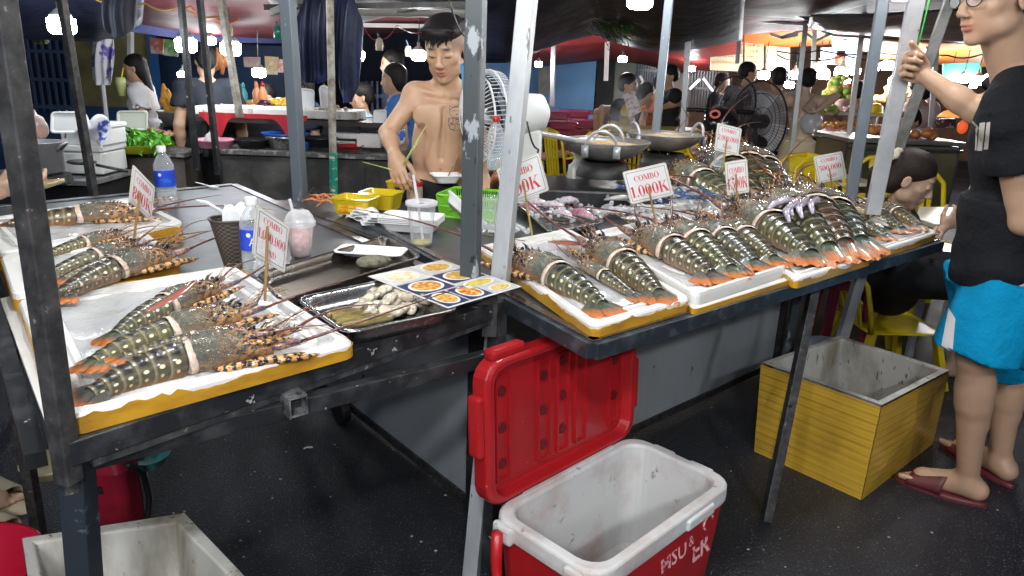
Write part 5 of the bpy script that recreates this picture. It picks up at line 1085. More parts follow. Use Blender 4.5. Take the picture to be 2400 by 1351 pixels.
# smooth solid modelling for people
class Solid:
 def __init__(s): s.p = []; s.paint = []
 def cap(s, a, b, ra, rb=None, k=.02, col=None, op=1, flat=None):
  """tapered limb; flat = (axis, factor) squashes the section"""
  s.p.append(('c', np.array(a, float), np.array(b, float), ra, ra if rb is None else rb, k, col, op, flat)); return s
 def cone(s, a, b, ra, rb=None, k=.02, col=None, op=1, flat=None): s.p.append(('y', np.array(a, float), np.array(b, float), ra, ra if rb is None else rb, k, col, op, flat)); return s
 def ell(s, c, r, M3=None, k=.02, col=None, op=1):
  s.p.append(('e', np.array(c, float), np.array(r, float), np.array(M3 or Matrix.Identity(3), float), 0, k, col, op, None)); return s
 def mark(s, c, r, col, M3=None, soft=.25, f=1.): s.paint.append((np.array(c, float), np.array(r, float), np.array(M3 or Matrix.Identity(3), float), col, soft, f)); return s
 def bb(s, q):
  if q[0] == 'e':
   R_ = np.abs(q[3]) @ q[2]; return q[1] - R_, q[1] + R_
  m_ = max(q[3], q[4]) * (1.6 if q[8] else 1); return np.minimum(q[1], q[2]) - m_, np.maximum(q[1], q[2]) + m_
 @staticmethod
 def dist(q, P):
  if q[0] == 'e':
   L = (P - q[1]) @ q[3]; k0 = np.linalg.norm(L / q[2], axis=-1); k1 = np.linalg.norm(L / (q[2] ** 2), axis=-1) + 1e-9; return k0 * (k0 - 1) / k1
  a, b, ra, rb, fl = q[1], q[2], q[3], q[4], q[8]; ba = b - a; pa = P - a; L2 = float(ba @ ba) + 1e-12; t = (pa @ ba) / L2
  if q[0] == 'c':
   t = np.clip(t, 0, 1); D = pa - t[..., None] * ba
   if fl is not None: ax, f = fl; D = D + (D @ ax)[..., None] * ax * (f - 1)
   return np.linalg.norm(D, axis=-1) - (ra + (rb - ra) * t)
  tc = np.clip(t, 0, 1); D = pa - t[..., None] * ba
  if fl is not None: ax, f = fl; D = D + (D @ ax)[..., None] * ax * (f - 1)
  return np.maximum(np.linalg.norm(D, axis=-1) - (ra + (rb - ra) * tc), (np.abs(t - .5) - .5) * math.sqrt(L2))
 def build(s, name, h, mat, parent, base=(.6, .4, .3), fold=None, shade=None):
  lo = np.min([s.bb(q)[0] for q in s.p if q[7] == 1], 0) - .03; hi = np.max([s.bb(q)[1] for q in s.p if q[7] == 1], 0) + .03
  n = np.ceil((hi - lo) / h).astype(int) + 1; F = np.full(n, .06, np.float32)
  ax = [lo[i] + h * np.arange(n[i]) for i in range(3)]
  for q in s.p:
   a, b = s.bb(q); m_ = q[5] + .02; i0 = np.maximum(((a - m_ - lo) / h).astype(int), 0); i1 = np.minimum(((b + m_ - lo) / h).astype(int) + 2, n)
   if (i1 <= i0).any(): continue
   G = np.stack(np.meshgrid(*[ax[i][i0[i]:i1[i]] for i in range(3)], indexing='ij'), -1); d = s.dist(q, G); sl = tuple(slice(i0[i], i1[i]) for i in range(3)); f = F[sl]; k = q[5]
   if q[7] == 1: w_ = np.clip(.5 + .5 * (f - d) / k, 0, 1); F[sl] = f * (1 - w_) + d * w_ - k * w_ * (1 - w_)
   else: w_ = np.clip(.5 - .5 * (f + d) / k, 0, 1); F[sl] = f * (1 - w_) - d * w_ + k * w_ * (1 - w_)
  if fold is not None:
   G = np.stack(np.meshgrid(*ax, indexing='ij'), -1); F = F + fold(G).astype(np.float32)
  S = F < 0; c = [S[i:n[0] - 1 + i, j:n[1] - 1 + j, k:n[2] - 1 + k] for i in (0, 1) for j in (0, 1) for k in (0, 1)]
  su = sum(x.astype(np.int8) for x in c); act = (su > 0) & (su < 8); idx = np.full(act.shape, -1, int); A = np.argwhere(act); idx[act] = np.arange(len(A))
  acc = np.zeros((len(A), 3)); cnt = np.zeros(len(A)); cv = lambda o: F[A[:, 0] + o[0], A[:, 1] + o[1], A[:, 2] + o[2]]
  for d_ in range(3):
   for u in (0, 1):
    for v in (0, 1):
     o0 = [0, 0, 0]; o0[(d_ + 1) % 3] = u; o0[(d_ + 2) % 3] = v; o1 = list(o0); o1[d_] = 1; f0, f1 = cv(o0), cv(o1); m_ = (f0 < 0) != (f1 < 0); t = np.where(m_, f0 / np.where(m_, f0 - f1, 1), 0)
     p = np.tile(np.array(o0, float), (len(A), 1)); p[:, d_] = t; acc += p * m_[:, None]; cnt += m_
  Vt = (A + acc / cnt[:, None]) * h + lo; Q = []
  for d_ in range(3):
   e1, e2 = (d_ + 1) % 3, (d_ + 2) % 3; a = S[tuple(slice(0, -1) if i == d_ else slice(None) for i in range(3))]; b = S[tuple(slice(1, None) if i == d_ else slice(None) for i in range(3))]
   E = np.argwhere(a != b); E = E[(E[:, e1] > 0) & (E[:, e2] > 0) & (E[:, e1] < n[e1] - 1) & (E[:, e2] < n[e2] - 1)]
   if not len(E): continue
   def ci(du, dv): X = E.copy(); X[:, e1] -= du; X[:, e2] -= dv; return idx[X[:, 0], X[:, 1], X[:, 2]]
   q4 = np.stack([ci(1, 1), ci(0, 1), ci(0, 0), ci(1, 0)], 1); fl = ~a[E[:, 0], E[:, 1], E[:, 2]]; q4[fl] = q4[fl][:, ::-1]; Q.append(q4)
  Q = np.concatenate(Q); Q = Q[(Q >= 0).all(1)]
  W = np.full(len(Vt), 1e-6); Cc = np.tile(np.array(base, float) * 1e-6, (len(Vt), 1))
  for q in s.p:
   if q[7] != 1: continue
   w_ = np.exp(-np.clip(s.dist(q, Vt), -.01, .2) / .006); W += w_; Cc += w_[:, None] * np.array(q[6] or base)
  Cc /= W[:, None]
  for (c_, r_, M_, col, soft, f) in s.paint:
   L = np.linalg.norm(((Vt - c_) @ M_) / r_, axis=1); w_ = np.clip((1 + soft - L) / (2 * soft), 0, 1)[:, None] * f; Cc = Cc * (1 - w_) + np.array(col) * w_
  if shade is not None: Cc = shade(Vt, Cc)
  me = bpy.data.meshes.new(name); me.vertices.add(len(Vt)); me.vertices.foreach_set('co', Vt.astype('f').ravel()); me.loops.add(len(Q) * 4); me.loops.foreach_set('vertex_index', Q.astype('i').ravel()); me.polygons.add(len(Q)); me.polygons.foreach_set('loop_start', np.arange(0, len(Q) * 4, 4, dtype='i'))
  me.polygons.foreach_set('use_smooth', np.ones(len(Q), bool)); me.materials.append(mat); me.update(calc_edges=True)
  at = me.color_attributes.new('Col', 'FLOAT_COLOR', 'POINT'); at.data.foreach_set('color', np.concatenate([Cc, np.ones((len(Cc), 1))], 1).astype('f').ravel())
  if parent is not None: me.transform(parent.matrix_world.inverted())
  o = bpy.data.objects.new(name, me); link(o, parent)
  return o
SKINM = vcol('skin', .46, bump=.12, bscale=260, sss=.12, nz=.12, bdist=.001); CLOTHM = vcol('fabric', .8, bump=.18, bscale=320, nz=.15, bdist=.001, spec=.25); SPORT = vcol('sport_fabric', .85, bump=.9, bscale=13, nz=.1, bdist=.022, spec=.18); HAIRM = vcol('hair', .5, bump=1., bscale=110, spec=.22, bdist=.003); RUBM = vcol('slipper_rubber', .5, bump=.2, bscale=90)
SKIN = (.44, .27, .175); SKINP = (.50, .31, .20); HAIR = (.012, .010, .010)
V3 = Vector
def hframe(fwd, up=(0, 0, 1)):
 """columns: X = subject's left-hand side direction, Y = forward, Z = up"""
 y = V3(fwd).normalized(); x = y.cross(V3(up)).normalized(); z = x.cross(y); return Matrix((x, y, z)).transposed()
def head(S, c, F, sc_=1., skin=SKIN, eyes='down', female=False, detail=True, smile=False):
 P = lambda x, y, z: c + F @ (V3((x, y, z)) * sc_); r = lambda *a: [q * sc_ for q in a]
 S.ell(P(0, -.014, .036), r(.074, .094, .082), F, .02, skin); S.ell(P(0, .026, -.018), r(.060, .060, .082), F, .02, skin)
 S.ell(P(0, .030, -.062), r(.048 if not female else .042, .046, .040), F, .02, skin); S.ell(P(0, .062, -.092), r(.021, .018, .017), F, .02, skin)
 for s_ in (-1, 1):
  S.ell(P(s_ * .040, .048, -.014), r(.022, .022, .02), F, .016, skin); S.ell(P(s_ * .047, .012, -.062), r(.016, .028, .022), F, .02, skin)
  S.ell(P(s_ * .076, -.010, -.004), r(.007, .017, .030), F, .006, skin)
  if detail: S.ell(P(s_ * .084, -.006, .0), r(.005, .009, .016), F, .004, op=-1)
 if detail:
  S.cap(P(-.032, .074, .030), P(.032, .074, .030), .011 * sc_, k=.014, col=skin)
  for s_ in (-1, 1):
   S.ell(P(s_ * .031, .096, .010), r(.019, .014, .013), F, .012, op=-1); S.ell(P(s_ * .031, .073, .009), r(.0165, .0125, .0115), F, .005, skin)
   S.ell(P(s_ * .0115, .092, -.030), r(.008, .009, .007), F, .006, skin)
  S.cap(P(0, .080, .018), P(0, .101, -.024), .0072 * sc_, .0105 * sc_, .010, skin)
  lip = tuple(a * b for a, b in zip(skin, (1.0, .62, .62)))
  S.ell(P(0, .083, -.052), r(.024 if smile else .021, .010, .0058), F, .006, lip); S.ell(P(0, .081, -.0635), r(.019, .010, .0072), F, .006, lip)
  S.mark(P(0, .092, -.0578), r(.021, .012, .0020), (.10, .03, .03), F, .4)
  for s_ in (-1, 1):
   S.mark(P(s_ * .032, .082, .033), r(.021, .02, .0052), (.03, .022, .018), F, .5, .95)
   if eyes == 'open': S.mark(P(s_ * .031, .088, .009), r(.012, .012, .0052), (.65, .62, .58), F, .2); S.mark(P(s_ * .032, .09, .009), r(.0052, .012, .0056), (.012, .008, .006), F, .2); S.mark(P(s_ * .031, .088, .015), r(.015, .014, .0018), (.03, .02, .015), F, .4)
   else: S.mark(P(s_ * .031, .088, .001), r(.017, .014, .0032), (.03, .02, .016), F, .5); S.mark(P(s_ * .031, .088, .017), r(.015, .014, .0016), (.25, .13, .09), F, .5, .6)
   S.mark(P(s_ * .010, .10, -.037), r(.004, .008, .003), (.10, .04, .03), F, .5)
 return P
def hair_cap(S, c, F, sc_=1., style='short', col=HAIR):
 P = lambda x, y, z: c + F @ (V3((x, y, z)) * sc_); r = lambda *a: [q * sc_ for q in a]
 S.ell(P(0, -.022, .046), r(.081, .098, .086), F, .02, col)
 if style == 'fade':
  S.p[-1] = ('e',) + (np.array(P(0, -.010, .082), float), np.array(r(.077, .094, .050), float)) + S.p[-1][3:]
  S.ell(P(0, .045, .088), r(.066, .050, .028), F, .02, col)
  for k in range(13):
   x = -.058 + .0093 * k; S.cap(P(x, .075, .100), P(x * 1.0 + .010, .100 - abs(x) * .5, .046 + .010 * math.sin(k * 2.3) + .18 * abs(x - .01)), .010 * sc_, .0022 * sc_, .004, col)
  for k in range(26):
   a = k * 2.4; rr = .02 + .05 * ((k * 7) % 11) / 11; q = P(rr * math.cos(a), -.01 + rr * 1.2 * math.sin(a), .116 - rr * .3); S.cap(q, P(rr * 1.25 * math.cos(a) + .01, .006 + rr * 1.2 * math.sin(a), .127 - rr * .35), .009 * sc_, .003 * sc_, .004, col)
 elif style == 'short':
  S.ell(P(0, -.06, -.005), r(.070, .055, .06), F, .02, col); S.ell(P(0, .10, -.02), r(.11, .075, .09), F, .012, op=-1)
 elif style == 'pony':
  S.ell(P(0, -.05, .0), r(.074, .062, .06), F, .02, col); S.ell(P(0, .105, -.03), r(.12, .085, .088), F, .012, op=-1)
  S.ell(P(.034, -.100, .058), r(.024, .026, .024), F, .014, col); S.cap(P(.045, -.118, .05), P(.052, -.128, -.03), .030 * sc_, .032 * sc_, .02, col); S.cap(P(.052, -.128, -.03), P(.045, -.11, -.13), .032 * sc_, .010 * sc_, .02, col); S.ell(P(.02, -.055, -.035), r(.055, .045, .05), F, .02, col)
 elif style == 'bun':
  S.ell(P(0, -.05, .0), r(.072, .058, .058), F, .02, col); S.ell(P(0, .105, -.03), r(.12, .085, .088), F, .012, op=-1); S.ell(P(0, -.11, .07), r(.038, .036, .036), F, .015, col)
 elif style == 'long':
  S.ell(P(0, -.05, -.02), r(.080, .062, .085), F, .02, col); S.ell(P(0, .105, -.03), r(.052, .085, .088), F, .012, op=-1); S.ell(P(0, .11, -.03), r(.11, .07, .085), F, .012, op=-1)
  S.cap(P(0, -.07, -.06), P(0, -.085, -.36), .062 * sc_, .035 * sc_, .03, col, flat=(np.array(F @ V3((0, 1, 0))), 1.5))
 elif style == 'bob':
  S.ell(P(0, -.035, -.01), r(.086, .075, .095), F, .02, col); S.ell(P(0, .115, -.03), r(.06, .085, .095), F, .012, op=-1)
def hand(S, w_, F, sc_=1., skin=SKIN, curl=(.3, .35, .3), spread=.06, thumb=(.5, .35), k=.006):
 """w_ = wrist; F columns: X along the fingers, Y the way the palm faces (fingers curl that way), Z towards the thumb"""
 P = lambda x, y, z: w_ + F @ (V3((x, y, z)) * sc_)
 S.ell(P(.045, .003, 0), [.048 * sc_, .015 * sc_, .038 * sc_], F, .012, skin)
 for i, (z, L, r_) in enumerate(((.029, .078, .0088), (.010, .086, .0090), (-.010, .080, .0086), (-.028, .064, .0076))):
  a = 0.; q = V3((.082 - .004 * abs(i - 1), .002, z)); yaw = spread * (1.5 - i); pts = [q]
  for j, f in enumerate((.45, .31, .24)):
   a += curl[j] * (1 + .08 * i); q = q + V3((math.cos(a) * math.cos(yaw), math.sin(a), math.cos(a) * math.sin(yaw))) * L * f; pts.append(q)
  for j in range(3): S.cap(P(*pts[j]), P(*pts[j + 1]), r_ * sc_ * (1 - .08 * j), r_ * sc_ * (.92 - .08 * j), k, skin)
  S.mark(P(*(pts[3] + V3((-.004, -.007, 0)))), [.006 * sc_] * 3, tuple(min(1, c * 1.2) for c in skin), None, .3, .6)
 a, b = thumb; q0 = V3((.018, .008, .026)); q1 = q0 + V3((.034 * math.cos(a), .02 * b * 2, .034 * math.sin(a) + .006)); q2 = q1 + V3((.030 * math.cos(a * .5), .03 * b, .018 * math.sin(a))); q3 = q2 + V3((.024 * math.cos(a * .3), .03 * b, .006))
 S.cap(P(*q0), P(*q1), .0135 * sc_, .0115 * sc_, .01, skin); S.cap(P(*q1), P(*q2), .0110 * sc_, .0098 * sc_, k, skin); S.cap(P(*q2), P(*q3), .0098 * sc_, .008 * sc_, k, skin)
def foot(S, a, toe, sc_=1., skin=SKIN):
 """a = ankle, toe = tip of the big toe on the ground"""
 f = V3(toe) - V3(a); f.z = 0; L = f.length; f.normalize(); s_ = V3((f.y, -f.x, 0)); g = V3((a.x, a.y, toe.z))
 S.cap(a, g - f * .035 + V3((0, 0, .035)), .036, .030, .02, skin); S.cap(g - f * .03 + V3((0, 0, .032)), g + f * (L - .07) + V3((0, 0, .022)), .032, .027, .025, skin); S.cap(a + f * .01, g + f * (L * .6) + V3((0, 0, .03)), .034, .022, .03, skin)
 for i in range(5):
  o_ = s_ * (-.030 + .0145 * i); q = g + f * (L - .060 - .004 * i * i * .4) + o_ + V3((0, 0, .014)); S.cap(q, q + f * (.050 - .004 * i), .0125 if i == 0 else .0095, .011 if i == 0 else .008, .005, skin)
def folds(amp, seed=0, fr=(7, 17), dirn=(.3, .2, 1)):
 r_ = random.Random(seed); W = [(np.array([r_.uniform(-1, 1) * dirn[i] + (.0) for i in range(3)]), r_.uniform(*fr), r_.uniform(0, 6)) for _ in range(5)]
 def f(G):
  s_ = 0
  for d, q, ph in W:
   d = d / np.linalg.norm(d); u = G @ d; s_ = s_ + np.sin(u * q * 6.28 / 1.6 + ph + 1.5 * np.sin(G[..., 2] * 9 + ph) + 1.2 * np.sin(G[..., 0] * 13 + G[..., 1] * 11))
  return amp * s_ / 3
 return f
def torso(S, J, w_=1., inf=0., skin=SKIN, k=.03, belly=0.):
 """J: neck, sL, sR, hL, hR, fwd"""
 n_, sl, sr, hl, hr = J['neck'], J['sL'], J['sR'], J['hL'], J['hR']; pc, sc2 = (hl + hr) / 2, (sl + sr) / 2; up = (n_ - pc).normalized(); L = (n_ - pc).length; x = (sl - sr).normalized(); y = up.cross(x).normalized()
 if y.dot(J['fwd']) < 0: y = -y
 x = y.cross(up) * -1; F = Matrix((x, y, up)).transposed(); P = lambda a, b, c: pc + x * a + y * b + up * (c * L)
 W = (sl - sr).length * w_
 S.ell(P(0, -.005, .66), [W * .40 + inf, .098 + inf, L * .30 + inf], F, k, skin); S.ell(P(0, -.01, .84), [W * .43 + inf, .066 + inf, L * .13 + inf], F, k, skin)
 S.ell(P(0, .0 + belly * .4, .30), [W * .33 + inf + belly * .3, .083 + inf + belly, L * .28 + inf], F, k, skin); S.ell(P(0, -.005, .02), [W * .40 + inf, .098 + inf, L * .20 + inf], F, k, skin)
 for q in (sl, sr): S.ell(q, [.056 + inf, .056 + inf, .058 + inf], F, k, skin); S.cap(n_ + up * -.01, q + up * .018, .040 + inf * .8, .034 + inf * .8, k, skin)
 return P, F
def limbs(S, J, skin=SKIN, arm=1., leg=1., legs=True):
 for s_ in 'LR':
  if 'e' + s_ in J: S.cap(J['s' + s_], J['e' + s_], .047 * arm, .036 * arm, .02, skin); S.cap(J['e' + s_], J['e' + s_].lerp(J['w' + s_], .35), .037 * arm, .037 * arm, .015, skin); S.cap(J['e' + s_].lerp(J['w' + s_], .3), J['w' + s_], .037 * arm, .024 * arm, .015, skin)
  if legs and 'k' + s_ in J:
   S.cap(J['h' + s_], J['k' + s_], .086 * leg, .056 * leg, .03, skin); a, b = J['k' + s_], J['a' + s_]; S.cap(a, a.lerp(b, .35), .054 * leg, .052 * leg, .02, skin); S.cap(a.lerp(b, .25), b, .053 * leg, .033 * leg, .02, skin)
   bk = -J['fwd'] * .014; S.cap(a.lerp(b, .18) + bk, a.lerp(b, .5) + bk, .044 * leg, .036 * leg, .03, skin)
def skel(base, hgt, yaw, lean=0., stand=True):
 """joints of a standing figure facing yaw (0 = towards the camera, +90 = towards +X)"""
 f = V3((math.sin(yaw), -math.cos(yaw), 0)); l = V3((math.cos(yaw), math.sin(yaw), 0)); b = V3(base); s_ = hgt / 1.72; J = dict(fwd=f, left=l)
 Z = lambda z, a=0., c=0.: b + V3((0, 0, z * s_)) + l * (a * s_) + f * (c * s_)
 J['head'] = Z(1.60, 0, lean * 1.15 + .02); J['neck'] = Z(1.44, 0, lean); J['sL'], J['sR'] = Z(1.40, .17, lean), Z(1.40, -.17, lean)
 J['hL'], J['hR'] = Z(.93, .085), Z(.93, -.085); J['kL'], J['kR'] = Z(.50, .095, .02), Z(.50, -.095, .02); J['aL'], J['aR'] = Z(.08, .10), Z(.08, -.10); J['tL'], J['tR'] = Z(0, .11, .19), Z(0, -.11, .19)
 J['eL'], J['eR'] = Z(1.12, .23, lean - .03), Z(1.12, -.23, lean - .03); J['wL'], J['wR'] = Z(.88, .24, lean + .04), Z(.88, -.24, lean + .04)
 return J
# clothes
def tee(t, J, col, res, name='shirt', mat=None, sleeve=.55, hem=-.12, inf=.012, w_=1., belly=0., amp=.004, seed=1, k=.03, shade=None, neck=.055, tank=False):
 S = Solid(); P, F = torso(S, J, w_, inf, col, k, belly); up = F.col[2]; pc = (J['hL'] + J['hR']) / 2
 W = (J['sL'] - J['sR']).length * w_
 rx, ry = W * .385 + inf * 1.5, .098 + inf * 1.5 + belly * .5; S.cone(P(0, -.004, .42), P(0, -.004, hem - .08), ry * .96, ry * 1.03, .03, col, flat=(np.array(F.col[0]), ry / rx))
 if not tank:
  for s_ in 'LR':
   if 'e' + s_ in J:
    a, b = J['s' + s_], J['e' + s_]; m_ = a.lerp(b, sleeve); d = (b - a).normalized()
    S.cone(a - d * .02, m_, .058 + inf, .056 + inf, .025, col); S.cone(m_ - d * .03, m_ + d * .03, .042 + inf, .042 + inf, .003, op=-1) if sleeve < .8 else None
 S.cap(J['neck'] + up * .02, J['neck'] + up * .12 , neck, neck + .01, .012, op=-1)
 lim = (V3(J['neck']) - pc).length
 b_ = pc + up * hem * lim
 S.cone(b_ - up * .20, b_, .4, .4, .008, op=-1)
 return S.build(name, res, mat or CLOTHM, t, col, fold=folds(amp, seed), shade=shade)
def trousers(t, J, col, res, name='trousers', length=1., flare=0., mat=None, inf=.012, amp=.005, seed=2, waist=.12, shade=None):
 S = Solid(); pc = (J['hL'] + J['hR']) / 2; up = (J['neck'] - pc).normalized(); W = (J['sL'] - J['sR']).length; x = (J['hL'] - J['hR']).normalized(); F = Matrix((x, up.cross(x), up)).transposed()
 S.ell(pc + up * .02, [W * .40 + inf, .10 + inf, .13], F, .03, col)
 for s_ in 'LR':
  h_, k_, a_ = J['h' + s_], J['k' + s_], J['a' + s_]
  if length <= .5: e = h_.lerp(k_, length * 2); S.cone(h_ + (h_ - k_) * .05, e, .098 + inf, .088 + inf + flare, .03, col); d = (k_ - h_).normalized(); S.cone(e - d * .05, e + d * .03, .064 + inf + flare, .066 + inf + flare, .004, op=-1)
  else: S.cap(h_, k_, .092 + inf, .064 + inf + flare, .03, col); S.cone(k_ + (k_ - a_) * .06, k_.lerp(a_, length * 2 - 1), .062 + inf + flare, .055 + inf + flare, .02, col)
 b_ = pc + up * waist; S.cone(b_, b_ + up * .2, .4, .4, .006, op=-1)
 return S.build(name, res, mat or CLOTHM, t, col, fold=folds(amp, seed, dirn=(1, 1, .15)), shade=shade)
def hair_obj(t, J, F, style, res, sc_=1., col=HAIR): S = Solid(); hair_cap(S, J['head'], F, sc_, style, col); return S.build('hair', res, HAIRM, t, col)
def bgp(label, px, py, Y, yaw, top, bottom, style='short', seat=False, hgt=None, over=None, lean=0., res=.0125, skin=SKIN, eyes='open', look=None, kind='trousers', build=1., female=False, sleeve=.55, group='people in the background'):
 p = V(px, py, Y); h_ = hgt or p.z - .0; base = V3((p.x, p.y, p.z - h_)); yaw = rad(yaw); J = skel(base, h_, yaw, lean); s_ = h_ / 1.72; f = J['fwd']
 if seat:
  for q in 'LR':
   J['k' + q] = J['h' + q] + f * .40; J['a' + q] = J['k' + q] + V3((0, 0, -max(.1, J['k' + q].z - .08))); J['t' + q] = J['a' + q] + f * .19; J['t' + q].z = max(0., J['t' + q].z - .08)
   J['w' + q] = J['e' + q] + f * .2 + V3((0, 0, .02))
 J['head'].x += 0; J['head'] = J['neck'] + V3((0, 0, .155 * s_)) + f * (.03 + lean * .3)
 if over:
  for k_, v_ in over.items(): J[k_] = v_ if isinstance(v_, Vector) else J[k_] + V3(v_)
 t = thing('person', label, 'person', (base.x, base.y, max(0, base.z)), group=group)
 HF = hframe(look or f + V3((0, 0, -.12))); S = Solid(); torso(S, J, .95 * build, 0, skin); S.cap(J['neck'] + V3((0, 0, -.02)), J['head'] + V3((0, 0, -.05)), .050 * s_, .047 * s_, .02, skin)
 limbs(S, J, skin, arm=.95 * build, leg=build); head(S, J['head'], HF, s_, skin, eyes, female, detail=True)
 for q in 'LR':
  if 'w' + q in J:
   d = (J['w' + q] - J['e' + q]).normalized(); hand(S, J['w' + q], frame(d, None, f.cross(d) if abs(f.dot(d)) < .95 else V3((0, 0, 1))), .92 * s_, skin, k=.01)
  if 'a' + q in J and J['a' + q].z < .3: foot(S, J['a' + q], J['t' + q], s_, skin)
 S.build('body', res, SKINM, t, skin); hair_obj(t, J, HF, style, res * .8, s_)
 if kind == 'dress':
  S = Solid(); P, F = torso(S, J, .92, .010, top); pc = (J['hL'] + J['hR']) / 2; S.cone(pc + V3((0, 0, .08)), V3((pc.x, pc.y, base.z + .06)), .150, .21, .05, top); up = F.col[2]; cut = J['neck'] - V3((0, 0, .20 * s_)); S.cone(cut, cut + V3((0, 0, .35)), .4, .4, .01, op=-1); S.build('dress', res, CLOTHM, t, top, fold=folds(.006, int(px), dirn=(1, 1, .1)))
 else:
  tee(t, J, top, res, w_=.95 * build, seed=int(px), sleeve=sleeve, belly=.0)
  trousers(t, J, bottom, res, seed=int(px) + 1, length=1. if kind == 'trousers' else .48, flare=.0 if kind == 'trousers' else .02, inf=.012)
 return t, J, HF
BLK, WHT = (.012, .013, .016), (.62, .62, .63)
# the shirtless seller
t = thing('person', 'shirtless young seller with a cat tattoo reaching down into the yellow tubs', 'person', (V(1040, 300, 3.18).x, 3.18, 0)); SELL = t
J = dict(fwd=V3((-.12, -1, 0)).normalized(), head=V(1044, 118, 3.10), neck=V(1046, 200, 3.17), sR=V(973, 226, 3.16), sL=V(1124, 224, 3.18), eR=V(908, 312, 3.10), wR=V(926, 366, 2.97), eL=V(1142, 320, 3.20), wL=V(1132, 405, 3.05))
pc = V(1030, 445, 3.20); J['hR'], J['hL'] = pc + V3((-.085, 0, 0)), pc + V3((.085, 0, 0))
for q, s_ in (('L', 1), ('R', -1)): J['k' + q] = V3((pc.x + s_ * .10, 3.18, .48)); J['a' + q] = V3((pc.x + s_ * .11, 3.22, .08)); J['t' + q] = V3((pc.x + s_ * .12, 3.03, 0))
HF = hframe((-.20, -1, -.40)); S = Solid(); P, F = torso(S, J, .84, 0, SKINP, .03)
for s_ in (-1, 1):
 S.ell(P(s_ * .066, .074, .72), [.064, .014, .048], F, .05, SKINP); S.ell(P(s_ * .036, .070, .44), [.032, .018, .11], F, .03, SKINP); S.ell(P(s_ * .092, -.005, .42), [.040, .06, .13], F, .05, SKINP)
 S.cap(P(s_ * .018, .062, .915), P(s_ * .15, .030, .96), .009, .009, .016, SKINP); S.mark(P(s_ * .088, .10, .64), [.013, .03, .011], (.30, .12, .09), F, .35)
S.cap(P(0, .095, .80), P(0, .088, .35), .007, .006, .02, op=-1)
S.mark(P(0, .10, .24), [.006, .02, .008], (.2, .1, .07), F, .4)
nb = J['neck'] + V3((0, .0, -.02)); S.cap(nb, J['head'] + V3((0, .01, -.055)), .056, .052, .02, SKINP)
for s_ in (-1, 1): S.cap(J['head'] + HF @ V3((s_ * .055, -.02, -.05)), P(s_ * .012, .055, .93), .012, .010, .02, SKINP)
limbs(S, J, SKINP, arm=.94); head(S, J['head'], HF, 1.06, SKINP, 'down')
S.mark(J['head'] + HF @ V3((0, -.01, .05)), [.088, .085, .050], (.05, .04, .035), HF, .3, .85)
dR = (V(936, 428, 2.90) - J['wR']).normalized(); hand(S, J['wR'], frame(dR, None, V3((1, -.25, .2))), 1.02, SKINP, (.45, .5, .3), .03, (.35, .6)); S.cap(J['wR'], J['wR'] + dR * .03, .026, .028, .02, SKINP)
hand(S, J['wL'], frame((J['wL'] - J['eL']), None, V3((-1, 0, 0))), 1., SKINP, (.3, .4, .3))
for q in 'LR': foot(S, J['a' + q], J['t' + q], 1, SKINP)
body = S.build('body', .0048, SKINM, t, SKINP)
hs = Solid(); hair_cap(hs, J['head'], HF, 1.06, 'fade'); hs.build('hair', .0032, HAIRM, t, HAIR)
trousers(t, J, (.014, .014, .017), .009, name='shorts', length=.5, flare=.03, waist=.05)
m_ = SB(); m_.ell(J['head'] + HF @ V3((.083, -.006, -.036)), .005); Wp('ear_stud', m_, white_plastic, t)
def chest_pt(px, py):
 d = ray(px, py); mi = body.matrix_world.inverted(); o_ = mi @ cO; hit, loc, nrm, _ = body.ray_cast(o_, (mi.to_3x3() @ d).normalized())
 return (body.matrix_world @ loc + body.matrix_world.to_3x3() @ nrm * .0008) if hit else V(px, py, 3.07)
bpy.context.view_layer.update()
TAT = M('tattoo_ink', (.13, .11, .11), .6); ink = MB()
def stroke(pts, w_=.0012):
 Q = []
 for (a, b) in zip(pts[:-1], pts[1:]):
  for k in range(3): Q.append(chest_pt(a[0] + (b[0] - a[0]) * k / 3, a[1] + (b[1] - a[1]) * k / 3))
 Q.append(chest_pt(*pts[-1])); ink.tube(Q, w_, 4)
cx, cy_, q = 1072, 272, 1.
circ = lambda x, y, rx, ry, a0=0, a1=360, n=12: [(x + rx * math.cos(rad(a0 + (a1 - a0) * i / n)), y + ry * math.sin(rad(a0 + (a1 - a0) * i / n))) for i in range(n + 1)]
stroke([(1054, 262), (1053, 248), (1060, 252), (1070, 250), (1078, 244), (1083, 254), (1087, 266)]); stroke(circ(1070, 264, 17, 13)); stroke(circ(1063, 262, 4, 2, 180, 360, 6)); stroke(circ(1077, 261, 4, 2, 180, 360, 6)); stroke([(1068, 268), (1071, 270), (1074, 267)]); stroke([(1062, 278), (1072, 281), (1084, 276)]); stroke(circ(1072, 283, 4, 4)); stroke([(1052, 276), (1050, 290), (1054, 302), (1062, 306), (1078, 306), (1090, 300), (1090, 282)]); stroke(circ(1057, 283, 5, 6)); stroke(circ(1060, 298, 7, 6)); stroke(circ(1080, 298, 8, 6)); stroke([(1066, 290), (1076, 292), (1086, 288)]); stroke([(1054, 292), (1060, 290), (1064, 294)])
part('tattoo', ink, TAT, body); bpy.context.view_layer.update(); body.children[0].data.transform(body.matrix_world.inverted())
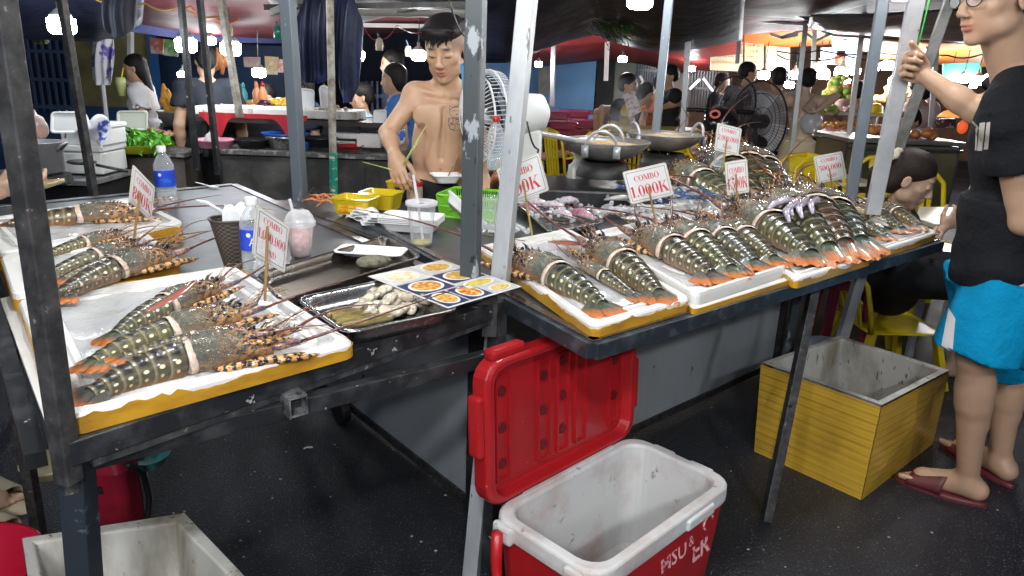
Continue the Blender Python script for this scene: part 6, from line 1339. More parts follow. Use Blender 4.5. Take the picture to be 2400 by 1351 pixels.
for k, (a, b, Ya, Yb, lb) in enumerate((((944, 388), (998, 296), 2.93, 2.98, 'fresh green lemongrass stalk standing up beside the seller hand'), ((850, 380), (925, 400), 2.95, 2.93, 'thin green lemongrass stalk pointing left from the seller hand'), ((950, 380), (990, 318), 2.94, 2.99, 'second thinner lemongrass blade beside the seller hand'))):
 m_ = SB(); m_.tube([V(*a, Ya), V((a[0] + b[0]) / 2, (a[1] + b[1]) / 2, (Ya + Yb) / 2), V(*b, Yb)], [.0055, .0045, .0015] if k != 1 else [.0025, .003, .005], 7, flat=.6)
 solo('lemongrass_stalk', m_, M('lemongrass', (.34, .42, .07), .4, col2=(.6, .62, .3), nscale=18), lb, 'stalk')
# the customer gripping the post
SK2 = (.47, .30, .20)
ft = H(2200, 1168, 0); t = thing('person', 'man in a black sports shirt and bright blue shorts gripping the aluminium post', 'person', ft)
f = V3((-.93, -.12, 0)).normalized()
J = dict(fwd=f, head=V(2338, -2, 2.26), neck=V(2392, 158, 2.30), sL=V(2362, 262, 2.15), sR=V(2375, 215, 2.46), eR=V(2288, 262, 2.50), wR=V(2168, 178, 2.60), eL=V(2400, 520, 2.14), wL=V(2475, 600, 2.30))
pc = V(2318, 650, 2.30); J['hL'] = pc + V3((0, -.09, 0)); J['hR'] = pc + V3((.03, .09, 0))
kL, kR = V(2288, 835, 2.20), V(2365, 850, 2.42); J['kL'], J['kR'] = kL, kR
aL = H(2268, 1128, .075); aR = H(2345, 1080, .075); J['aL'], J['aR'] = aL, aR
tL, tR = H(2104, 1122, .0), H(2212, 1045, .0)
J['tL'] = tL; J['tR'] = tR
HF = hframe((-1, -.16, -.16)); S = Solid(); P, F = torso(S, J, .98, 0, SK2, belly=.02)
S.cap(J['neck'] + V3((.0, 0, -.04)), J['head'] + V3((.02, 0, -.06)), .066, .060, .03, SK2)
limbs(S, J, SK2, arm=1.10, leg=1.0); head(S, J['head'], HF, 1.12, SK2, 'open')
postc = (V(2124, 163, 2.645)); hf = frame(V3((-.95, .25, .12)), None, V3((-.25, -.1, 1)))
wR = J['wR']; hand(S, wR + V3((.005, 0, .0)), frame(V3((-1, .10, .30)), None, V3((.25, .25, 1))), 1.1, SK2, (1.15, 1.15, .6), .02, (.25, .55))
hand(S, J['wL'], frame(V3((.7, .5, -.3)), None, V3((0, 0, 1))), 1.05, SK2)
for q in 'LR': foot(S, J['a' + q] , J['t' + q] + V3((0, 0, .018)), 1.1, SK2)
for q in 'LR': S.ell(J['a' + q] + V3((.035, 0, -.03)), [.034, .030, .034], None, .02, SK2)
S.mark(J['aL'] + V3((-.01, -.05, .33)), [.012] * 3, (.25, .10, .08))
S.build('body', .0052, SKINM, t, SK2)
hs = Solid(); hair_cap(hs, J['head'], HF, 1.12, 'short'); hs.build('hair', .005, HAIRM, t, HAIR)
tee(t, J, (.011, .012, .015), .0058, mat=SPORT, sleeve=.50, hem=-.01, inf=.020, w_=1.0, belly=.0, amp=.0055, seed=4)
BLUE = (.0, .24, .46)
trousers(t, J, BLUE, .006, name='shorts', length=.485, flare=.034, mat=SPORT, inf=.014, amp=.007, seed=9, waist=.10)
def surf(o, px, py, off=.0012):
 mi = o.matrix_world.inverted(); d = ray(px, py); hit, loc, nrm, _ = o.ray_cast(mi @ cO, (mi.to_3x3() @ d).normalized())
 return o.matrix_world @ loc + o.matrix_world.to_3x3() @ nrm * off if hit else None
bpy.context.view_layer.update()
def patch(o, quad, nm, mat, nu=6, nv=14, off=.0014):
 """printed patch that follows the cloth under it; quad = four corners as seen, laid on the cloth"""
 q = [V3((*p, 0)) for p in quad]; vs = {}; m_ = SB()
 for j in range(nv + 1):
  for i in range(nu + 1):
   p = (q[0].lerp(q[1], i / nu)).lerp(q[3].lerp(q[2], i / nu), j / nv); s_ = surf(o, p.x, p.y, off)
   if s_ is not None: vs[(i, j)] = len(m_.v); m_.add([s_], [])
 for j in range(nv):
  for i in range(nu):
   ks = [(i, j), (i + 1, j), (i + 1, j + 1), (i, j + 1)]
   if all(k in vs for k in ks): m_.f.append([vs[k] for k in ks]); m_.mi.append(0); m_.sm.append(True)
 if m_.f: x = part(nm, m_, mat, o.parent, world=True); x.parent = o; x.matrix_parent_inverse = Matrix.Identity(4)
shirt = [c for c in t.children if c.name.startswith('shirt')][0]; shorts = [c for c in t.children if c.name.startswith('shorts')][0]
GP = M('grey_fabric_print', (.42, .40, .37), .7)
patch(shirt, [(2297, 289), (2310, 287), (2303, 354), (2291, 354)], 'stripe', GP); patch(shirt, [(2313, 288), (2322, 286), (2317, 350), (2307, 351)], 'stripe', GP, off=.0016); patch(shirt, [(2288, 300), (2292, 299), (2290, 352), (2286, 353)], 'stripe', GP, 3)
patch(shorts, [(2224, 722), (2240, 748), (2230, 858), (2200, 848)], 'white_panel', M('white_fabric', (.62, .62, .63), .8), 8, 20)
fw = MB()
for k in range(8):
 a = (2277 + k * 3.0, 283 + k * 3.0); patch(shirt, [(a[0], a[1] - 3), (a[0] + 1.6, a[1] - 1.6), (a[0] + 1.0, a[1] + 4), (a[0] - .6, a[1] + 3)], 'chest_lettering', GP, 1, 2)
gl = MB(); gl.smooth = True; P = lambda x, y, z: J['head'] + HF @ (V3((x, y, z)) * 1.12)
FRM = M('black_frame', (.01, .01, .01), .25)
for s_ in (-1, 1):
 m_ = SB(); m_.tube([P(s_ * .034 + .023 * math.cos(a) * (1.0), .098 - abs(s_ * .034 + .023 * math.cos(a)) * .12, .006 + .0165 * math.sin(a)) for a in [i * PI / 10 for i in range(21)]], .0016, 6, cap=False); GR = part('glasses_rim', m_, FRM, t, world=True)
 m_ = MB(); m_.add([P(s_ * .034 + .022 * math.cos(a), .098 - abs(s_ * .034 + .022 * math.cos(a)) * .12, .006 + .0155 * math.sin(a)) for a in [i * PI / 8 for i in range(16)]], [tuple(range(16))]); part('lens', m_, clear('lens_glass', (.9, .92, .95), .08, .02), t, world=True)
 m_ = MB(); m_.tube([P(s_ * .057, .09, .012), P(s_ * .074, .06, .014), P(s_ * .080, -.01, .012)], .0016, 5); part('glasses_arm', m_, FRM, t, world=True)
m_ = MB(); m_.tube([P(-.011, .098, .010), P(0, .102, .013), P(.011, .098, .010)], .0014, 5); part('glasses_bridge', m_, FRM, t, world=True)
m_ = MB(); m_.ell(P(.086, -.004, -.022), .003); part('ear_stud', m_, steel, t, world=True)
SLP = M('maroon_rubber', (.12, .022, .028), .45, bump=.2, bscale=70)
for q, nm in (('L', 'slipper'), ('R', 'slipper')):
 a, to = J['a' + q], J['t' + q]; d = to - V3((a.x, a.y, 0)); d.z = 0; L = d.length; d.normalize(); fr_ = frame(d); o_ = V3((a.x, a.y, 0)) + d * (L / 2 - .03)
 m_ = SB(); T_ = Matrix.Translation(o_) @ fr_.to_4x4(); outl = [((L / 2 + .045) * math.cos(x_), (.046 + .008 * math.cos(x_)) * math.sin(x_)) for x_ in [i * 2 * PI / 28 for i in range(28)]]
 vs = [T_ @ V3((a_, b_, z)) for z in (.0, .008, .016) for a_, b_ in [(p_[0] * (1 if z < .016 else .98), p_[1] * (1 if z < .016 else .97)) for p_ in outl]]; n = 28
 m_.add(vs, [(i, (i + 1) % n, n + (i + 1) % n, n + i) for i in range(n)] + [(n + i, n + (i + 1) % n, 2 * n + (i + 1) % n, 2 * n + i) for i in range(n)] + [tuple(range(2 * n, 3 * n))])
 sl = part('slipper', m_, SLP, t, world=True)
 m_ = SB()
 m_.grid(lambda u_, v_: T_ @ V3((-.02 + .115 * v_ + .012 * math.cos(u_ * PI) ** 2, -.052 * math.cos(u_ * PI) * (1 - .16 * v_), .014 + (.074 - .040 * v_) * math.sin(u_ * PI) ** .8)), 16, 8); up_ = part('upper_strap', m_, SLP, t, world=True, solid=.004)
 m_ = MB()
 for i in range(3):
  for j in range(5):
   u_, v_ = .28 + .11 * j, .2 + .28 * i; p_ = T_ @ V3((-.02 + .115 * v_ + .012 * math.cos(u_ * PI) ** 2, -.052 * math.cos(u_ * PI) * (1 - .16 * v_), .0168 + (.074 - .040 * v_) * math.sin(u_ * PI) ** .8)); m_.ell(p_, (.0035, .0035, .0012), n=6, k=4)
 part('vent_hole', m_, M('dark_hole', (.03, .01, .01), .8), t, world=True)['kind'] = 'stuff'
# seated woman with a ponytail
SK3 = (.50, .33, .235)
t = thing('person', 'smiling woman with a ponytail in a black dress seated behind the right table', 'person', (V(2090, 600, 3.35).x, 3.4, 0))
f = V3((.93, -.36, 0)).normalized()
J = dict(fwd=f, head=V(2134, 424, 3.28), neck=V(2098, 500, 3.34), sR=V(2078, 532, 3.20), sL=V(2120, 520, 3.50), eR=V(2100, 605, 3.12), wR=V(2180, 575, 3.22), eL=V(2150, 590, 3.5), wL=V(2212, 535, 3.50))
pc = V(2098, 632, 3.44); J['hR'], J['hL'] = pc + V3((-.03, -.09, 0)), pc + V3((.03, .09, 0))
for q, s_ in (('L', .1), ('R', -.1)): J['k' + q] = pc + f * .40 + V3((0, s_, .0)); J['a' + q] = V3((J['k' + q].x, J['k' + q].y, .08)); J['t' + q] = J['a' + q] + f * .18 + V3((0, 0, -.08))
HF = hframe((.86, -.52, -.42)); S = Solid(); torso(S, J, 1., 0, SK3); S.cap(J['neck'], J['head'] + V3((-.02, 0, -.05)), .050, .048, .02, SK3); limbs(S, J, SK3, arm=.9); head(S, J['head'], HF, 1.04, SK3, 'down', True, smile=True)
for q in 'LR': hand(S, J['w' + q], frame(J['w' + q] - J['e' + q], None, V3((0, 0, 1))), .9, SK3, (.5, .5, .3)); foot(S, J['a' + q], J['t' + q], .95, SK3)
S.mark(J['head'] + HF @ V3((0, .075, -.062)), [.016, .03, .004], (.7, .68, .65), HF, .3)
S.build('body', .0055, SKINM, t, SK3)
hs = Solid(); hair_cap(hs, J['head'], HF, 1.05, 'pony', (.022, .014, .011)); hs.build('hair', .0048, HAIRM, t, HAIR)
m_ = SB(); c_ = J['head'] + HF @ V3((.038, -.112, .066)); m_.tube([c_ + HF @ V3((.030 * math.cos(a), .008 * math.sin(a * 5), .030 * math.sin(a))) for a in [i * PI / 14 for i in range(29)]], .013, 8, cap=False); Wp('scrunchie', m_, M('cream_scrunchie', (.55, .50, .40), .8, bump=.8, bscale=60), t)
S = Solid(); torso(S, J, 1.02, .012, BLK);
for q in 'LR': S.cap(J['h' + q], J['k' + q], .105, .085, .04, BLK); S.cone(J['s' + q], J['s' + q].lerp(J['e' + q], .35), .062, .06, .02, BLK)
S.cap(pc + V3((-.02, 0, .0)), pc + V3((-.0, 0.02, -.10)), .14, .14, .05, BLK); S.cap(J['neck'] + V3((.02, -.01, .0)), J['neck'] + V3((.03, -.02, .12)), .072, .08, .012, op=-1); S.build('dress', .008, CLOTHM, t, BLK, fold=folds(.005, 3))
m_ = SB(); n0 = J['neck'] + V3((0, 0, .02)); m_.tube([n0 + V3((.055 * math.cos(a), .055 * math.sin(a), -.01 + .012 * math.cos(a * 1))) for a in [i * PI / 12 for i in range(25)]], .0012, 4, cap=False); Wp('necklace', m_, M('gold_chain', (.5, .35, .12), .3, 1.), t)
# customer's arm from the left border and feet below
t = thing('person', 'hand of a customer holding a raw prawn at the left border', 'person', V(-60, 470, 2.3))
S = Solid(); w_ = V(-5, 447, 2.2); S.cap(V(-170, 490, 2.1), w_, .042, .028, .02, SK3); hand(S, w_, frame(V3((1, .15, .06)), None, V3((.0, -.75, .65))), 1.0, SK3, (.35, .6, .5), .06, (.5, .5)); S.build('body', .004, SKINM, t, SK3)
m_ = SB(); a, b = V(62, 442, 2.16), V(152, 422, 2.20); m_.tube([a, a.lerp(b, .15), a.lerp(b, .5), a.lerp(b, .8), b], [.006, .016, .018, .012, .008], 12, flat=.75); solo('raw_prawn', m_, M('raw_prawn_shell', (.34, .27, .13), .2, col2=(.2, .15, .07), nscale=24, stretch=(1, 1, 1), coat=.7), 'raw olive prawn held in the hand at the left border', 'prawn')
CREAM = M('cream_rubber', (.50, .42, .28), .55, bump=.1, bscale=60)
t = thing('person', 'feet in cream slippers at the lower left border', 'person', H(-60, 1200, 0))
S = Solid()
for (an, to) in (((-85, 1160), (55, 1195)), ((-100, 1245), (42, 1272))):
 a = H(*an, .07); to_ = H(*to, .0); foot(S, a, to_ + V3((0, 0, .018)), 1, SK3); S.cap(a, a + V3((-.02, 0, .42)), .036, .055, .02, SK3)
S.build('body', .006, SKINM, t, SK3)
for (an, to) in (((-85, 1160), (55, 1195)), ((-100, 1245), (42, 1272))):
 a = H(*an, .0); to_ = H(*to, .0); d = (to_ - a); L = d.length; d.normalize(); T_ = Matrix.Translation(a + d * (L / 2 - .01)) @ frame(d).to_4x4(); m_ = SB()
 outl = [((L / 2 + .045) * math.cos(x_), (.050 + .008 * math.cos(x_)) * math.sin(x_)) for x_ in [i * 2 * PI / 28 for i in range(28)]]; n = 28
 m_.add([T_ @ V3((x_, y_, z)) for z in (0, .02) for x_, y_ in outl], [(i, (i + 1) % n, n + (i + 1) % n, n + i) for i in range(n)] + [tuple(range(n, 2 * n))]); part('slipper', m_, CREAM, t, world=True)
 m_ = SB(); m_.grid(lambda u_, v_: T_ @ V3((-.02 + .105 * v_, -.054 * math.cos(u_ * PI), .018 + (.076 - .030 * v_) * math.sin(u_ * PI) ** .7)), 16, 8); part('upper_strap', m_, CREAM, t, world=True, solid=.005)
# people further back
def bag(loc, r_, label, mat, held=True):
 t = thing('plastic_bag', label, 'bag', loc, group='plastic shopping bags'); m_ = SB()
 m_.grid(lambda u_, v_: ((lambda q: (q * math.cos(u_ * 2 * PI), q * .7 * math.sin(u_ * 2 * PI), r_ * 2.4 * v_))(r_ * (math.sin(PI * min(.97, .12 + .95 * v_)) ** .6) * (1 + .1 * math.sin(u_ * 25 + v_ * 5)) * (1 if v_ < .8 else .6))), 24, 12); part('bag_body', m_, mat, t); return t
tt, J, F_ = bgp('woman with long black hair and white tee sipping a drink at the left', 322, 128, 5.6, -72, WHT, BLK, 'long', over=dict(), eyes='open', female=True, build=.9, look=V3((-1, -.25, -.18)))
def redo(label, fn): pass
bgp('man in a dark tee seen from behind the thin black posts', 478, 108, 5.1, 200, (.02, .022, .03), BLK, 'short', build=1.05, look=V3((-.6, 1, -.2)))
bgp('child in a green shirt seated behind the vegetables', 626, 198, 6.3, 5, (.08, .20, .07), BLK, 'bob', seat=True, hgt=1.35, look=V3((-.1, -1, -.5)))
bgp('person in a black cap and navy vest behind the foam tray stall', 712, 160, 5.7, -60, (.02, .04, .08), BLK, 'bob', seat=True, hgt=1.6, look=V3((-1, -.4, -.2)), skin=SK3)
bgp('seated person in a pale blue tee right of the hanging jackets', 855, 195, 6.0, -75, (.22, .38, .52), BLK, 'short', seat=True, hgt=1.6, look=V3((-1, -.3, -.2)))
bgp('woman with glasses in a bright blue top behind the seller', 932, 150, 5.0, -80, (.05, .16, .42), BLK, 'bob', build=1.1, look=V3((-1, -.3, -.1)), eyes='open', female=True)
bgp('tall man standing in the dark behind the woman with glasses', 926, 118, 6.0, -70, (.03, .03, .035), BLK, 'short', look=V3((-1, -.3, -.1)))
bgp('dark clothed person seated by the blue wall at the stacked red chairs', 1262, 225, 7.2, 100, (.03, .06, .06), BLK, 'short', seat=True, hgt=1.6)
tt, J, F_ = bgp('woman in a yellow outfit bending over a table by the blue wall', 1418, 190, 7.6, 75, (.42, .30, .02), (.42, .30, .02), 'bob', lean=.34, kind='shorts', female=True, hgt=1.46, over=dict(wL=V3((0, 0, 0)) + V(1408, 300, 7.5), wR=V(1395, 305, 7.7), eL=V(1412, 255, 7.45), eR=V(1400, 262, 7.7)), look=V3((1, -.2, -.5)))
bgp('man in black waving a laminated menu beside the far tables', 1470, 172, 7.6, 60, (.02, .02, .024), BLK, 'short', seat=True, hgt=1.7, over=dict(wL=V(1476, 275, 7.35), eL=V(1455, 265, 7.5)), look=V3((1, -.5, -.1)))
bgp('man in an orange shirt half hidden by the blue grey post', 1545, 178, 8.1, 40, (.55, .14, .03), BLK, 'short')
bgp('slim young man in a black tee beside the far blue grey post', 1578, 153, 7.2, -85, (.014, .014, .018), (.03, .035, .05), 'short', over=dict(wL=V(1548, 255, 7.0), eL=V(1590, 240, 7.1), wR=V(1545, 258, 7.3)), look=V3((-1, -.25, -.2)))
bgp('person in a dark cap in the shade left of the plaid shirt man', 1690, 172, 8.4, 60, (.02, .02, .025), BLK, 'short')
bgp('man in a grey patterned shirt standing behind the black fan', 1752, 146, 7.4, 120, (.17, .175, .185), BLK, 'short', over=dict(wR=V(1755, 262, 7.1), eR=V(1740, 245, 7.3)), look=V3((1, .1, -.15)))
bgp('man in a pale grey shirt seen from behind holding a bag low', 1830, 158, 6.9, 178, (.56, .57, .62), BLK, 'short', build=1.05, look=V3((.1, 1, -.1)))
tt, J, F_ = bgp('woman in a long beige backless dress with hands on her hips', 1898, 160, 6.5, 186, (.66, .55, .38), BLK, 'bun', kind='dress', female=True, build=.92, over=dict(eL=V(1872, 235, 6.55), wL=V(1893, 258, 6.35), eR=V(1960, 226, 6.5), wR=V(1914, 262, 6.38)), look=V3((-.1, 1, 0)), skin=(.50, .34, .26))
m_ = MB(); m_.bar(V(1925, 208, 6.33), V(1885, 250, 6.33), .02, .003); o = part('shoulder_strap', m_, M('green_strap', (.22, .30, .14), .7), tt, world=True)
bgp('person in a pale pink top at the bananas stall', 2015, 190, 7.9, 170, (.52, .36, .31), BLK, 'bob')
bgp('person in a light pink shirt left of the seated man in maroon', 2150, 178, 8.2, 160, (.60, .42, .40), (.5, .4, .38), 'short')
bgp('person in a peach top behind the dull metal post', 2172, 190, 7.6, 200, (.62, .45, .38), BLK, 'bob')
bgp('young man in a maroon tee seated behind the steel counter', 2142, 255, 6.4, -55, (.16, .02, .06), BLK, 'short', seat=True, hgt=1.62, look=V3((-1, -.5, -.35)))
bag(V(1898, 312, 6.33) , .085, 'clear plastic bag of food hanging behind the woman in the beige dress', clear('grey_bag', (.55, .56, .60), .55, .25, .9, 26))
bag(V(1838, 360, 6.75), .065, 'greenish plastic bag carried low by the man in the pale grey shirt', clear('green_bag', (.40, .50, .44), .5, .25, .9, 26))
m_ = MB(); mm = [V(1460, 222, 7.3), V(1488, 214, 7.28), V(1503, 262, 7.28), V(1475, 276, 7.3)]; m_.poly(mm, .01); o = solo('menu_board', m_, M('menu_sheet', (.55, .48, .50), .4, col2=(.30, .16, .14), nscale=26, lo=.52, hi=.56), 'laminated menu sheet waved by the seated man in black', 'menu')
t = thing('drink_cup', 'clear cup of yellow drink held by the long haired woman', 'cup', V(287, 225, 5.45)); m_ = SB(); m_.lathe([(.025, 0), (.038, .10), (.03, .13)], n=14); part('cup_body', m_, M('yellow_drink', (.5, .52, .2), .3), t); part('straw', MB().tube([(0, 0, .1), (.03, 0, .2)], .005, 5), yellow_plastic, t)
# canopies
def tarp_mat(nm, c, c2, rough=.55, tr=.0):
 t_ = NT(nm); co = t_.coord(); t_.color(t_.mix(t_.ramp(t_.noise(co, 2.2, 4), .35, .7), c, c2)); t_.set(Roughness=rough)
 t_.bump(t_.noise(t_.coord('Object', (1, 1, 3)), 5, 4), .5, .03); MATS[nm] = t_.m; return t_.m
def interp(pts, u):
 L = [0]
 for a, b in zip(pts[:-1], pts[1:]): L.append(L[-1] + math.hypot(b[0] - a[0], b[1] - a[1]))
 s_ = u * L[-1]
 for i in range(len(pts) - 1):
  if s_ <= L[i + 1] or i == len(pts) - 2:
   f = (s_ - L[i]) / max(1e-6, L[i + 1] - L[i]); return tuple(pts[i][k] + (pts[i + 1][k] - pts[i][k]) * f for k in range(len(pts[0])))
def tarp(label, low, up, mat, sag=.05, n=40, m_=14, cat='canopy'):
 """low, up: edge points (px, py, Y)"""
 mb = SB()
 def fn(u, v):
  a, b = V(*interp(low, u)), V(*interp(up, u)); p = a.lerp(b, v); w_ = math.sin(PI * v)
  p.z += -sag * w_ * (.5 + .5 * math.sin(u * 9)) + .02 * noise.noise(p * 3) * w_; return p
 mb.grid(fn, n, m_); return solo('canopy', mb, mat, label, cat, 'tarpaulin canopies over the stalls', solid=.002)
NAVY = tarp_mat('navy_tarp', (.010, .014, .040), (.018, .024, .065)); MAR = tarp_mat('maroon_tarp', (.09, .014, .02), (.13, .025, .03)); REDT = tarp_mat('red_tarp', (.36, .035, .025), (.24, .022, .025))
ORG = tarp_mat('orange_tarp', (.62, .17, .02), (.48, .12, .02)); VIO = tarp_mat('violet_tarp', (.09, .10, .26), (.06, .07, .18)); SIL = tarp_mat('dark_silver_tarp', (.03, .035, .05), (.10, .11, .13), .3); PALE = tarp_mat('pale_tarp', (.36, .35, .33), (.24, .23, .22)); BRN = tarp_mat('brown_tarp', (.24, .09, .075), (.16, .06, .055))
tarp('dark maroon canopy over the upper left stalls', [(330, 62, 6.6), (480, 88, 6.8), (660, 97, 7.0), (860, 84, 7.2), (1120, 60, 7.4)], [(250, -60, 4.0), (500, -60, 4.0), (760, -60, 4.1), (1150, -60, 4.2)], MAR)
tarp('violet blue edge of the tarp running across the upper left', [(105, 42, 6.0), (300, 74, 6.3), (480, 100, 6.6), (660, 102, 6.9), (840, 96, 7.0)], [(105, 10, 6.0), (300, 50, 6.2), (480, 82, 6.5), (660, 88, 6.8), (840, 84, 7.0)], VIO, .0)
tarp('black navy tarp sagging at the upper left corner', [(-40, 95, 5.4), (60, 92, 5.4), (170, 96, 5.5), (230, 98, 5.6), (330, 62, 6.2)], [(-60, -60, 3.8), (60, -60, 3.8), (250, -60, 3.9), (340, -60, 4)], NAVY)
tarp('pale translucent awning above the shirtless seller', [(640, 16, 4.9), (800, 26, 5.0), (1000, 30, 5.1), (1120, 28, 5.1)], [(600, -60, 3.8), (800, -60, 3.8), (1130, -60, 3.8)], PALE, .02)
tarp('large navy tarp hanging between the pale post and the red canopy', [(1120, 148, 6.4), (1190, 148, 6.4), (1250, 126, 6.6), (1330, 96, 6.8), (1400, 82, 7.0), (1440, 100, 7.0), (1520, 120, 7.0), (1600, 122, 7.1), (1740, 95, 7.4)], [(1120, -60, 4.0), (1300, -60, 4.0), (1500, -60, 4.1), (1750, -60, 4.2)], NAVY, .06, 60)
tarp('red canopy beyond the navy tarp by the blue wall', [(1235, 160, 10.2), (1330, 150, 10.2), (1420, 142, 10.2), (1500, 150, 10.2), (1620, 176, 10), (1740, 172, 10)], [(1235, 70, 7.4), (1420, 60, 7.6), (1620, 70, 7.8), (1740, 60, 7.8)], REDT)
tarp('red tarp strip hanging under the brown canopy at right', [(1735, 82, 7.4), (1830, 74, 7.4), (1990, 66, 7.4)], [(1735, 35, 6.6), (1830, 32, 6.6), (1960, 40, 6.6)], REDT, .0)
tarp('brown canopy underside at the upper right', [(1590, 20, 6.2), (1735, 36, 6.4), (1900, 46, 6.5), (2100, 30, 6.5), (2400, 20, 6.4)], [(1590, -60, 4.1), (1800, -60, 4.1), (2100, -60, 4.1), (2500, -60, 4.1)], BRN, .03)
tarp('dark shiny tarp above the bright post at right', [(1890, 50, 6.2), (2040, 78, 6.2), (2150, 92, 6.2), (2290, 104, 6.2), (2480, 110, 6.2)], [(1900, 34, 5.2), (2050, 32, 5.2), (2250, 20, 5.2), (2480, 14, 5.2)], SIL, .08, 60)
tarp('orange canopy beyond the tent poles', [(1740, 108, 9.5), (1850, 112, 9.6), (1960, 104, 9.6), (2060, 98, 9.6)], [(1740, 74, 8.2), (1850, 72, 8.2), (1960, 70, 8.2), (2060, 72, 8.2)], ORG)
tarp('second orange canopy over the far right stall', [(2040, 150, 9.8), (2160, 150, 9.8), (2300, 158, 9.8), (2480, 160, 9.8)], [(2040, 92, 8.0), (2200, 100, 8.0), (2330, 104, 8.0), (2480, 104, 8.0)], ORG)
tarp('off white awning lining above the fruit stall', [(1950, 118, 9.0), (2060, 122, 9.0), (2200, 118, 9.0)], [(1950, 84, 8.0), (2060, 92, 8.0), (2200, 100, 8.0)], PALE, .0)
def beam(a, b, w_, mat, label, Y0, Y1): return solo('tent_beam', MB().bar(V(*a, Y0), V(*b, Y1), w_), mat, label, 'beam', 'beams of the tent frames')
PB_ = M('pale_beam', (.42, .40, .37), .6); WB = M('white_beam', (.66, .65, .63), .5)
for i, (a, b, Y0, Y1, w_, lb) in enumerate((((640, 28), (1130, 34), 4.6, 4.7, .04, 'pale long beam above the seller head'), ((838, 48), (1000, 8), 4.9, 4.5, .035, 'slanting pale beam left of the seller'), ((620, 55), (1000, 62), 6.0, 6.0, .03, 'thin rusty rail behind the jackets'), ((640, 30), (690, 8), 4.2, 4.0, .035, 'short pale brace by the jackets'), ((620, 18), (1120, 10), 4.3, 4.3, .03, 'black thin beam above the seller'), ((1745, -10), (1895, 45), 5.6, 6.3, .03, 'grey brace running to the tent pole top'), ((1895, 45), (2080, -10), 6.3, 5.4, .03, 'grey brace rising right from the tent pole top'), ((1770, 22), (1850, 2), 6.2, 5.6, .03, 'short grey brace under the brown canopy'), ((1735, 45), (2290, 90), 7.0, 7.0, .03, 'thin rail along the dark shiny tarp'))):
 beam(a, b, w_, PB_ if i < 5 and i != 4 else (black_iron if i == 4 else galv), lb, Y0, Y1)
for i, (a, b, lb) in enumerate((((1805, 80), (1830, 88), 'first short strut of the white folding lattice'), ((1830, 88), (1880, 72), 'second strut of the white folding lattice'), ((1880, 72), (1912, 96), 'third strut of the white folding lattice'), ((1912, 96), (1965, 70), 'fourth strut of the white folding lattice'), ((1925, 72), (1985, 94), 'fifth strut of the white folding lattice'), ((1960, 88), (2030, 74), 'sixth strut of the white folding lattice'), ((1830, 90), (1870, 82), 'low strut of the white folding lattice'), ((1500, 178), (1522, 225), 'white diagonal arm on the black gate'), ((1522, 225), (1546, 200), 'second white diagonal arm on the black gate'), ((1616, 210), (1640, 186), 'left white arm on the far gate'), ((1648, 184), (1672, 216), 'right white arm on the far gate'), ((1378, 105), (1420, 92), 'white brace under the red canopy'))):
 beam(a, b, .028, WB, lb, 8.2 if i < 7 else 9.2, 8.2 if i < 7 else 9.2)
# walls and fences at the back
def wall(nm, label, x0, x1, yt, yb, Y, mat, cat='wall', Y2=None):
 Y2 = Y2 or Y; a, b = V(x0, (yt + yb) / 2, Y), V(x1, (yt + yb) / 2, Y2); zt = max(V(x0, yt, Y).z, V(x1, yt, Y2).z)
 zb = 0
 return solo(nm, MB().poly([(a.x, a.y, zb), (b.x, b.y, zb), (b.x, b.y, zt), (a.x, a.y, zt)], -.08), mat, label, cat)
wall('back_wall', 'dark navy wall closing the market far behind', -600, 1240, -60, 300, 13, M('night_backdrop', (.012, .016, .04), .7, col2=(.02, .025, .05), nscale=1.5))  # plain dark sheet in place of the unlit night behind the stalls
wall('back_wall', 'dark brown building wall far behind the right stalls', 1600, 3000, -80, 300, 14, M('far_brown_wall', (.30, .16, .09), .8, col2=(.12, .07, .05), nscale=1.2))
wall('yellow_wall', 'stained olive yellow wall behind the hanging floral dress', 172, 345, 40, 260, 8.0, M('yellow_wall_paint', (.24, .21, .07), .8, col2=(.12, .11, .06), nscale=2.5))
wall('blue_wall', 'light blue painted wall behind the red stacked chairs', 1120, 1400, 60, 260, 11, M('light_blue_paint', (.20, .42, .72), .6, col2=(.15, .34, .62), nscale=1.5))
wall('door_panel_wall', 'black doorway beside the light blue wall', 1397, 1442, 70, 260, 11, M('door_black', (.008, .008, .01), .6), 'doorway')
wall('green_wall', 'pale green and beige column between doorway and gate', 1440, 1492, 70, 260, 11, M('pale_green_paint', (.20, .26, .20), .7, col2=(.28, .24, .2), nscale=3))
wall('beige_wall', 'beige wall behind the slim man in black', 1555, 1625, 80, 260, 11, M('beige_paint', (.26, .22, .19), .7))
wall('blue_low_wall', 'dark blue low wall under the barred fence', -60, 345, 255, 300, 7.4, M('dark_blue_paint', (.012, .06, .14), .5, col2=(.01, .03, .08), nscale=3))
wall('blue_low_wall', 'dark blue panel wall behind the skewers stall', 335, 700, 110, 260, 8.4, M('steel_blue_paint', (.012, .025, .06), .5, col2=(.02, .06, .14), nscale=2))
def barfence(label, x0, x1, yt, yb, Y, n, mat, rails=2):
 a, b = V(x0, (yt + yb) / 2, Y), V(x1, (yt + yb) / 2, Y); zt, zb = V(x0, yt, Y).z, V(x0, yb, Y).z; t = thing('bar_fence', label, 'fence', (a + b) / 2)
 for i in range(n):
  p = a.lerp(b, i / (n - 1)); part('bar', MB().box((p.x, p.y, (zt + zb) / 2), (.02, .02, zt - zb)), mat, t, world=True)
 for k in range(rails): z = zb + (zt - zb) * (k + .15) / max(1, rails); part('rail', MB().bar((a.x, a.y - .012, z), (b.x, b.y - .012, z), .03), mat, t, world=True)
 return t
barfence('dark blue barred fence at the upper left', 20, 175, 60, 258, 7.2, 10, M('dark_blue_iron_bars', (.03, .055, .11), .5), 3)
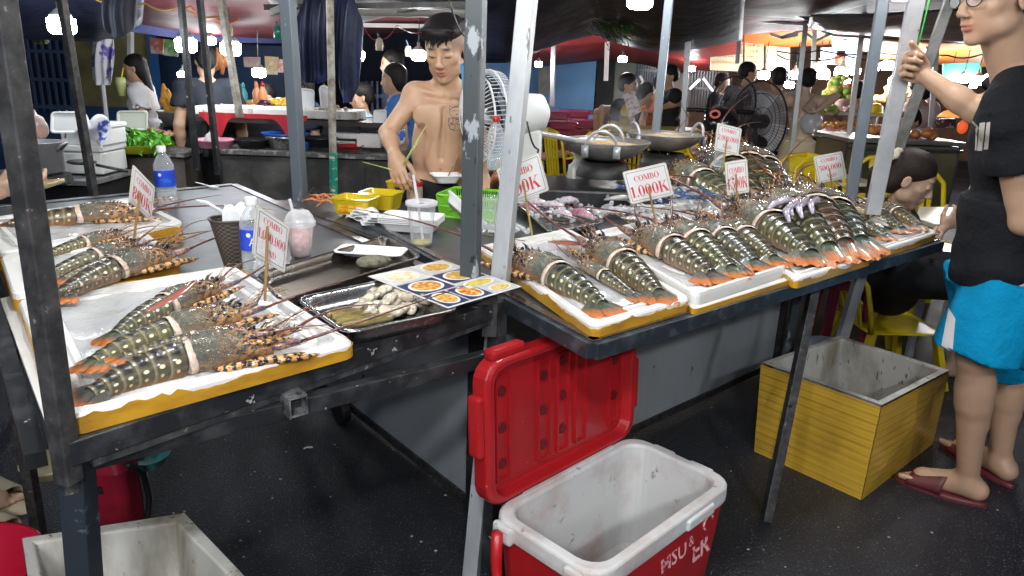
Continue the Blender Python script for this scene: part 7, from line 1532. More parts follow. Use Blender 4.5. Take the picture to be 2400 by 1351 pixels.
barfence('black vertical bar gate behind the orange shirt', 1490, 1552, 90, 262, 10.2, 12, M('shiny_black_bars', (.05, .05, .055), .3, .4), 2)
barfence('black vertical bar gate behind the person in the dark cap', 1612, 1700, 165, 262, 9.6, 14, MATS['shiny_black_bars'], 2)
barfence('faint blue railing behind the seller shoulder', 860, 960, 190, 270, 7.5, 9, MATS['dark_blue_iron_bars'], 2)
wn = wall('blue_post', 'blue window frame post left of the posters', 352, 366, 60, 270, 7.9, M('blue_frame_paint', (.02, .10, .28), .5), 'frame')
m_ = MB(); m_.poly([V(1262, 160, 10.8), V(1300, 158, 10.8), V(1300, 220, 10.8), V(1262, 222, 10.8)], .02); solo('notice_board', m_, M('notice_beige', (.32, .30, .26), .6, col2=(.2, .2, .2), nscale=6), 'framed notice board on the light blue wall', 'notice board')
# lit menu boards, posters, flag
def board(nm, label, q, Y, bg, lines, es=0., size=1., cat='menu board'):
 P = [V(*p, Y) for p in q]; t = thing(nm, label, cat, sum(P, V3()) / 4)
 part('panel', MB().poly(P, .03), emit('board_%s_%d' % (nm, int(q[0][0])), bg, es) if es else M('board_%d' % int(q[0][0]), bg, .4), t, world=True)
 ex = (P[1] - P[0]); ez = (P[0] - P[3]); W, Hh = ex.length, ez.length; n_ = ex.cross(ez).normalized(); ex.normalize(); n_ = n_ if n_.y < 0 else -n_
 rot = Matrix((ex, ez.normalized(), ex.cross(ez).normalized())).transposed()
 for (txt, u, v, h_, col) in lines:
  p = P[3].lerp(P[2], u).lerp(P[0].lerp(P[1], u), v) + n_ * .02
  o = letters(txt, h_ * Hh, V3(), Matrix.Identity(3), M('print_%d%d%d' % tuple(int(c * 99) for c in col), col, .5), t); o.matrix_world = Matrix.Translation(p) @ rot.to_4x4(); o.data.transform(Matrix.Identity(4))
  o.parent = t; o.matrix_parent_inverse = Matrix.Identity(4); o.matrix_basis = t.matrix_world.inverted() @ Matrix.Translation(p) @ rot.to_4x4()
 return t
RD, GN, DK, OG = (.55, .05, .03), (.03, .30, .05), (.08, .06, .05), (.65, .25, .05)
board('lit_menu_board', 'lit cream menu board left of the white tent pole', [(1668, 93), (1742, 98), (1740, 168), (1666, 165)], 8.8, (.55, .50, .32), [('CƠM GÀ', .28, .90, .16, RD), ('CƠM GÀ', .76, .90, .16, RD), ('CƠM GÀ', .28, .68, .14, GN), ('CƠM RANG', .74, .68, .13, GN), ('CƠM GÀN RÁN PHẦN CƠM BÒ', .5, .47, .08, DK), ('BÁNH RÁN', .28, .27, .13, OG), ('MÌ XÀO', .78, .27, .13, OG)], .28)
board('lit_menu_board', 'lit cream menu board right of the white tent pole', [(1746, 98), (1790, 102), (1789, 165), (1745, 160)], 8.8, (.55, .46, .28), [('PHỞ BÒ', .5, .88, .16, RD), ('PHỞ', .5, .66, .14, GN), ('THƠM NGON', .5, .46, .10, DK), ('BÚN', .5, .26, .16, OG)], .28)
board('lit_menu_board', 'third lit menu board behind the striped shirt man', [(1796, 108), (1852, 112), (1850, 168), (1794, 166)], 9.0, (.55, .45, .3), [('LẨU', .3, .85, .16, RD), ('MÌ CAY', .7, .6, .14, GN), ('HẢI SẢN', .5, .35, .14, OG)], .28)
board('poster', 'pale blue printed poster left of the red flag', [(1925, 112), (1962, 112), (1960, 152), (1923, 150)], 9.3, (.45, .62, .75), [('MENU', .5, .85, .14, (.1, .2, .5)), ('NƯỚC', .5, .6, .1, (.1, .2, .5)), ('TRÀ', .5, .4, .1, (.1, .2, .5))], .12, cat='poster')  # poster is no lamp; its lit look is put in as emission
board('poster', 'pale blue printed poster right of the red flag', [(1984, 110), (2012, 112), (2010, 160), (1982, 156)], 9.3, (.45, .60, .74), [('TRÀ SỮA', .5, .85, .1, (.1, .2, .5)), ('CÀ PHÊ', .5, .65, .1, (.1, .2, .5)), ('KEM', .5, .45, .1, (.1, .2, .5))], .12, cat='poster')  # lit look again put into the paper as emission
t = thing('small_flag', 'small red flag with a yellow star in the fruit stall', 'flag', V(1968, 142, 9.25)); q = [V(*p, 9.25) for p in ((1958, 131), (1979, 133), (1978, 153), (1957, 151))]
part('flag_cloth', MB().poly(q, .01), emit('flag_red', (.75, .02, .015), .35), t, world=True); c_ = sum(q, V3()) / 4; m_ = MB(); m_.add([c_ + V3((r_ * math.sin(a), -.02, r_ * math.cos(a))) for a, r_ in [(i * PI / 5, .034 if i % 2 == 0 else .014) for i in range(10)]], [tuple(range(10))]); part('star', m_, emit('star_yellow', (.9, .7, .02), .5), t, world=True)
m_ = MB(); m_.poly([V(*p, 8.4) for p in ((2212, 150), (2300, 146), (2300, 178), (2212, 182))], .03); t = solo('stall_sign', m_, emit('teal_sign', (.05, .28, .24), .5), 'teal lit stall sign above the right lamps', 'sign')
m_ = MB(); m_.poly([V(*p, 6.7) for p in ((2196, 280), (2240, 278), (2240, 300), (2196, 300))], .03); solo('small_sign', m_, M('dark_sign', (.04, .03, .05), .4, col2=(.3, .22, .3), nscale=24, lo=.55, hi=.6), 'small dark sign on the far end of the steel counter', 'sign')
def hungphoto(label, q, Y, c2):
 return solo('hanging_photo', MB().poly([V(*p, Y) for p in q], .008), M('photo_%d' % int(q[0][0]), (.42, .40, .38), .4, col2=c2, nscale=9, lo=.42, hi=.5, col3=(.3, .08, .04), n3=25, lo3=.6, hi3=.65), label, 'picture', 'hanging food pictures')
hungphoto('hanging food picture beside the blue frame post', [(350, 88), (384, 92), (382, 128), (354, 126)], 5.6, (.35, .10, .06)); hungphoto('hanging green salad picture left of the black posts', [(386, 92), (420, 96), (416, 134), (384, 130)], 5.5, (.08, .25, .05)); hungphoto('hanging food picture with a long dish left of the grey post', [(620, 132), (652, 134), (650, 176), (622, 175)], 5.6, (.30, .20, .04)); hungphoto('narrow red dish picture behind the grey post', [(652, 138), (670, 140), (668, 172), (652, 170)], 5.6, (.35, .08, .05)); hungphoto('small pinkish price card above the lamp', [(570, 134), (610, 134), (610, 158), (572, 158)], 5.8, (.35, .25, .25))
# counters of the left stalls
GRAN = M('dark_stone', (.045, .045, .045), .35, .0, col2=(.10, .10, .09), nscale=6, lo=.45, hi=.65, col3=(.30, .29, .26), n3=9, lo3=.68, hi3=.74)
def counter(label, x0, x1, yt, Y, depth, mat, topmat, th=.03, zb=0.):
 a, b = V(x0, yt, Y), V(x1, yt, Y); z = (a.z + b.z) / 2; t = thing('stall_counter', label, 'counter', ((a.x + b.x) / 2, Y, 0)); w_ = b.x - a.x
 part('counter_front', MB().box((0, depth / 2, z / 2 - .02), (w_ - .04, depth - .06, z - .04)), mat, t); part('counter_top', MB().box((0, depth / 2, z - th / 2), (w_, depth, th)), topmat, t, bevel=.004); return t, z
CB, zB = counter('long dark stone counter behind the central worktop', 500, 940, 358, 4.5, .75, GRAN, M('worn_edge_top', (.09, .09, .09), .4, col2=(.35, .34, .32), nscale=22, lo=.52, hi=.6))
for x in (-.55, -.1, .35): part('stone_joint', MB().box((x, .028, zB / 2 - .03), (.008, .006, zB - .1)), wire_dark, CB)
CA, zA = counter('small stone table under the green herbs', 238, 432, 356, 4.7, .6, M('stained_block', (.075, .065, .055), .7, col2=(.15, .13, .11), nscale=4, bump=.3, bscale=9), MATS['worn_edge_top'])
part('stone_block', MB().box((.05, -.10, .30), (.62, .14, .42)), MATS['stained_block'], CA, bevel=.01)
C0, z0 = counter('low black burner bench at the left border', -80, 212, 420, 4.1, .5, M('black_bench', (.02, .02, .022), .5), M('grimy_top', (.12, .12, .12), .4, col2=(.3, .3, .3), nscale=10))
CS, zS = counter('counter under the yellow skewers', 330, 470, 290, 5.6, .5, M('dark_cabinet', (.03, .03, .035), .5), MATS['worn_edge_top'])
CV, zV = counter('counter behind with vegetables and red plates', 500, 930, 276, 5.5, .6, M('dark_cabinet2', (.02, .02, .025), .5), M('dark_top', (.04, .03, .03), .4))
t = thing('display_shelf', 'raised dark shelf with foam slabs and a red cloth', 'shelf', V(680, 300, 4.85))
sh = [V(455, 296, 4.8), V(900, 290, 4.8)]; zs = (sh[0].z + sh[1].z) / 2 + .02
part('shelf_board', MB().box(((sh[0].x + sh[1].x) / 2, 4.98, zs), (sh[1].x - sh[0].x, .42, .03)), M('dark_wood', (.035, .025, .02), .5), t, world=True)
for x in (sh[0].x + .05, -1.05, sh[1].x - .05): part('shelf_leg', MB().box((x, 4.85, zs - .13), (.03, .03, .24)), black_iron, t, world=True)
RC = M('red_cloth', (.42, .012, .02), .7)
m_ = SB(); a, b = V(468, 282, 4.76), V(720, 276, 4.76); m_.grid(lambda u_, v_: (a.x + (b.x - a.x) * u_, 4.755 - .01 * math.sin(u_ * 30), zs + .045 - v_ * (.03 + .13 * max(0, math.sin(u_ * 9.4)) ** 3)), 60, 6); part('red_cloth', m_, RC, t, world=True)
for k, (x0, x1, lb) in enumerate(((468, 600, 'long white foam slab on the left of the display shelf'), (604, 700, 'white foam slab in the middle of the display shelf'), (702, 845, 'grey white foam slab heaped with shellfish'))):
 a, b = V(x0, 275, 4.9), V(x1, 275, 4.9); solo('foam_slab', MB().box(((a.x + b.x) / 2, 4.95, zs + .05), (b.x - a.x - .01, .3, .055)), foam_dirty if k == 2 else foam, lb, 'foam slab', 'foam slabs on the display shelf', bevel=.008)
def heap(label, cat, x0, x1, py, Y, n, r_, mat, zb=None, nm='food_heap', hgt=.05, jit=.25, group='food heaped on the stalls', elong=1.):
 m_ = SB()
 a, b = V(x0, py, Y), V(x1, py, Y); z = a.z if zb is None else zb
 for k in range(n):
  f = R.random(); q = V3((a.x + (b.x - a.x) * f, Y + R.uniform(-.09, .09), z + R.random() * hgt * math.sin(PI * min(.95, max(.05, f))))); s_ = r_ * R.uniform(.7, 1.2); m_.ell(q, (s_ * elong, s_, s_ * .8), Euler((R.uniform(-.5, .5), R.uniform(-.5, .5), R.uniform(0, 3))).to_matrix(), 7, 5, jit)
 me = m_.mesh(nm, mat); o = part(nm, me, mat); return tag(o, label, cat, group, 'stuff')
heap('brown shellfish heaped on the grey foam slab', 'shellfish', 720, 840, 268, 4.92, 60, .018, M('brown_shells', (.22, .14, .09), .5, col2=(.4, .3, .2), nscale=30))
heap('clams in a pale heap at the left of the foam slab', 'shellfish', 485, 540, 266, 4.9, 20, .025, M('grey_shells', (.35, .35, .33), .4))
heap('yellow corn and tubers heaped behind the posts', 'vegetables', 560, 625, 256, 5.55, 26, .032, M('tuber', (.58, .36, .14), .5, col2=(.4, .2, .08), nscale=20), elong=1.6)
heap('mangoes and papaya slices beside the boy in green', 'fruit', 632, 680, 250, 5.6, 16, .036, M('mango', (.72, .50, .03), .4, col2=(.6, .25, .03), nscale=10), elong=1.5)
heap('orange crab pieces behind the slanting pole', 'crabs', 518, 556, 252, 5.6, 16, .03, M('orange_crab', (.62, .20, .05), .45, col2=(.6, .4, .2), nscale=20))
heap('dark aubergines beside the sauce bottles', 'vegetables', 606, 640, 255, 5.5, 7, .036, M('aubergine', (.05, .012, .04), .3), elong=1.8)
heap('reddish minced meat row behind the herbs', 'meat', 236, 400, 312, 4.95, 60, .022, M('raw_meat', (.36, .14, .09), .6, col2=(.45, .28, .16), nscale=20))
def sauce(px, py, Y, cb, cc, label, h_=.18):
 t = thing('sauce_bottle', label, 'bottle', V(px, py, Y), group='squeeze bottles'); m_ = SB(); m_.lathe([(.028, 0), (.03, .01), (.03, h_ * .55), (.014, h_ * .75), (.012, h_ * .8)], n=12); part('bottle_body', m_, cb, t); m_ = SB(); m_.lathe([(.016, h_ * .78), (.014, h_ * .9), (.004, h_)], n=10); part('cap', m_, cc, t)
sauce(573, 252, 5.5, M('teal_bottle', (.05, .35, .42), .4), MATS['teal_bottle'], 'teal squeeze bottle behind the vegetables'); sauce(618, 250, 5.45, M('orange_bottle', (.65, .25, .1), .4), red_plastic, 'orange sauce bottle with a red cap'); sauce(604, 250, 5.5, MATS['orange_bottle'], MATS['orange_bottle'], 'plain orange sauce bottle left of the red capped one'); sauce(553, 248, 5.6, white_plastic, white_plastic, 'white squeeze bottle by the slanting pole', .14)
def fcard(label, q, Y, leg=None, mat=foam_thin):
 t = thing('foam_card', label, 'foam card', V((q[0][0] + q[1][0]) / 2, q[2][1], Y), group='foam tray lids standing as cards'); P = [V(*p, Y) for p in q]; c_ = sum(P, V3()) / 4; ex, ez = (P[1] - P[0]), (P[0] - P[3]); W, Hh = ex.length, ez.length; m_ = MB(); ex.normalize(); ez.normalize(); nn = ex.cross(ez)
 m_.T = Matrix.Translation(c_) @ Matrix((ex, ez, nn)).transposed().to_4x4(); loops(m_, [(W, Hh, Hh * .18, 0), (W, Hh, Hh * .18, .012), (W * .92, Hh * .9, Hh * .15, .012), (W * .84, Hh * .78, Hh * .12, .003)]); part('tray', m_, mat, t, world=True, solid=.002); m_ = MB(); m_.tube([c_ + ez * Hh * .55 - nn * .01, c_ - ez * Hh * .75 - nn * .01], .005, 5); part('stick', m_, bamboo, t, world=True)
fcard('foam tray standing upright on a stick in the herb stall', [(276, 260), (347, 260), (347, 306), (276, 306)], 4.75, mat=M('cream_foam', (.62, .62, .55), .5)); fcard('rounded foam tray card at the grey post', [(694, 206), (737, 210), (737, 256), (694, 252)], 4.85)
fcard('narrow white foam card beside the green wrapped pole', [(750, 200), (772, 200), (768, 264), (756, 264)], 4.9); fcard('small foam card right of the blue tee person', [(876, 258), (906, 258), (906, 290), (876, 290)], 4.8); fcard('foam lid leaning over the white box at left', [(122, 262), (184, 262), (184, 312), (120, 312)], 4.1)
LEAFM = M('herb_leaf', (.06, .26, .015), .4, col2=(.15, .42, .04), nscale=14); m_ = MB(); a, b = V(238, 345, 4.72), V(392, 345, 4.72)
for k in range(420):
 f = R.random(); c_ = V3((a.x + (b.x - a.x) * f, 4.72 + R.uniform(-.16, .12), zA + .02 + R.random() * .13 * (1 - abs(f - .5)))); q = Euler((R.uniform(-1, 1), R.uniform(-1, 1), R.uniform(0, 6.3))).to_matrix(); L, W = R.uniform(.03, .055), R.uniform(.010, .018)
 m_.add([c_ + q @ V3(p) for p in ((-L, 0, 0), (0, -W, .006), (L, 0, 0), (0, W, .006))], [(0, 1, 2), (0, 2, 3)])
tag(part('herb_leaves', m_, LEAFM), 'bright green basil heap in a flat basket', 'herbs', kind='stuff')
t = thing('flat_basket', 'flat yellow green basket under the herbs', 'basket', ((a.x + b.x) / 2, 4.70, zA)); m_ = SB(); m_.lathe([(.20, 0), (.235, .05), (.24, .052), (.225, .05), (.19, .006)], n=28, sx=1.0, sy=.75); part('basket_shell', m_, M('lime_plastic', (.40, .46, .02), .4), t)
t = thing('aluminium_pot', 'large aluminium pot with a loop handle at the left border', 'pot', V(92, 405, 3.75)); pz = t.location.z; m_ = SB(); m_.lathe([(.10, 0), (.118, .01), (.122, .155), (.128, .16), (.118, .16), (.114, .02), (0, .012)], n=36, cap=False); part('pot_body', m_, M('brushed_pot', (.5, .51, .53), .34, .6, col2=(.4, .4, .42), nscale=4, rough2=.42), t)
m_ = SB(); m_.tube([(.12, -.02, .12), (.15, -.02, .15), (.165, 0, .16), (.15, .02, .15), (.12, .02, .12)], .007, 8); part('handle', m_, alu, t)
m_ = SB(); m_.tube([(-.12, -.02, .12), (-.15, -.02, .15), (-.15, .02, .15), (-.12, .02, .12)], .007, 8); part('handle', m_, alu, t)
t2 = bag(V(88, 325, 3.75), .06, 'clear bag with red and yellow snacks standing on the pot', clear('snack_bag', (.75, .62, .55), .45, .15, .9, 30)); m_ = MB();
for k in range(10): m_.ell((R.uniform(-.035, .035), R.uniform(-.03, .03), R.uniform(.01, .05)), .014, n=6, k=4)
part('snack_piece', m_, M('snack_red', (.55, .06, .03), .5, col2=(.6, .4, .1), nscale=30), t2)['kind'] = 'stuff'
for k, (x0, x1, y0, y1, lb) in enumerate(((140, 232, 342, 408, 'lower box of the white foam stack beside the pot'), (142, 232, 292, 342, 'upper white foam box in the stack beside the pot'))):
 a, b = V(x0, y1, 4.25), V(x1, y0, 4.25); t = thing('foam_box', lb, 'foam box', ((a.x + b.x) / 2, 4.4, a.z), group='white foam box stack'); part('box_body', MB().box((0, 0, (b.z - a.z) * .38), (b.x - a.x, .28, (b.z - a.z) * .74)), foam, t, bevel=.01); part('box_lid', MB().box((0, 0, (b.z - a.z) * .87), (b.x - a.x + .012, .292, (b.z - a.z) * .22)), foam, t, bevel=.008)
m_ = SB(); a = V(205, 300, 4.2); m_.grid(lambda u_, v_: (a.x - .06 + .16 * u_ + .02 * math.sin(v_ * 6), a.y + .03 * math.sin(u_ * 7 + v_ * 4), a.z + .06 - .22 * v_ * u_ + .02 * math.sin(u_ * 9)), 14, 12); solo('printed_bag', m_, M('blue_white_bag', (.65, .66, .70), .35, col2=(.04, .08, .45), nscale=7, lo=.52, hi=.56, col3=(.6, .1, .2), n3=9, lo3=.62, hi3=.66), 'white bag with blue and pink print draped over the foam box', 'bag', solid=.001)
solo('gas_burner', MB().lathe([(.13, 0), (.15, .01), (.14, .05), (.10, .055)], V(95, 418, 3.75) - V3((0, 0, .03)), 24), M('black_burner', (.015, .015, .016), .5), 'black gas burner under the aluminium pot', 'burner')
t = thing('mesh_strainer', 'dark mesh strainer with a long handle in front of the white box', 'strainer', V(170, 385, 3.6)); m_ = SB(); a, b = V(160, 374, 3.6), V(300, 402, 3.7); m_.tube([a + (b - a) * .45, b], .008, 6); part('handle', m_, dark_bare, t, world=True); m_ = SB(); m_.ell(a + (b - a) * .22, (.075, .05, .014)); part('mesh_scoop', m_, dark_bare, t, world=True)
def basin(px, py, Y, r_, h_, mat, label, nm='basin', sy=1.):
 t = thing(nm, label, nm, V(px, py, Y), group='basins and pans on the stone counter'); t.location.z = max(zB, t.location.z); m_ = SB(); m_.lathe([(r_ * .7, 0), (r_ * .92, h_ * .8), (r_, h_), (r_ * .9, h_ * .95), (r_ * .65, h_ * .1), (0, h_ * .08)], n=28, cap=False, sy=sy); part('shell', m_, mat, t)
BLP = M('blue_plastic', (.02, .12, .55), .35); basin(505, 352, 4.6, .13, .05, M('pink_plastic', (.55, .22, .30), .4), 'pink plastic basin with bagged food at the left of the stone counter'); basin(668, 350, 4.65, .125, .085, steel, 'steel basin under the blue basin'); basin(670, 330, 4.7, .15, .05, BLP, 'wide blue plastic basin stacked on the steel one')
basin(595, 346, 4.65, .12, .055, M('black_pan', (.012, .012, .014), .3, .3), 'black pan left of the steel basin', 'pan'); basin(752, 344, 4.65, .11, .06, MATS['black_pan'], 'black pan left of the green wrapped pole', 'pan'); basin(705, 350, 4.62, .08, .05, M('dull_blue', (.03, .08, .25), .4), 'small blue basin between the pans'); basin(818, 350, 4.6, .095, .025, red_plastic, 'low red dish right of the green wrapped pole', 'dish')
t2 = bag(V(498, 345, 4.55), .045, 'clear plastic bag piled in the pink basin', BAG)
solo('foam_box', MB().box(V(868, 330, 4.7), (.15, .12, .08)), foam, 'small grey white foam box near the seller elbow', 'foam box', bevel=.006); solo('foam_box', MB().box(V(815, 318, 4.85), (.16, .1, .035)), foam, 'flat white foam box right of the wrapped pole', 'foam box', bevel=.006)
t = thing('china_jar', 'small blue and white jar behind the seller arm', 'jar', V(934, 340, 4.6)); m_ = SB(); m_.lathe([(.035, 0), (.045, .03), (.045, .09), (.04, .10)], n=16); part('jar_body', m_, M('blue_china', (.05, .12, .40), .2, col2=(.6, .6, .62), nscale=22, lo=.52, hi=.55), t)
t = thing('skewer_pot', 'grey pot holding fried yellow skewers', 'pot', V(418, 292, 5.5)); m_ = SB(); m_.lathe([(.10, 0), (.14, .09), (.145, .10), (.13, .09), (.09, .01)], n=22); part('pot_body', m_, M('grey_pot', (.3, .3, .3), .4, .5), t)
FRY = M('fried_batter', (.68, .38, .05), .5, col2=(.62, .22, .02), nscale=16, bump=1., bscale=40, bdist=.02)
for k, (x0, x1, y1) in enumerate(((398, 382, 196), (408, 392, 208), (416, 422, 202), (424, 436, 198), (434, 446, 215), (404, 378, 228), (430, 452, 232), (412, 408, 222))):
 m_ = SB(); a, b = V(x0, 282, 5.5), V(x1, y1, 5.48); pts = [a.lerp(b, i / 7) for i in range(8)]; m_.tube(pts, [.012] + [.026 + .007 * math.sin(i * 2.1 + k) for i in range(6)] + [.008], 8); solo('fried_skewer', m_, FRY, 'tall yellow fried skewer in the grey pot', 'skewer', 'fried skewers in the grey pot')
m_ = SB(); m_.ell(V(435, 206, 5.45), .035); solo('yellow_ball', m_, emit('glow_yellow', (1, .62, .03), 1.2), 'glowing yellow corn tip beside the skewers', 'corn')  # corn is no lamp; its brightness is put into the material as emission
SAU = M('sausage', (.55, .22, .07), .4, col2=(.4, .12, .05), nscale=12)
for k in range(7):
 px = 492 + k * 6; m_ = SB(); y0 = 112 + 5 * (k % 3); m_.tube([V(px, y0, 5.3), V(px + 1, y0 + 25, 5.3), V(px - 1, y0 + 45 + 8 * (k % 2), 5.3)], [.012, .02, .012], 8); solo('hanging_sausage', m_, SAU, 'brown sausage in the bunch hanging between the posts', 'sausage', 'sausages hanging between the posts')
def cloth(label, outline, Y, mat, thick=.10, seed=1, nm='hanging_jacket', cat='jacket'):
 """outline: list of (py, x_left, x_right)"""
 m_ = SB(); ys = [o_[0] for o_ in outline]
 def fn(u, v):
  py = ys[0] + (ys[-1] - ys[0]) * v
  for i in range(len(ys) - 1):
   if ys[i] <= py <= ys[i + 1] + 1e-6: f = (py - ys[i]) / (ys[i + 1] - ys[i]); xl = outline[i][1] + (outline[i + 1][1] - outline[i][1]) * f; xr = outline[i][2] + (outline[i + 1][2] - outline[i][2]) * f; break
  a = u * 2 * PI; px = (xl + xr) / 2 + (xr - xl) / 2 * math.cos(a); q = V(px, py, Y); d_ = thick * math.sin(a) * (.35 + .65 * math.sin(PI * min(.98, v + .1))) ; q.y += d_ + .022 * math.sin(px * .16 + seed + py * .012) + .012 * math.sin(px * .41 + py * .02); return q
 m_.grid(fn, 90, 26); return solo(nm, m_, mat, label, cat, 'clothes hanging from the stall frames')
NJ = M('navy_jacket', (.008, .014, .045), .6, col2=(.012, .03, .16), nscale=4, lo=.5, hi=.62, bump=.3, bscale=18, bdist=.02)
cloth('dark blue jacket hanging behind the grey post', [(-20, 712, 800), (60, 694, 806), (120, 696, 800), (180, 706, 790), (195, 716, 760)], 4.0, NJ, .10, 1); cloth('second blue jacket hanging on the green wrapped pole', [(-20, 770, 826), (60, 768, 850), (130, 786, 846), (200, 792, 838), (240, 808, 824)], 3.95, NJ, .09, 4)
cloth('black cloth hanging near the top left lamp', [(-20, 244, 312), (40, 246, 312), (70, 250, 306), (90, 262, 290)], 4.2, M('black_cloth', (.012, .014, .024), .8), .06, 2, 'hanging_cloth', 'cloth')
cloth('white dress with purple flowers hanging on a pole', [(92, 214, 262), (120, 212, 266), (160, 212, 266), (185, 216, 262), (200, 226, 254)], 6.6, M('floral_cloth', (.42, .42, .46), .8, col2=(.10, .07, .30), nscale=9, lo=.52, hi=.56), .05, 3, 'hanging_dress', 'dress')
solo('thin_pole', MB().tube([V(240, 195, 6.6), V(252, 300, 6.6)], .02, 8), galv, 'grey pole under the floral dress', 'pole')
cloth('olive plastic bag hanging in the dark at upper left', [(70, 78, 116), (90, 76, 118), (104, 80, 116)], 5.6, M('olive_bag', (.10, .10, .03), .5), .05, 5, 'hanging_bag', 'bag')
for k, (px, py, Y, y0, lb) in enumerate(((24, 150, 3.4, 20, 'cream lamp socket on a blue cable at the left border'), (889, 104, 5.0, 78, 'small white socket left of the seller'), (536, 68, 4.8, 40, 'pale socket hanging on the slanting pole'), (651, 76, 4.6, 50, 'small green socket left of the grey post'), (957, 120, 5.6, 95, 'tiny yellow socket left of the seller head'))):
 t = thing('lamp_socket', lb, 'socket', V(px, py, Y), group='empty sockets on cables'); m_ = SB(); m_.lathe([(.022, -.04), (.026, 0), (.02, .03), (.008, .04)], n=12); part('socket_body', m_, M('cream_socket', (.55, .48, .34), .5) if k != 3 else MATS['green_tape'], t); part('cable', MB().tube([(0, 0, .04), V(px - 4, y0, Y) - V(px, py, Y)], .005, 5), M('blue_cable', (.03, .10, .2), .5), t)
def cable(label, pts, r_, mat, group='cables strung under the canopies'):
 P = [V(*p) for p in pts]; Q = []
 for a, b in zip(P[:-1], P[1:]):
  for k in range(6): Q.append(a.lerp(b, k / 6) + V3((0, 0, -.03 * math.sin(PI * k / 6))))
 Q.append(P[-1]); m_ = SB(); m_.tube(Q, r_, 5); return solo('cable', m_, mat, label, 'cable', group)
cable('black cable hanging down past the seller head to the fan', [(1050, -10, 2.7), (1095, 90, 2.75), (1165, 205, 2.85), (1235, 262, 3.0)], .0035, wire_dark); cable('black cord looping behind the pale post', [(1235, 285, 2.9), (1262, 350, 2.95), (1240, 420, 2.9)], .004, wire_dark)
cable('yellow rope crossing the maroon canopy', [(225, 0, 4.3), (340, 8, 4.4), (420, 14, 4.5), (520, 40, 4.7)], .006, M('yellow_rope', (.45, .28, .08), .7)); cable('orange cable tied near the slanting pole', [(420, -5, 4.6), (445, 15, 4.6), (500, 42, 4.7), (560, 44, 4.8)], .006, M('orange_cable', (.6, .12, .04), .6))
cable('thin red wires above the small white socket', [(855, 68, 5.0), (889, 92, 5.0), (930, 60, 5.0), (1000, 72, 5.4)], .003, M('red_wire', (.3, .04, .05), .5)); cable('green wire running down the bright post', [(2180, -10, 2.6), (2150, 110, 2.62), (2142, 180, 2.64)], .003, M('green_wire', (.05, .45, .08), .5))
for k, (pts, lb) in enumerate((([(1820, 120, 8), (1920, 118, 8), (2060, 124, 8), (2200, 122, 8)], 'bundle of dark wires above the fruit stall lamps'), ([(1820, 128, 8.1), (1880, 140, 8.1), (1980, 130, 8.1), (2100, 140, 8.1)], 'sagging wire below the bundle over the fruit stall'), ([(2170, 110, 7.4), (2220, 130, 7.4), (2300, 128, 7.4), (2360, 140, 7.4)], 'wire along the orange canopy at far right'))): cable(lb, pts, .008, wire_dark)
m_ = MB(); c0 = V(1445, 72, 5.8)
for k in range(260):
 c_ = c0 + V3((R.gauss(0, .09), R.uniform(-.1, .1), R.gauss(0, .045))); q = Euler((R.uniform(-1, 1), R.uniform(.2, 1.2), R.uniform(-.6, .6))).to_matrix(); m_.add([c_ + q @ V3(p) for p in ((-.035, 0, 0), (0, -.006, 0), (.035, 0, 0), (0, .006, 0))], [(0, 1, 2), (0, 2, 3)])
t = thing('leafy_branch', 'feathery green branch hanging in front of the navy tarp', 'branch', c0); tw = MB(); tw.tube([c0 + V3((-.15, 0, .12)), c0, c0 + V3((.15, 0, -.05))], .005, 5); part('twig', tw, bamboo, t, world=True); part('leaves', m_, M('dark_leaf', (.03, .09, .02), .5), t, world=True)['kind'] = 'stuff'
# plastic chairs, tables, stools
def chair_meshes():
 Y_ = yellow_plastic; out = []
 m_ = MB(); loops(m_, [(.40, .40, .05, .425), (.41, .41, .05, .43), (.41, .41, .05, .445), (.36, .36, .05, .440)]); out.append(('seat', m_.mesh('seat', Y_)))
 for sx_ in (-1, 1):
  for sy_ in (-1, 1):
   m_ = MB(); m_.bar((sx_ * .17, sy_ * .17, .43), (sx_ * .225, sy_ * .235, 0), .045, .03); out.append(('leg', m_.mesh('leg', Y_)))
  m_ = SB(); m_.tube([(sx_ * .185, .19, .43), (sx_ * .20, .22, .62), (sx_ * .185, .25, .80), (sx_ * .13, .262, .85), (0, .27, .87)], [.018, .017, .017, .019, .021], 8, flat=.7); out.append(('back_frame', m_.mesh('back_frame', Y_)))
  m_ = SB(); m_.tube([(sx_ * .195, .215, .62), (sx_ * .225, .10, .64), (sx_ * .225, -.10, .63), (sx_ * .20, -.16, .56), (sx_ * .18, -.17, .43)], [.016, .018, .018, .016, .018], 8, flat=.7); out.append(('armrest', m_.mesh('armrest', Y_)))
 for k in range(5):
  x = -.10 + .05 * k; m_ = MB(); m_.bar((x * .9, .20, .45), (x, .262, .84), .028, .008); out.append(('back_slat', m_.mesh('back_slat', Y_)))
 m_ = MB(); m_.smooth = False; m_.box((0, .258, .815), (.24, .012, .075)); out.append(('back_top', m_.mesh('back_top', Y_))); m_ = MB(); m_.box((0, .245, .825), (.04, .004, .02)); out.append(('sticker', m_.mesh('sticker', red_plastic)))
 return out
CHM = chair_meshes()
def chair(px, py, Y, rz, label, s_=1., z=0., arms=True):
 p = V(px, py, Y); t = bpy.data.objects.new('plastic_chair', None); COL.objects.link(t); t.matrix_world = Matrix.Translation((p.x, Y, z)) @ Matrix.Rotation(rad(rz), 4, 'Z') @ Matrix.Diagonal((s_, s_, s_ * (1 if arms else .68), 1)); tag(t, label, 'chair', 'yellow plastic chairs')
 for n_, me in CHM:
  if n_ == 'armrest' and not arms: continue
  c = bpy.data.objects.new(n_, me); COL.objects.link(c); c.parent = t
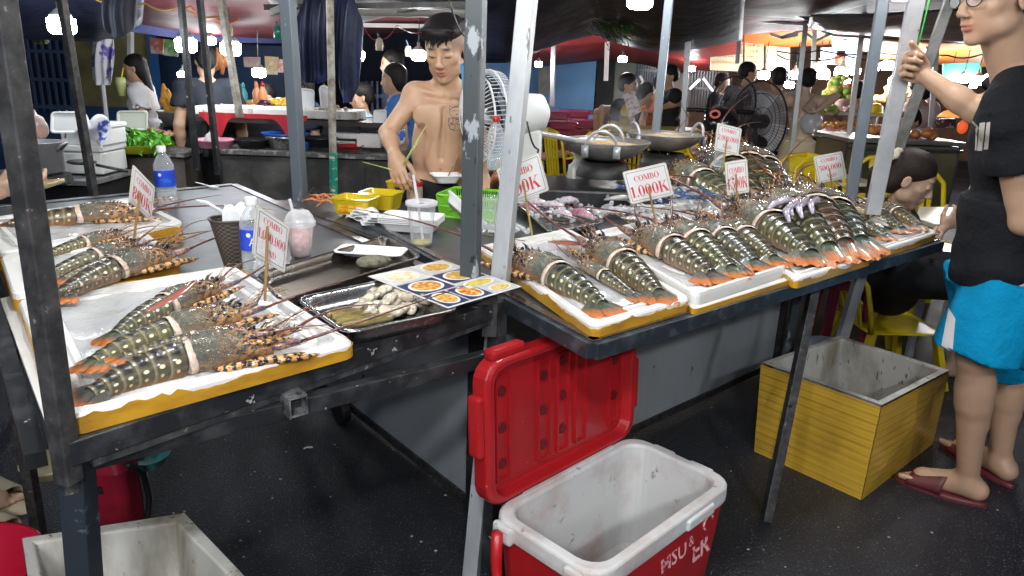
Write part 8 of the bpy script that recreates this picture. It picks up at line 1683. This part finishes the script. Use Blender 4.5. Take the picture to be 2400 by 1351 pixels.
chair(2100, 650, 3.42, 93, 'low yellow plastic chair under the ponytailed woman', .92, arms=False); chair(2212, 450, 4.4, 8, 'yellow chair right behind the ponytailed woman', 1.0); chair(2028, 420, 4.9, 40, 'yellow chair between the grey and bright posts'); chair(1968, 430, 4.9, 10, 'yellow chair right behind the 500.000 sign'); chair(1900, 425, 5.2, -10, 'yellow chair at the left end of the pale table'); chair(1835, 400, 5.9, 75, 'yellow chair below the striped shirt man', 1.); chair(1745, 405, 5.4, 70, 'yellow chair between the two small price signs')
chair(1655, 375, 5.2, 20, 'yellow chair left of the 2.000.000 sign'); chair(1618, 372, 5.6, -10, 'yellow chair right beside the second wok'); chair(1298, 375, 4.6, 60, 'yellow chair seen under the front wok handle side'); chair(1345, 290, 7.0, 120, 'yellow chair beside the bending woman'); chair(1385, 300, 7.2, 200, 'yellow chair under the yellow dressed woman'); chair(2065, 430, 5.3, -30, 'yellow chair behind the bright post'); chair(1955, 700, 3.9, 200, 'yellow chair seen past the maroon stool'); chair(1500, 300, 7.0, 10, 'yellow chair behind the second wok handle')
def ptable(px, py, Y, w_, d_, label, mat, rz=0.):
 p = V(px, py, Y); z = p.z; t = thing('dining_table', label, 'table', (p.x, Y, 0), rz=rad(rz), group='dining tables among the yellow chairs'); part('table_top', MB().box((0, 0, z - .012), (w_, d_, .024)), mat, t, bevel=.004)
 for a in (-1, 1):
  for b in (-1, 1): part('leg', MB().bar((a * (w_ / 2 - .05), b * (d_ / 2 - .05), z - .02), (a * (w_ / 2 - .03), b * (d_ / 2 - .03), 0), .03), alu, t)
TT = M('pale_table_top', (.55, .54, .42), .3, col2=(.6, .6, .55), nscale=4); ptable(1880, 415, 5.4, .95, .55, 'pale table behind the 500.000 sign', TT, 8); ptable(2235, 505, 3.9, .55, .5, 'pale table in front of the seated woman', TT, 5); ptable(1540, 300, 6.8, .8, .5, 'yellow topped table under the slim man in black', M('yellow_top', (.5, .4, .08), .4)); ptable(1400, 262, 8.6, .8, .5, 'table by the blue wall', M('dark_red_top', (.2, .03, .04), .4))
RST = M('maroon_plastic', (.26, .02, .06), .25, coat=.4)
def stool(x, y, z, label, mat=RST, h_=.45, w_=.32, group='maroon plastic stools'):
 t = thing('plastic_stool', label, 'stool', (x, y, z), group=group); m_ = MB(); loops(m_, [(w_, w_, .04, h_ - .07), (w_, w_, .04, h_ - .01), (w_ * .95, w_ * .95, .04, h_), (w_ * .5, w_ * .5, .04, h_ - .003)]); part('seat', m_, mat, t)
 for a in (-1, 1):
  for b in (-1, 1): part('leg', MB().bar((a * w_ * .40, b * w_ * .40, h_ - .04), (a * w_ * .52, b * w_ * .52, 0), .04, .03), mat, t)
p = V(1985, 640, 3.5); stool(p.x, 3.5, 0, 'maroon plastic stool behind the pale table leg', h_=.50, w_=.21)
m_ = MB(); m_.lathe([(.10, 0), (.14, .22), (.145, .23)], (V(1958, 760, 3.15).x, 3.15, .0), 20); solo('pale_blue_bucket', m_, M('bluish_bucket', (.30, .34, .45), .4), 'pale blue bucket beside the dark end post', 'bucket')
for k, (px, py, Y, n) in enumerate(((1300, 262, 8.0, 3), (1345, 258, 8.4, 3), (1372, 266, 7.9, 2), (1275, 270, 8.2, 2), (1570, 268, 8.4, 2), (1318, 285, 7.6, 2))):
 q = V(px, py, Y)
 for j in range(n + 5): stool(q.x, Y, j * .075 , 'maroon stool in stack %s' % ('left of the bending woman nearest the blue wall', 'at the middle of the blue wall', 'touching the bending woman', 'farthest left under the notice board', 'behind the slim man in black', 'in front of the other stacks')[k], h_=.45)
def fan_cage(label, px, py, Y, r_, ax):
 c_ = V(px, py, Y); fr = frame(ax); t = thing('black_fan', label, 'fan', c_, group='black standing fans'); BK = M('black_wire', (.035, .035, .04), .4)
 for s_ in (1, .7, .35):
  for sg in (-1, 1): m_ = MB(); m_.tube([c_ + fr @ V3((sg * .08 * (1 - s_) + .0, r_ * s_ * math.cos(i * PI / 18), r_ * s_ * math.sin(i * PI / 18))) for i in range(37)], .008 if s_ == 1 else .003, 5, cap=False); part('cage_ring', m_, BK, t, world=True)
 for k in range(70):
  a = k * 2 * PI / 70; m_ = MB(); m_.tube([c_ + fr @ V3((.08 * (1 - s_), r_ * s_ * math.cos(a), r_ * s_ * math.sin(a))) for s_ in (1, .6, .15)], .0018, 3, cap=False); part('cage_wire', m_, BK, t, world=True)
 for k in range(3):
  m_ = MB(); a0 = k * 2 * PI / 3 + .4; m_.grid(lambda u_, v_: c_ + fr @ V3((.02 * (u_ - .5), (.04 + (r_ * .8) * v_) * math.cos(a0 + (u_ - .5) * .8), (.04 + (r_ * .8) * v_) * math.sin(a0 + (u_ - .5) * .8))), 5, 4); part('blade', m_, clear('dark_blade', (.05, .05, .055), .10), t, world=True, solid=.003)
 part('stand', MB().tube([c_ + V3((0, .02, 0)), V3((c_.x, c_.y + .05, 0))], .02, 8), BK, t, world=True); part('motor', MB().lathe([(.02, -.06), (.06, -.04), (.06, .08), (.03, .12)], c_, 14, M3=fr @ Matrix.Rotation(rad(-90), 3, 'Y')), BK, t, world=True)
fan_cage('large black fan covering the striped shirt man', 1775, 285, 6.3, .33, (-.90, -.43, 0)); fan_cage('black fan behind in front of the patterned shirt man', 1716, 245, 6.6, .24, (-.8, -.6, .1))
c_ = V(1690, 290, 6.2); t = thing('motorbike', 'black motorbike front with a round red eye light', 'motorbike', (c_.x, c_.y, 0)); BKP = M('black_gloss', (.01, .01, .012), .2, coat=.6)
S = Solid(); S.ell(c_, [.16, .20, .14], None, .03, BLK); S.ell(c_ + V3((.02, .05, -.25)), [.14, .24, .22], None, .05, BLK); S.cap(c_ + V3((-.28, .05, .10)), c_ + V3((.26, .05, .10)), .02, .02, .02, BLK); S.cap(c_ + V3((0, 0, -.3)), c_ + V3((0, -.1, -.7)), .05, .05, .04, BLK); S.build('fairing', .012, BKP, t, BLK)
m_ = SB(); q = V(1676, 268, 5.98); m_.tube([q + V3((.036 * math.cos(a), 0, .034 * math.sin(a) * .8)) for a in [i * PI / 12 for i in range(25)]], .009, 8, cap=False); part('ring_light', m_, emit('ring_red', (.6, .16, .12), .22), t, world=True)
wz = V3((c_.x, c_.y - .08, .27)); m_ = SB(); m_.tube([wz + V3((0, .25 * math.cos(a), .25 * math.sin(a))) for a in [i * PI / 14 for i in range(29)]], .045, 8, cap=False); part('tyre', m_, MATS['rubber'], t, world=True)
m_ = MB(); m_.ell(wz, (.02, .05, .05)); part('hub', m_, alu, t, world=True)
# food stall at the right
def tiertray(label, x0, x1, py, Y, d_, mat=steel):
 a, b = V(x0, py, Y), V(x1, py, Y); z = (a.z + b.z) / 2; t = thing('display_tray', label, 'tray', ((a.x + b.x) / 2, Y, z), group='tiered trays of the fruit stall'); w_ = b.x - a.x
 part('tray_sheet', MB().box((0, 0, -.01), (w_, d_, .012)), mat, t); part('tray_lip', MB().bar((-w_ / 2, -d_ / 2, 0), (w_ / 2, -d_ / 2, 0), .012, .03), M('white_lip', (.6, .6, .55), .4), t)
 for a_ in (-1, 1):
  for b_ in (-1, 1): part('post', MB().box((a_ * w_ / 2, b_ * d_ / 2, -z / 2), (.02, .02, z)), alu, t)
 return z
GF = M('dark_green_front', (.02, .06, .035), .4, col2=(.03, .09, .06), nscale=4); CG, zg = counter('dark green stall front below the tiered trays', 1905, 2010, 318, 7.3, .8, GF, steel)
for k in range(5): part('front_board', MB().box((-.2 + .11 * k - .02, .025, zg / 2), (.104, .012, zg - .1)), GF, CG)
z1 = tiertray('top tray with greens and bananas', 1912, 2078, 266, 7.9, .35); z2 = tiertray('middle tray with orange grilled food', 1915, 2045, 300, 7.7, .35)
heap('orange grilled seafood on the middle tray', 'grilled food', 1918, 2040, 297, 7.6, 70, .032, M('grilled_orange', (.62, .22, .04), .45, col2=(.65, .42, .10), nscale=14)); heap('pink skewered meat on the lowest tray', 'skewers', 1914, 2008, 316, 7.4, 70, .026, M('pink_meat', (.58, .22, .22), .45, col2=(.5, .12, .1), nscale=18), elong=1.7)
heap('leafy greens and cabbages on the top tray', 'vegetables', 1914, 1960, 262, 7.8, 30, .045, M('cabbage', (.42, .48, .14), .5, col2=(.16, .36, .06), nscale=8)); heap('pale pink cuttlefish on the top tray', 'seafood', 1962, 2020, 264, 7.8, 30, .034, M('pale_pink', (.60, .46, .38), .45, col2=(.5, .3, .26), nscale=12)); heap('pyramid of vegetables behind the top tray', 'vegetables', 1930, 1992, 240, 8.1, 50, .05, M('veg_mix', (.40, .36, .06), .5, col2=(.12, .30, .05), nscale=6, col3=(.5, .12, .03), n3=9, lo3=.58, hi3=.62), hgt=.28)
heap('shelf of lit goods behind the peach tops', 'goods', 2050, 2180, 240, 8.8, 60, .05, M('goods_mix', (.45, .25, .08), .5, col2=(.15, .22, .08), nscale=5, col3=(.5, .08, .05), n3=8, lo3=.56, hi3=.6), hgt=.3)
BAN = M('banana', (.75, .56, .03), .4)
for k in range(5): m_ = SB(); a = V(2034, 268 - 4 * k, 7.75 + .01 * k); m_.tube([a + V3((.16 * i / 6, -.02 * math.sin(i / 6 * PI), .02 * math.sin(i / 6 * PI))) for i in range(7)], [.006, .022, .026, .027, .026, .02, .006], 8); solo('banana', m_, BAN, 'yellow corn cob lying in the pile beside the grey post', 'corn cob', 'corn cobs on the top tray')
OLV = M('olive_steel', (.20, .18, .09), .35, .75, col2=(.28, .25, .14), nscale=3, rough2=.45); CR, zr_ = counter('olive reflecting steel counter behind the ponytailed woman', 1990, 2268, 330, 5.7, .7, OLV, M('bright_steel_top', (.5, .5, .47), .3, .9))
for x in (-.45, 0, .42): part('panel_seam', MB().box((x, .026, zr_ / 2), (.006, .008, zr_ - .06)), dark_bare, CR)
part('trim_rail', MB().box((0, .02, zr_ - .07), (V(2268, 330, 5.7).x - V(1990, 330, 5.7).x - .02, .03, .02)), steel, CR)
heap('roast chickens at the left end of the steel counter', 'roast food', 2040, 2090, 312, 5.9, 9, .045, M('roast', (.52, .22, .07), .4, col2=(.35, .12, .04), nscale=12)); heap('roast chickens in the middle of the steel counter', 'roast food', 2150, 2200, 318, 5.9, 8, .045, MATS['roast'])
t = thing('lit_parasol_lamp', 'small orange lit lamp shade on the counter end', 'lamp', V(2222, 275, 6.6)); m_ = SB(); m_.lathe([(.09, 0), (.04, .05), (.01, .06)], n=14); part('shade', m_, emit('orange_shade', (.9, .35, .08), 1.), t)
m_ = SB(); m_.ell(V(2256, 298, 5.9), (.04, .03, .055)); solo('orange_lantern', m_, emit('orange_ball', (.9, .12, .03), .6), 'small orange ball at the counter end by the shirt', 'lantern')
t_ = NT('steam_volume'); nt = t_.t; vol = t_.node('ShaderNodeVolumePrincipled'); co = t_.coord(); f = t_.ramp(t_.noise(co, 7, 3), .45, .75, 0, 1.6); gr = t_.node('ShaderNodeTexGradient', gradient_type='SPHERICAL'); mp = t_.node('ShaderNodeMapping'); mp.inputs['Scale'].default_value = (6.5, 6.5, 3.6); tc = t_.node('ShaderNodeTexCoord'); t_.link(tc.outputs['Object'], mp.inputs[0]); t_.link(mp.outputs[0], gr.inputs[0])
t_.link(t_.math('MULTIPLY', f, t_.math('MULTIPLY', gr.outputs[1], 3.)), vol.inputs['Density']); vol.inputs['Color'].default_value = (.9, .9, .92, 1); nt.nodes.remove(t_.b); nt.links.new(vol.outputs[0], nt.nodes['Material Output'].inputs['Volume'])
m_ = MB(); m_.ell((0, 0, 0), (.17, .17, .30), n=16, k=10); o = part('steam', m_, t_.m); o.location = V(1470, 262, 3.9); tag(o, 'thin steam rising behind the front wok', 'steam', kind='stuff')
# hanging lamps
GLOBE = emit('lamp_globe_glow', (1, .98, .94), LAMP_W); GLOBE_C = emit('lamp_globe_cool', (.86, .94, 1), LAMP_W * .5); GLOBE_F = emit('lamp_globe_far', (.96, .98, 1), LAMP_W * 1.)
GLOBE_B = emit('fill_lamp_globe', (1, .97, .92), LAMP_W * 1.15)  # only for the unseen lamps added to brighten the people further back
GLOBE_S = emit('street_and_fill_glow', (.97, .98, 1), LAMP_W * 4.2)  # lamps behind the camera; most are unseen fill added for panels and ground
LAMPM = M('lamp_housing', (.5, .5, .48), .4, .3)
def lamp(p, r, label, mat=GLOBE, cord=.4, group='white LED lamps hanging under the canopies', n=16):
 t = thing('hanging_lamp', label, 'lamp', p, group=group)
 b = SB(); b.lathe([(r * .05, -r * .62), (r * .7, -r * .60), (r * .95, -r * .40), (r, 0), (r, r * .55), (r * .8, r * .62)], (0, 0, 0), n); part('globe', b, mat, t)
 b = SB(); b.lathe([(r * .84, r * .6), (r * .75, r * .9), (r * .45, r * 1.2), (r * .22, r * 1.35), (r * .22, r * 1.8)], (0, 0, 0), n); part('housing', b, LAMPM, t)
 if cord: part('cord', MB().tube([(0, 0, r * 1.75), (.01, 0, r * 1.8 + cord)], .004, 5), wire_dark, t)
 return t
SC_ = 1.0
for x, y, z, s_, lb in ((-.62, 1.35, 1.98, 1.0, 'lamp over the nearer left lobster table, above the picture'), (-.85, 2.35, 2.02, 1, 'lamp over the back left lid, above the picture'), (.55, 1.75, 1.98, 1, 'lamp over the front right lid, above the picture'), (1.35, 2.45, 2.05, 1, 'lamp over the far right board, above the picture'), (.7, 3.7, 2.0, 1, 'lamp above the woks, out of the picture'), (2.3, 3.8, 2.05, 1, 'lamp above the seated woman, out of the picture'), (-1.3, 3.7, 2.0, 1, 'lamp above the stone counter, out of the picture'), (-.1, -.4, 2.3, .9, 'lamp hanging above the photographer over the street'), (-1.3, -.9, 2.5, .9, 'lamp hanging behind the photographer on the left'), (1.5, -.8, 2.5, .9, 'lamp hanging behind the photographer on the right'), (.2, -1.9, 2.5, .9, 'lamp hanging behind the photographer in the middle'), (-1.0, -2.8, 2.4, .9, 'lamp hanging farthest behind the photographer on the left'), (1.0, -3.2, 2.4, .9, 'lamp hanging farthest behind the photographer on the right')):  # lamps past the tables and behind the photographer are unseen, added as fill
 lamp((x, y, z), .062, lb, GLOBE_B if y > 3 else GLOBE if y > 1 else GLOBE_S)
for px, py, Y, wpx, lb in ((1500, 2, 3.2, 62, 'big lamp cut by the top border between the posts'), (2112, -12, 3.6, 44, 'lamp at the top border beside the bright post'), (145, 62, 3.9, 60, 'large glowing lamp behind the rusty post at upper left'), (436, 108, 4.6, 48, 'lamp behind the thin black posts above the fried skewers'), (541, 116, 4.9, 46, 'lamp beside the slanting whitish pole'), (492, 97, 6.2, 26, 'smaller lamp behind the posts near the hanging sausages'), (431, 178, 6.4, 27, 'low small lamp over the fried skewers'), (607, 172, 6.0, 31, 'lamp above the boy in green'), (838, 132, 5.6, 33, 'lamp just right of the hanging blue jackets'), (981, 132, 5.4, 34, 'lamp at the left of the seller face'), (1262, 152, 8.2, 18, 'small round lamp under the red canopy by the blue wall'), (1459, 140, 7.9, 20, 'small round lamp above the man fanning with a menu'), (1621, 162, 9, 17, 'small lamp near the lit menu boards'), (1790, 178, 8.2, 26, 'lamp between the plaid shirt man and the striped shirt man'), (1862, 178, 8.6, 26, 'lamp left of the woman in the long dress'), (1850, 200, 8.0, 22, 'lower lamp by the tent pole near the long dress'), (1918, 158, 9.2, 22, 'lamp above the head of the woman in the long dress'), (1930, 177, 8.6, 28, 'lamp just right of the woman in the long dress'), (1972, 170, 8.4, 30, 'bright lamp over the bananas stall'), (2004, 168, 8.9, 24, 'lamp between two others over the corn stall'), (2045, 158, 8.6, 30, 'lamp at the blue grey post'), (2080, 155, 8.9, 28, 'lamp beyond the bright post'), (2096, 192, 8.5, 26, 'lamp right below the gripping hand'), (1983, 192, 10, 18, 'small distant lamp over the fruit tiers'), (2258, 186, 8.4, 26, 'lamp in the right row beside the lit stall sign'), (2290, 190, 8.2, 28, 'second lamp in the right row of stall lights'), (2228, 183, 8.6, 24, 'first lamp in the right row of stall lights'), (2320, 186, 8.5, 26, 'last lamp in the right row by the man shoulder'), (2281, 202, 9.5, 16, 'little lamp below the right row'), (1955, 195, 9.6, 16, 'little lamp behind the bananas'), (2164, 164, 9, 20, 'lamp behind the gripping forearm')):
 p = V(px, py, Y); r = wpx / 2 / CF * (p - cO).dot(cF)
 lamp(p, r, lb, GLOBE_F if Y > 5 else GLOBE_C, cord=.25, n=14)
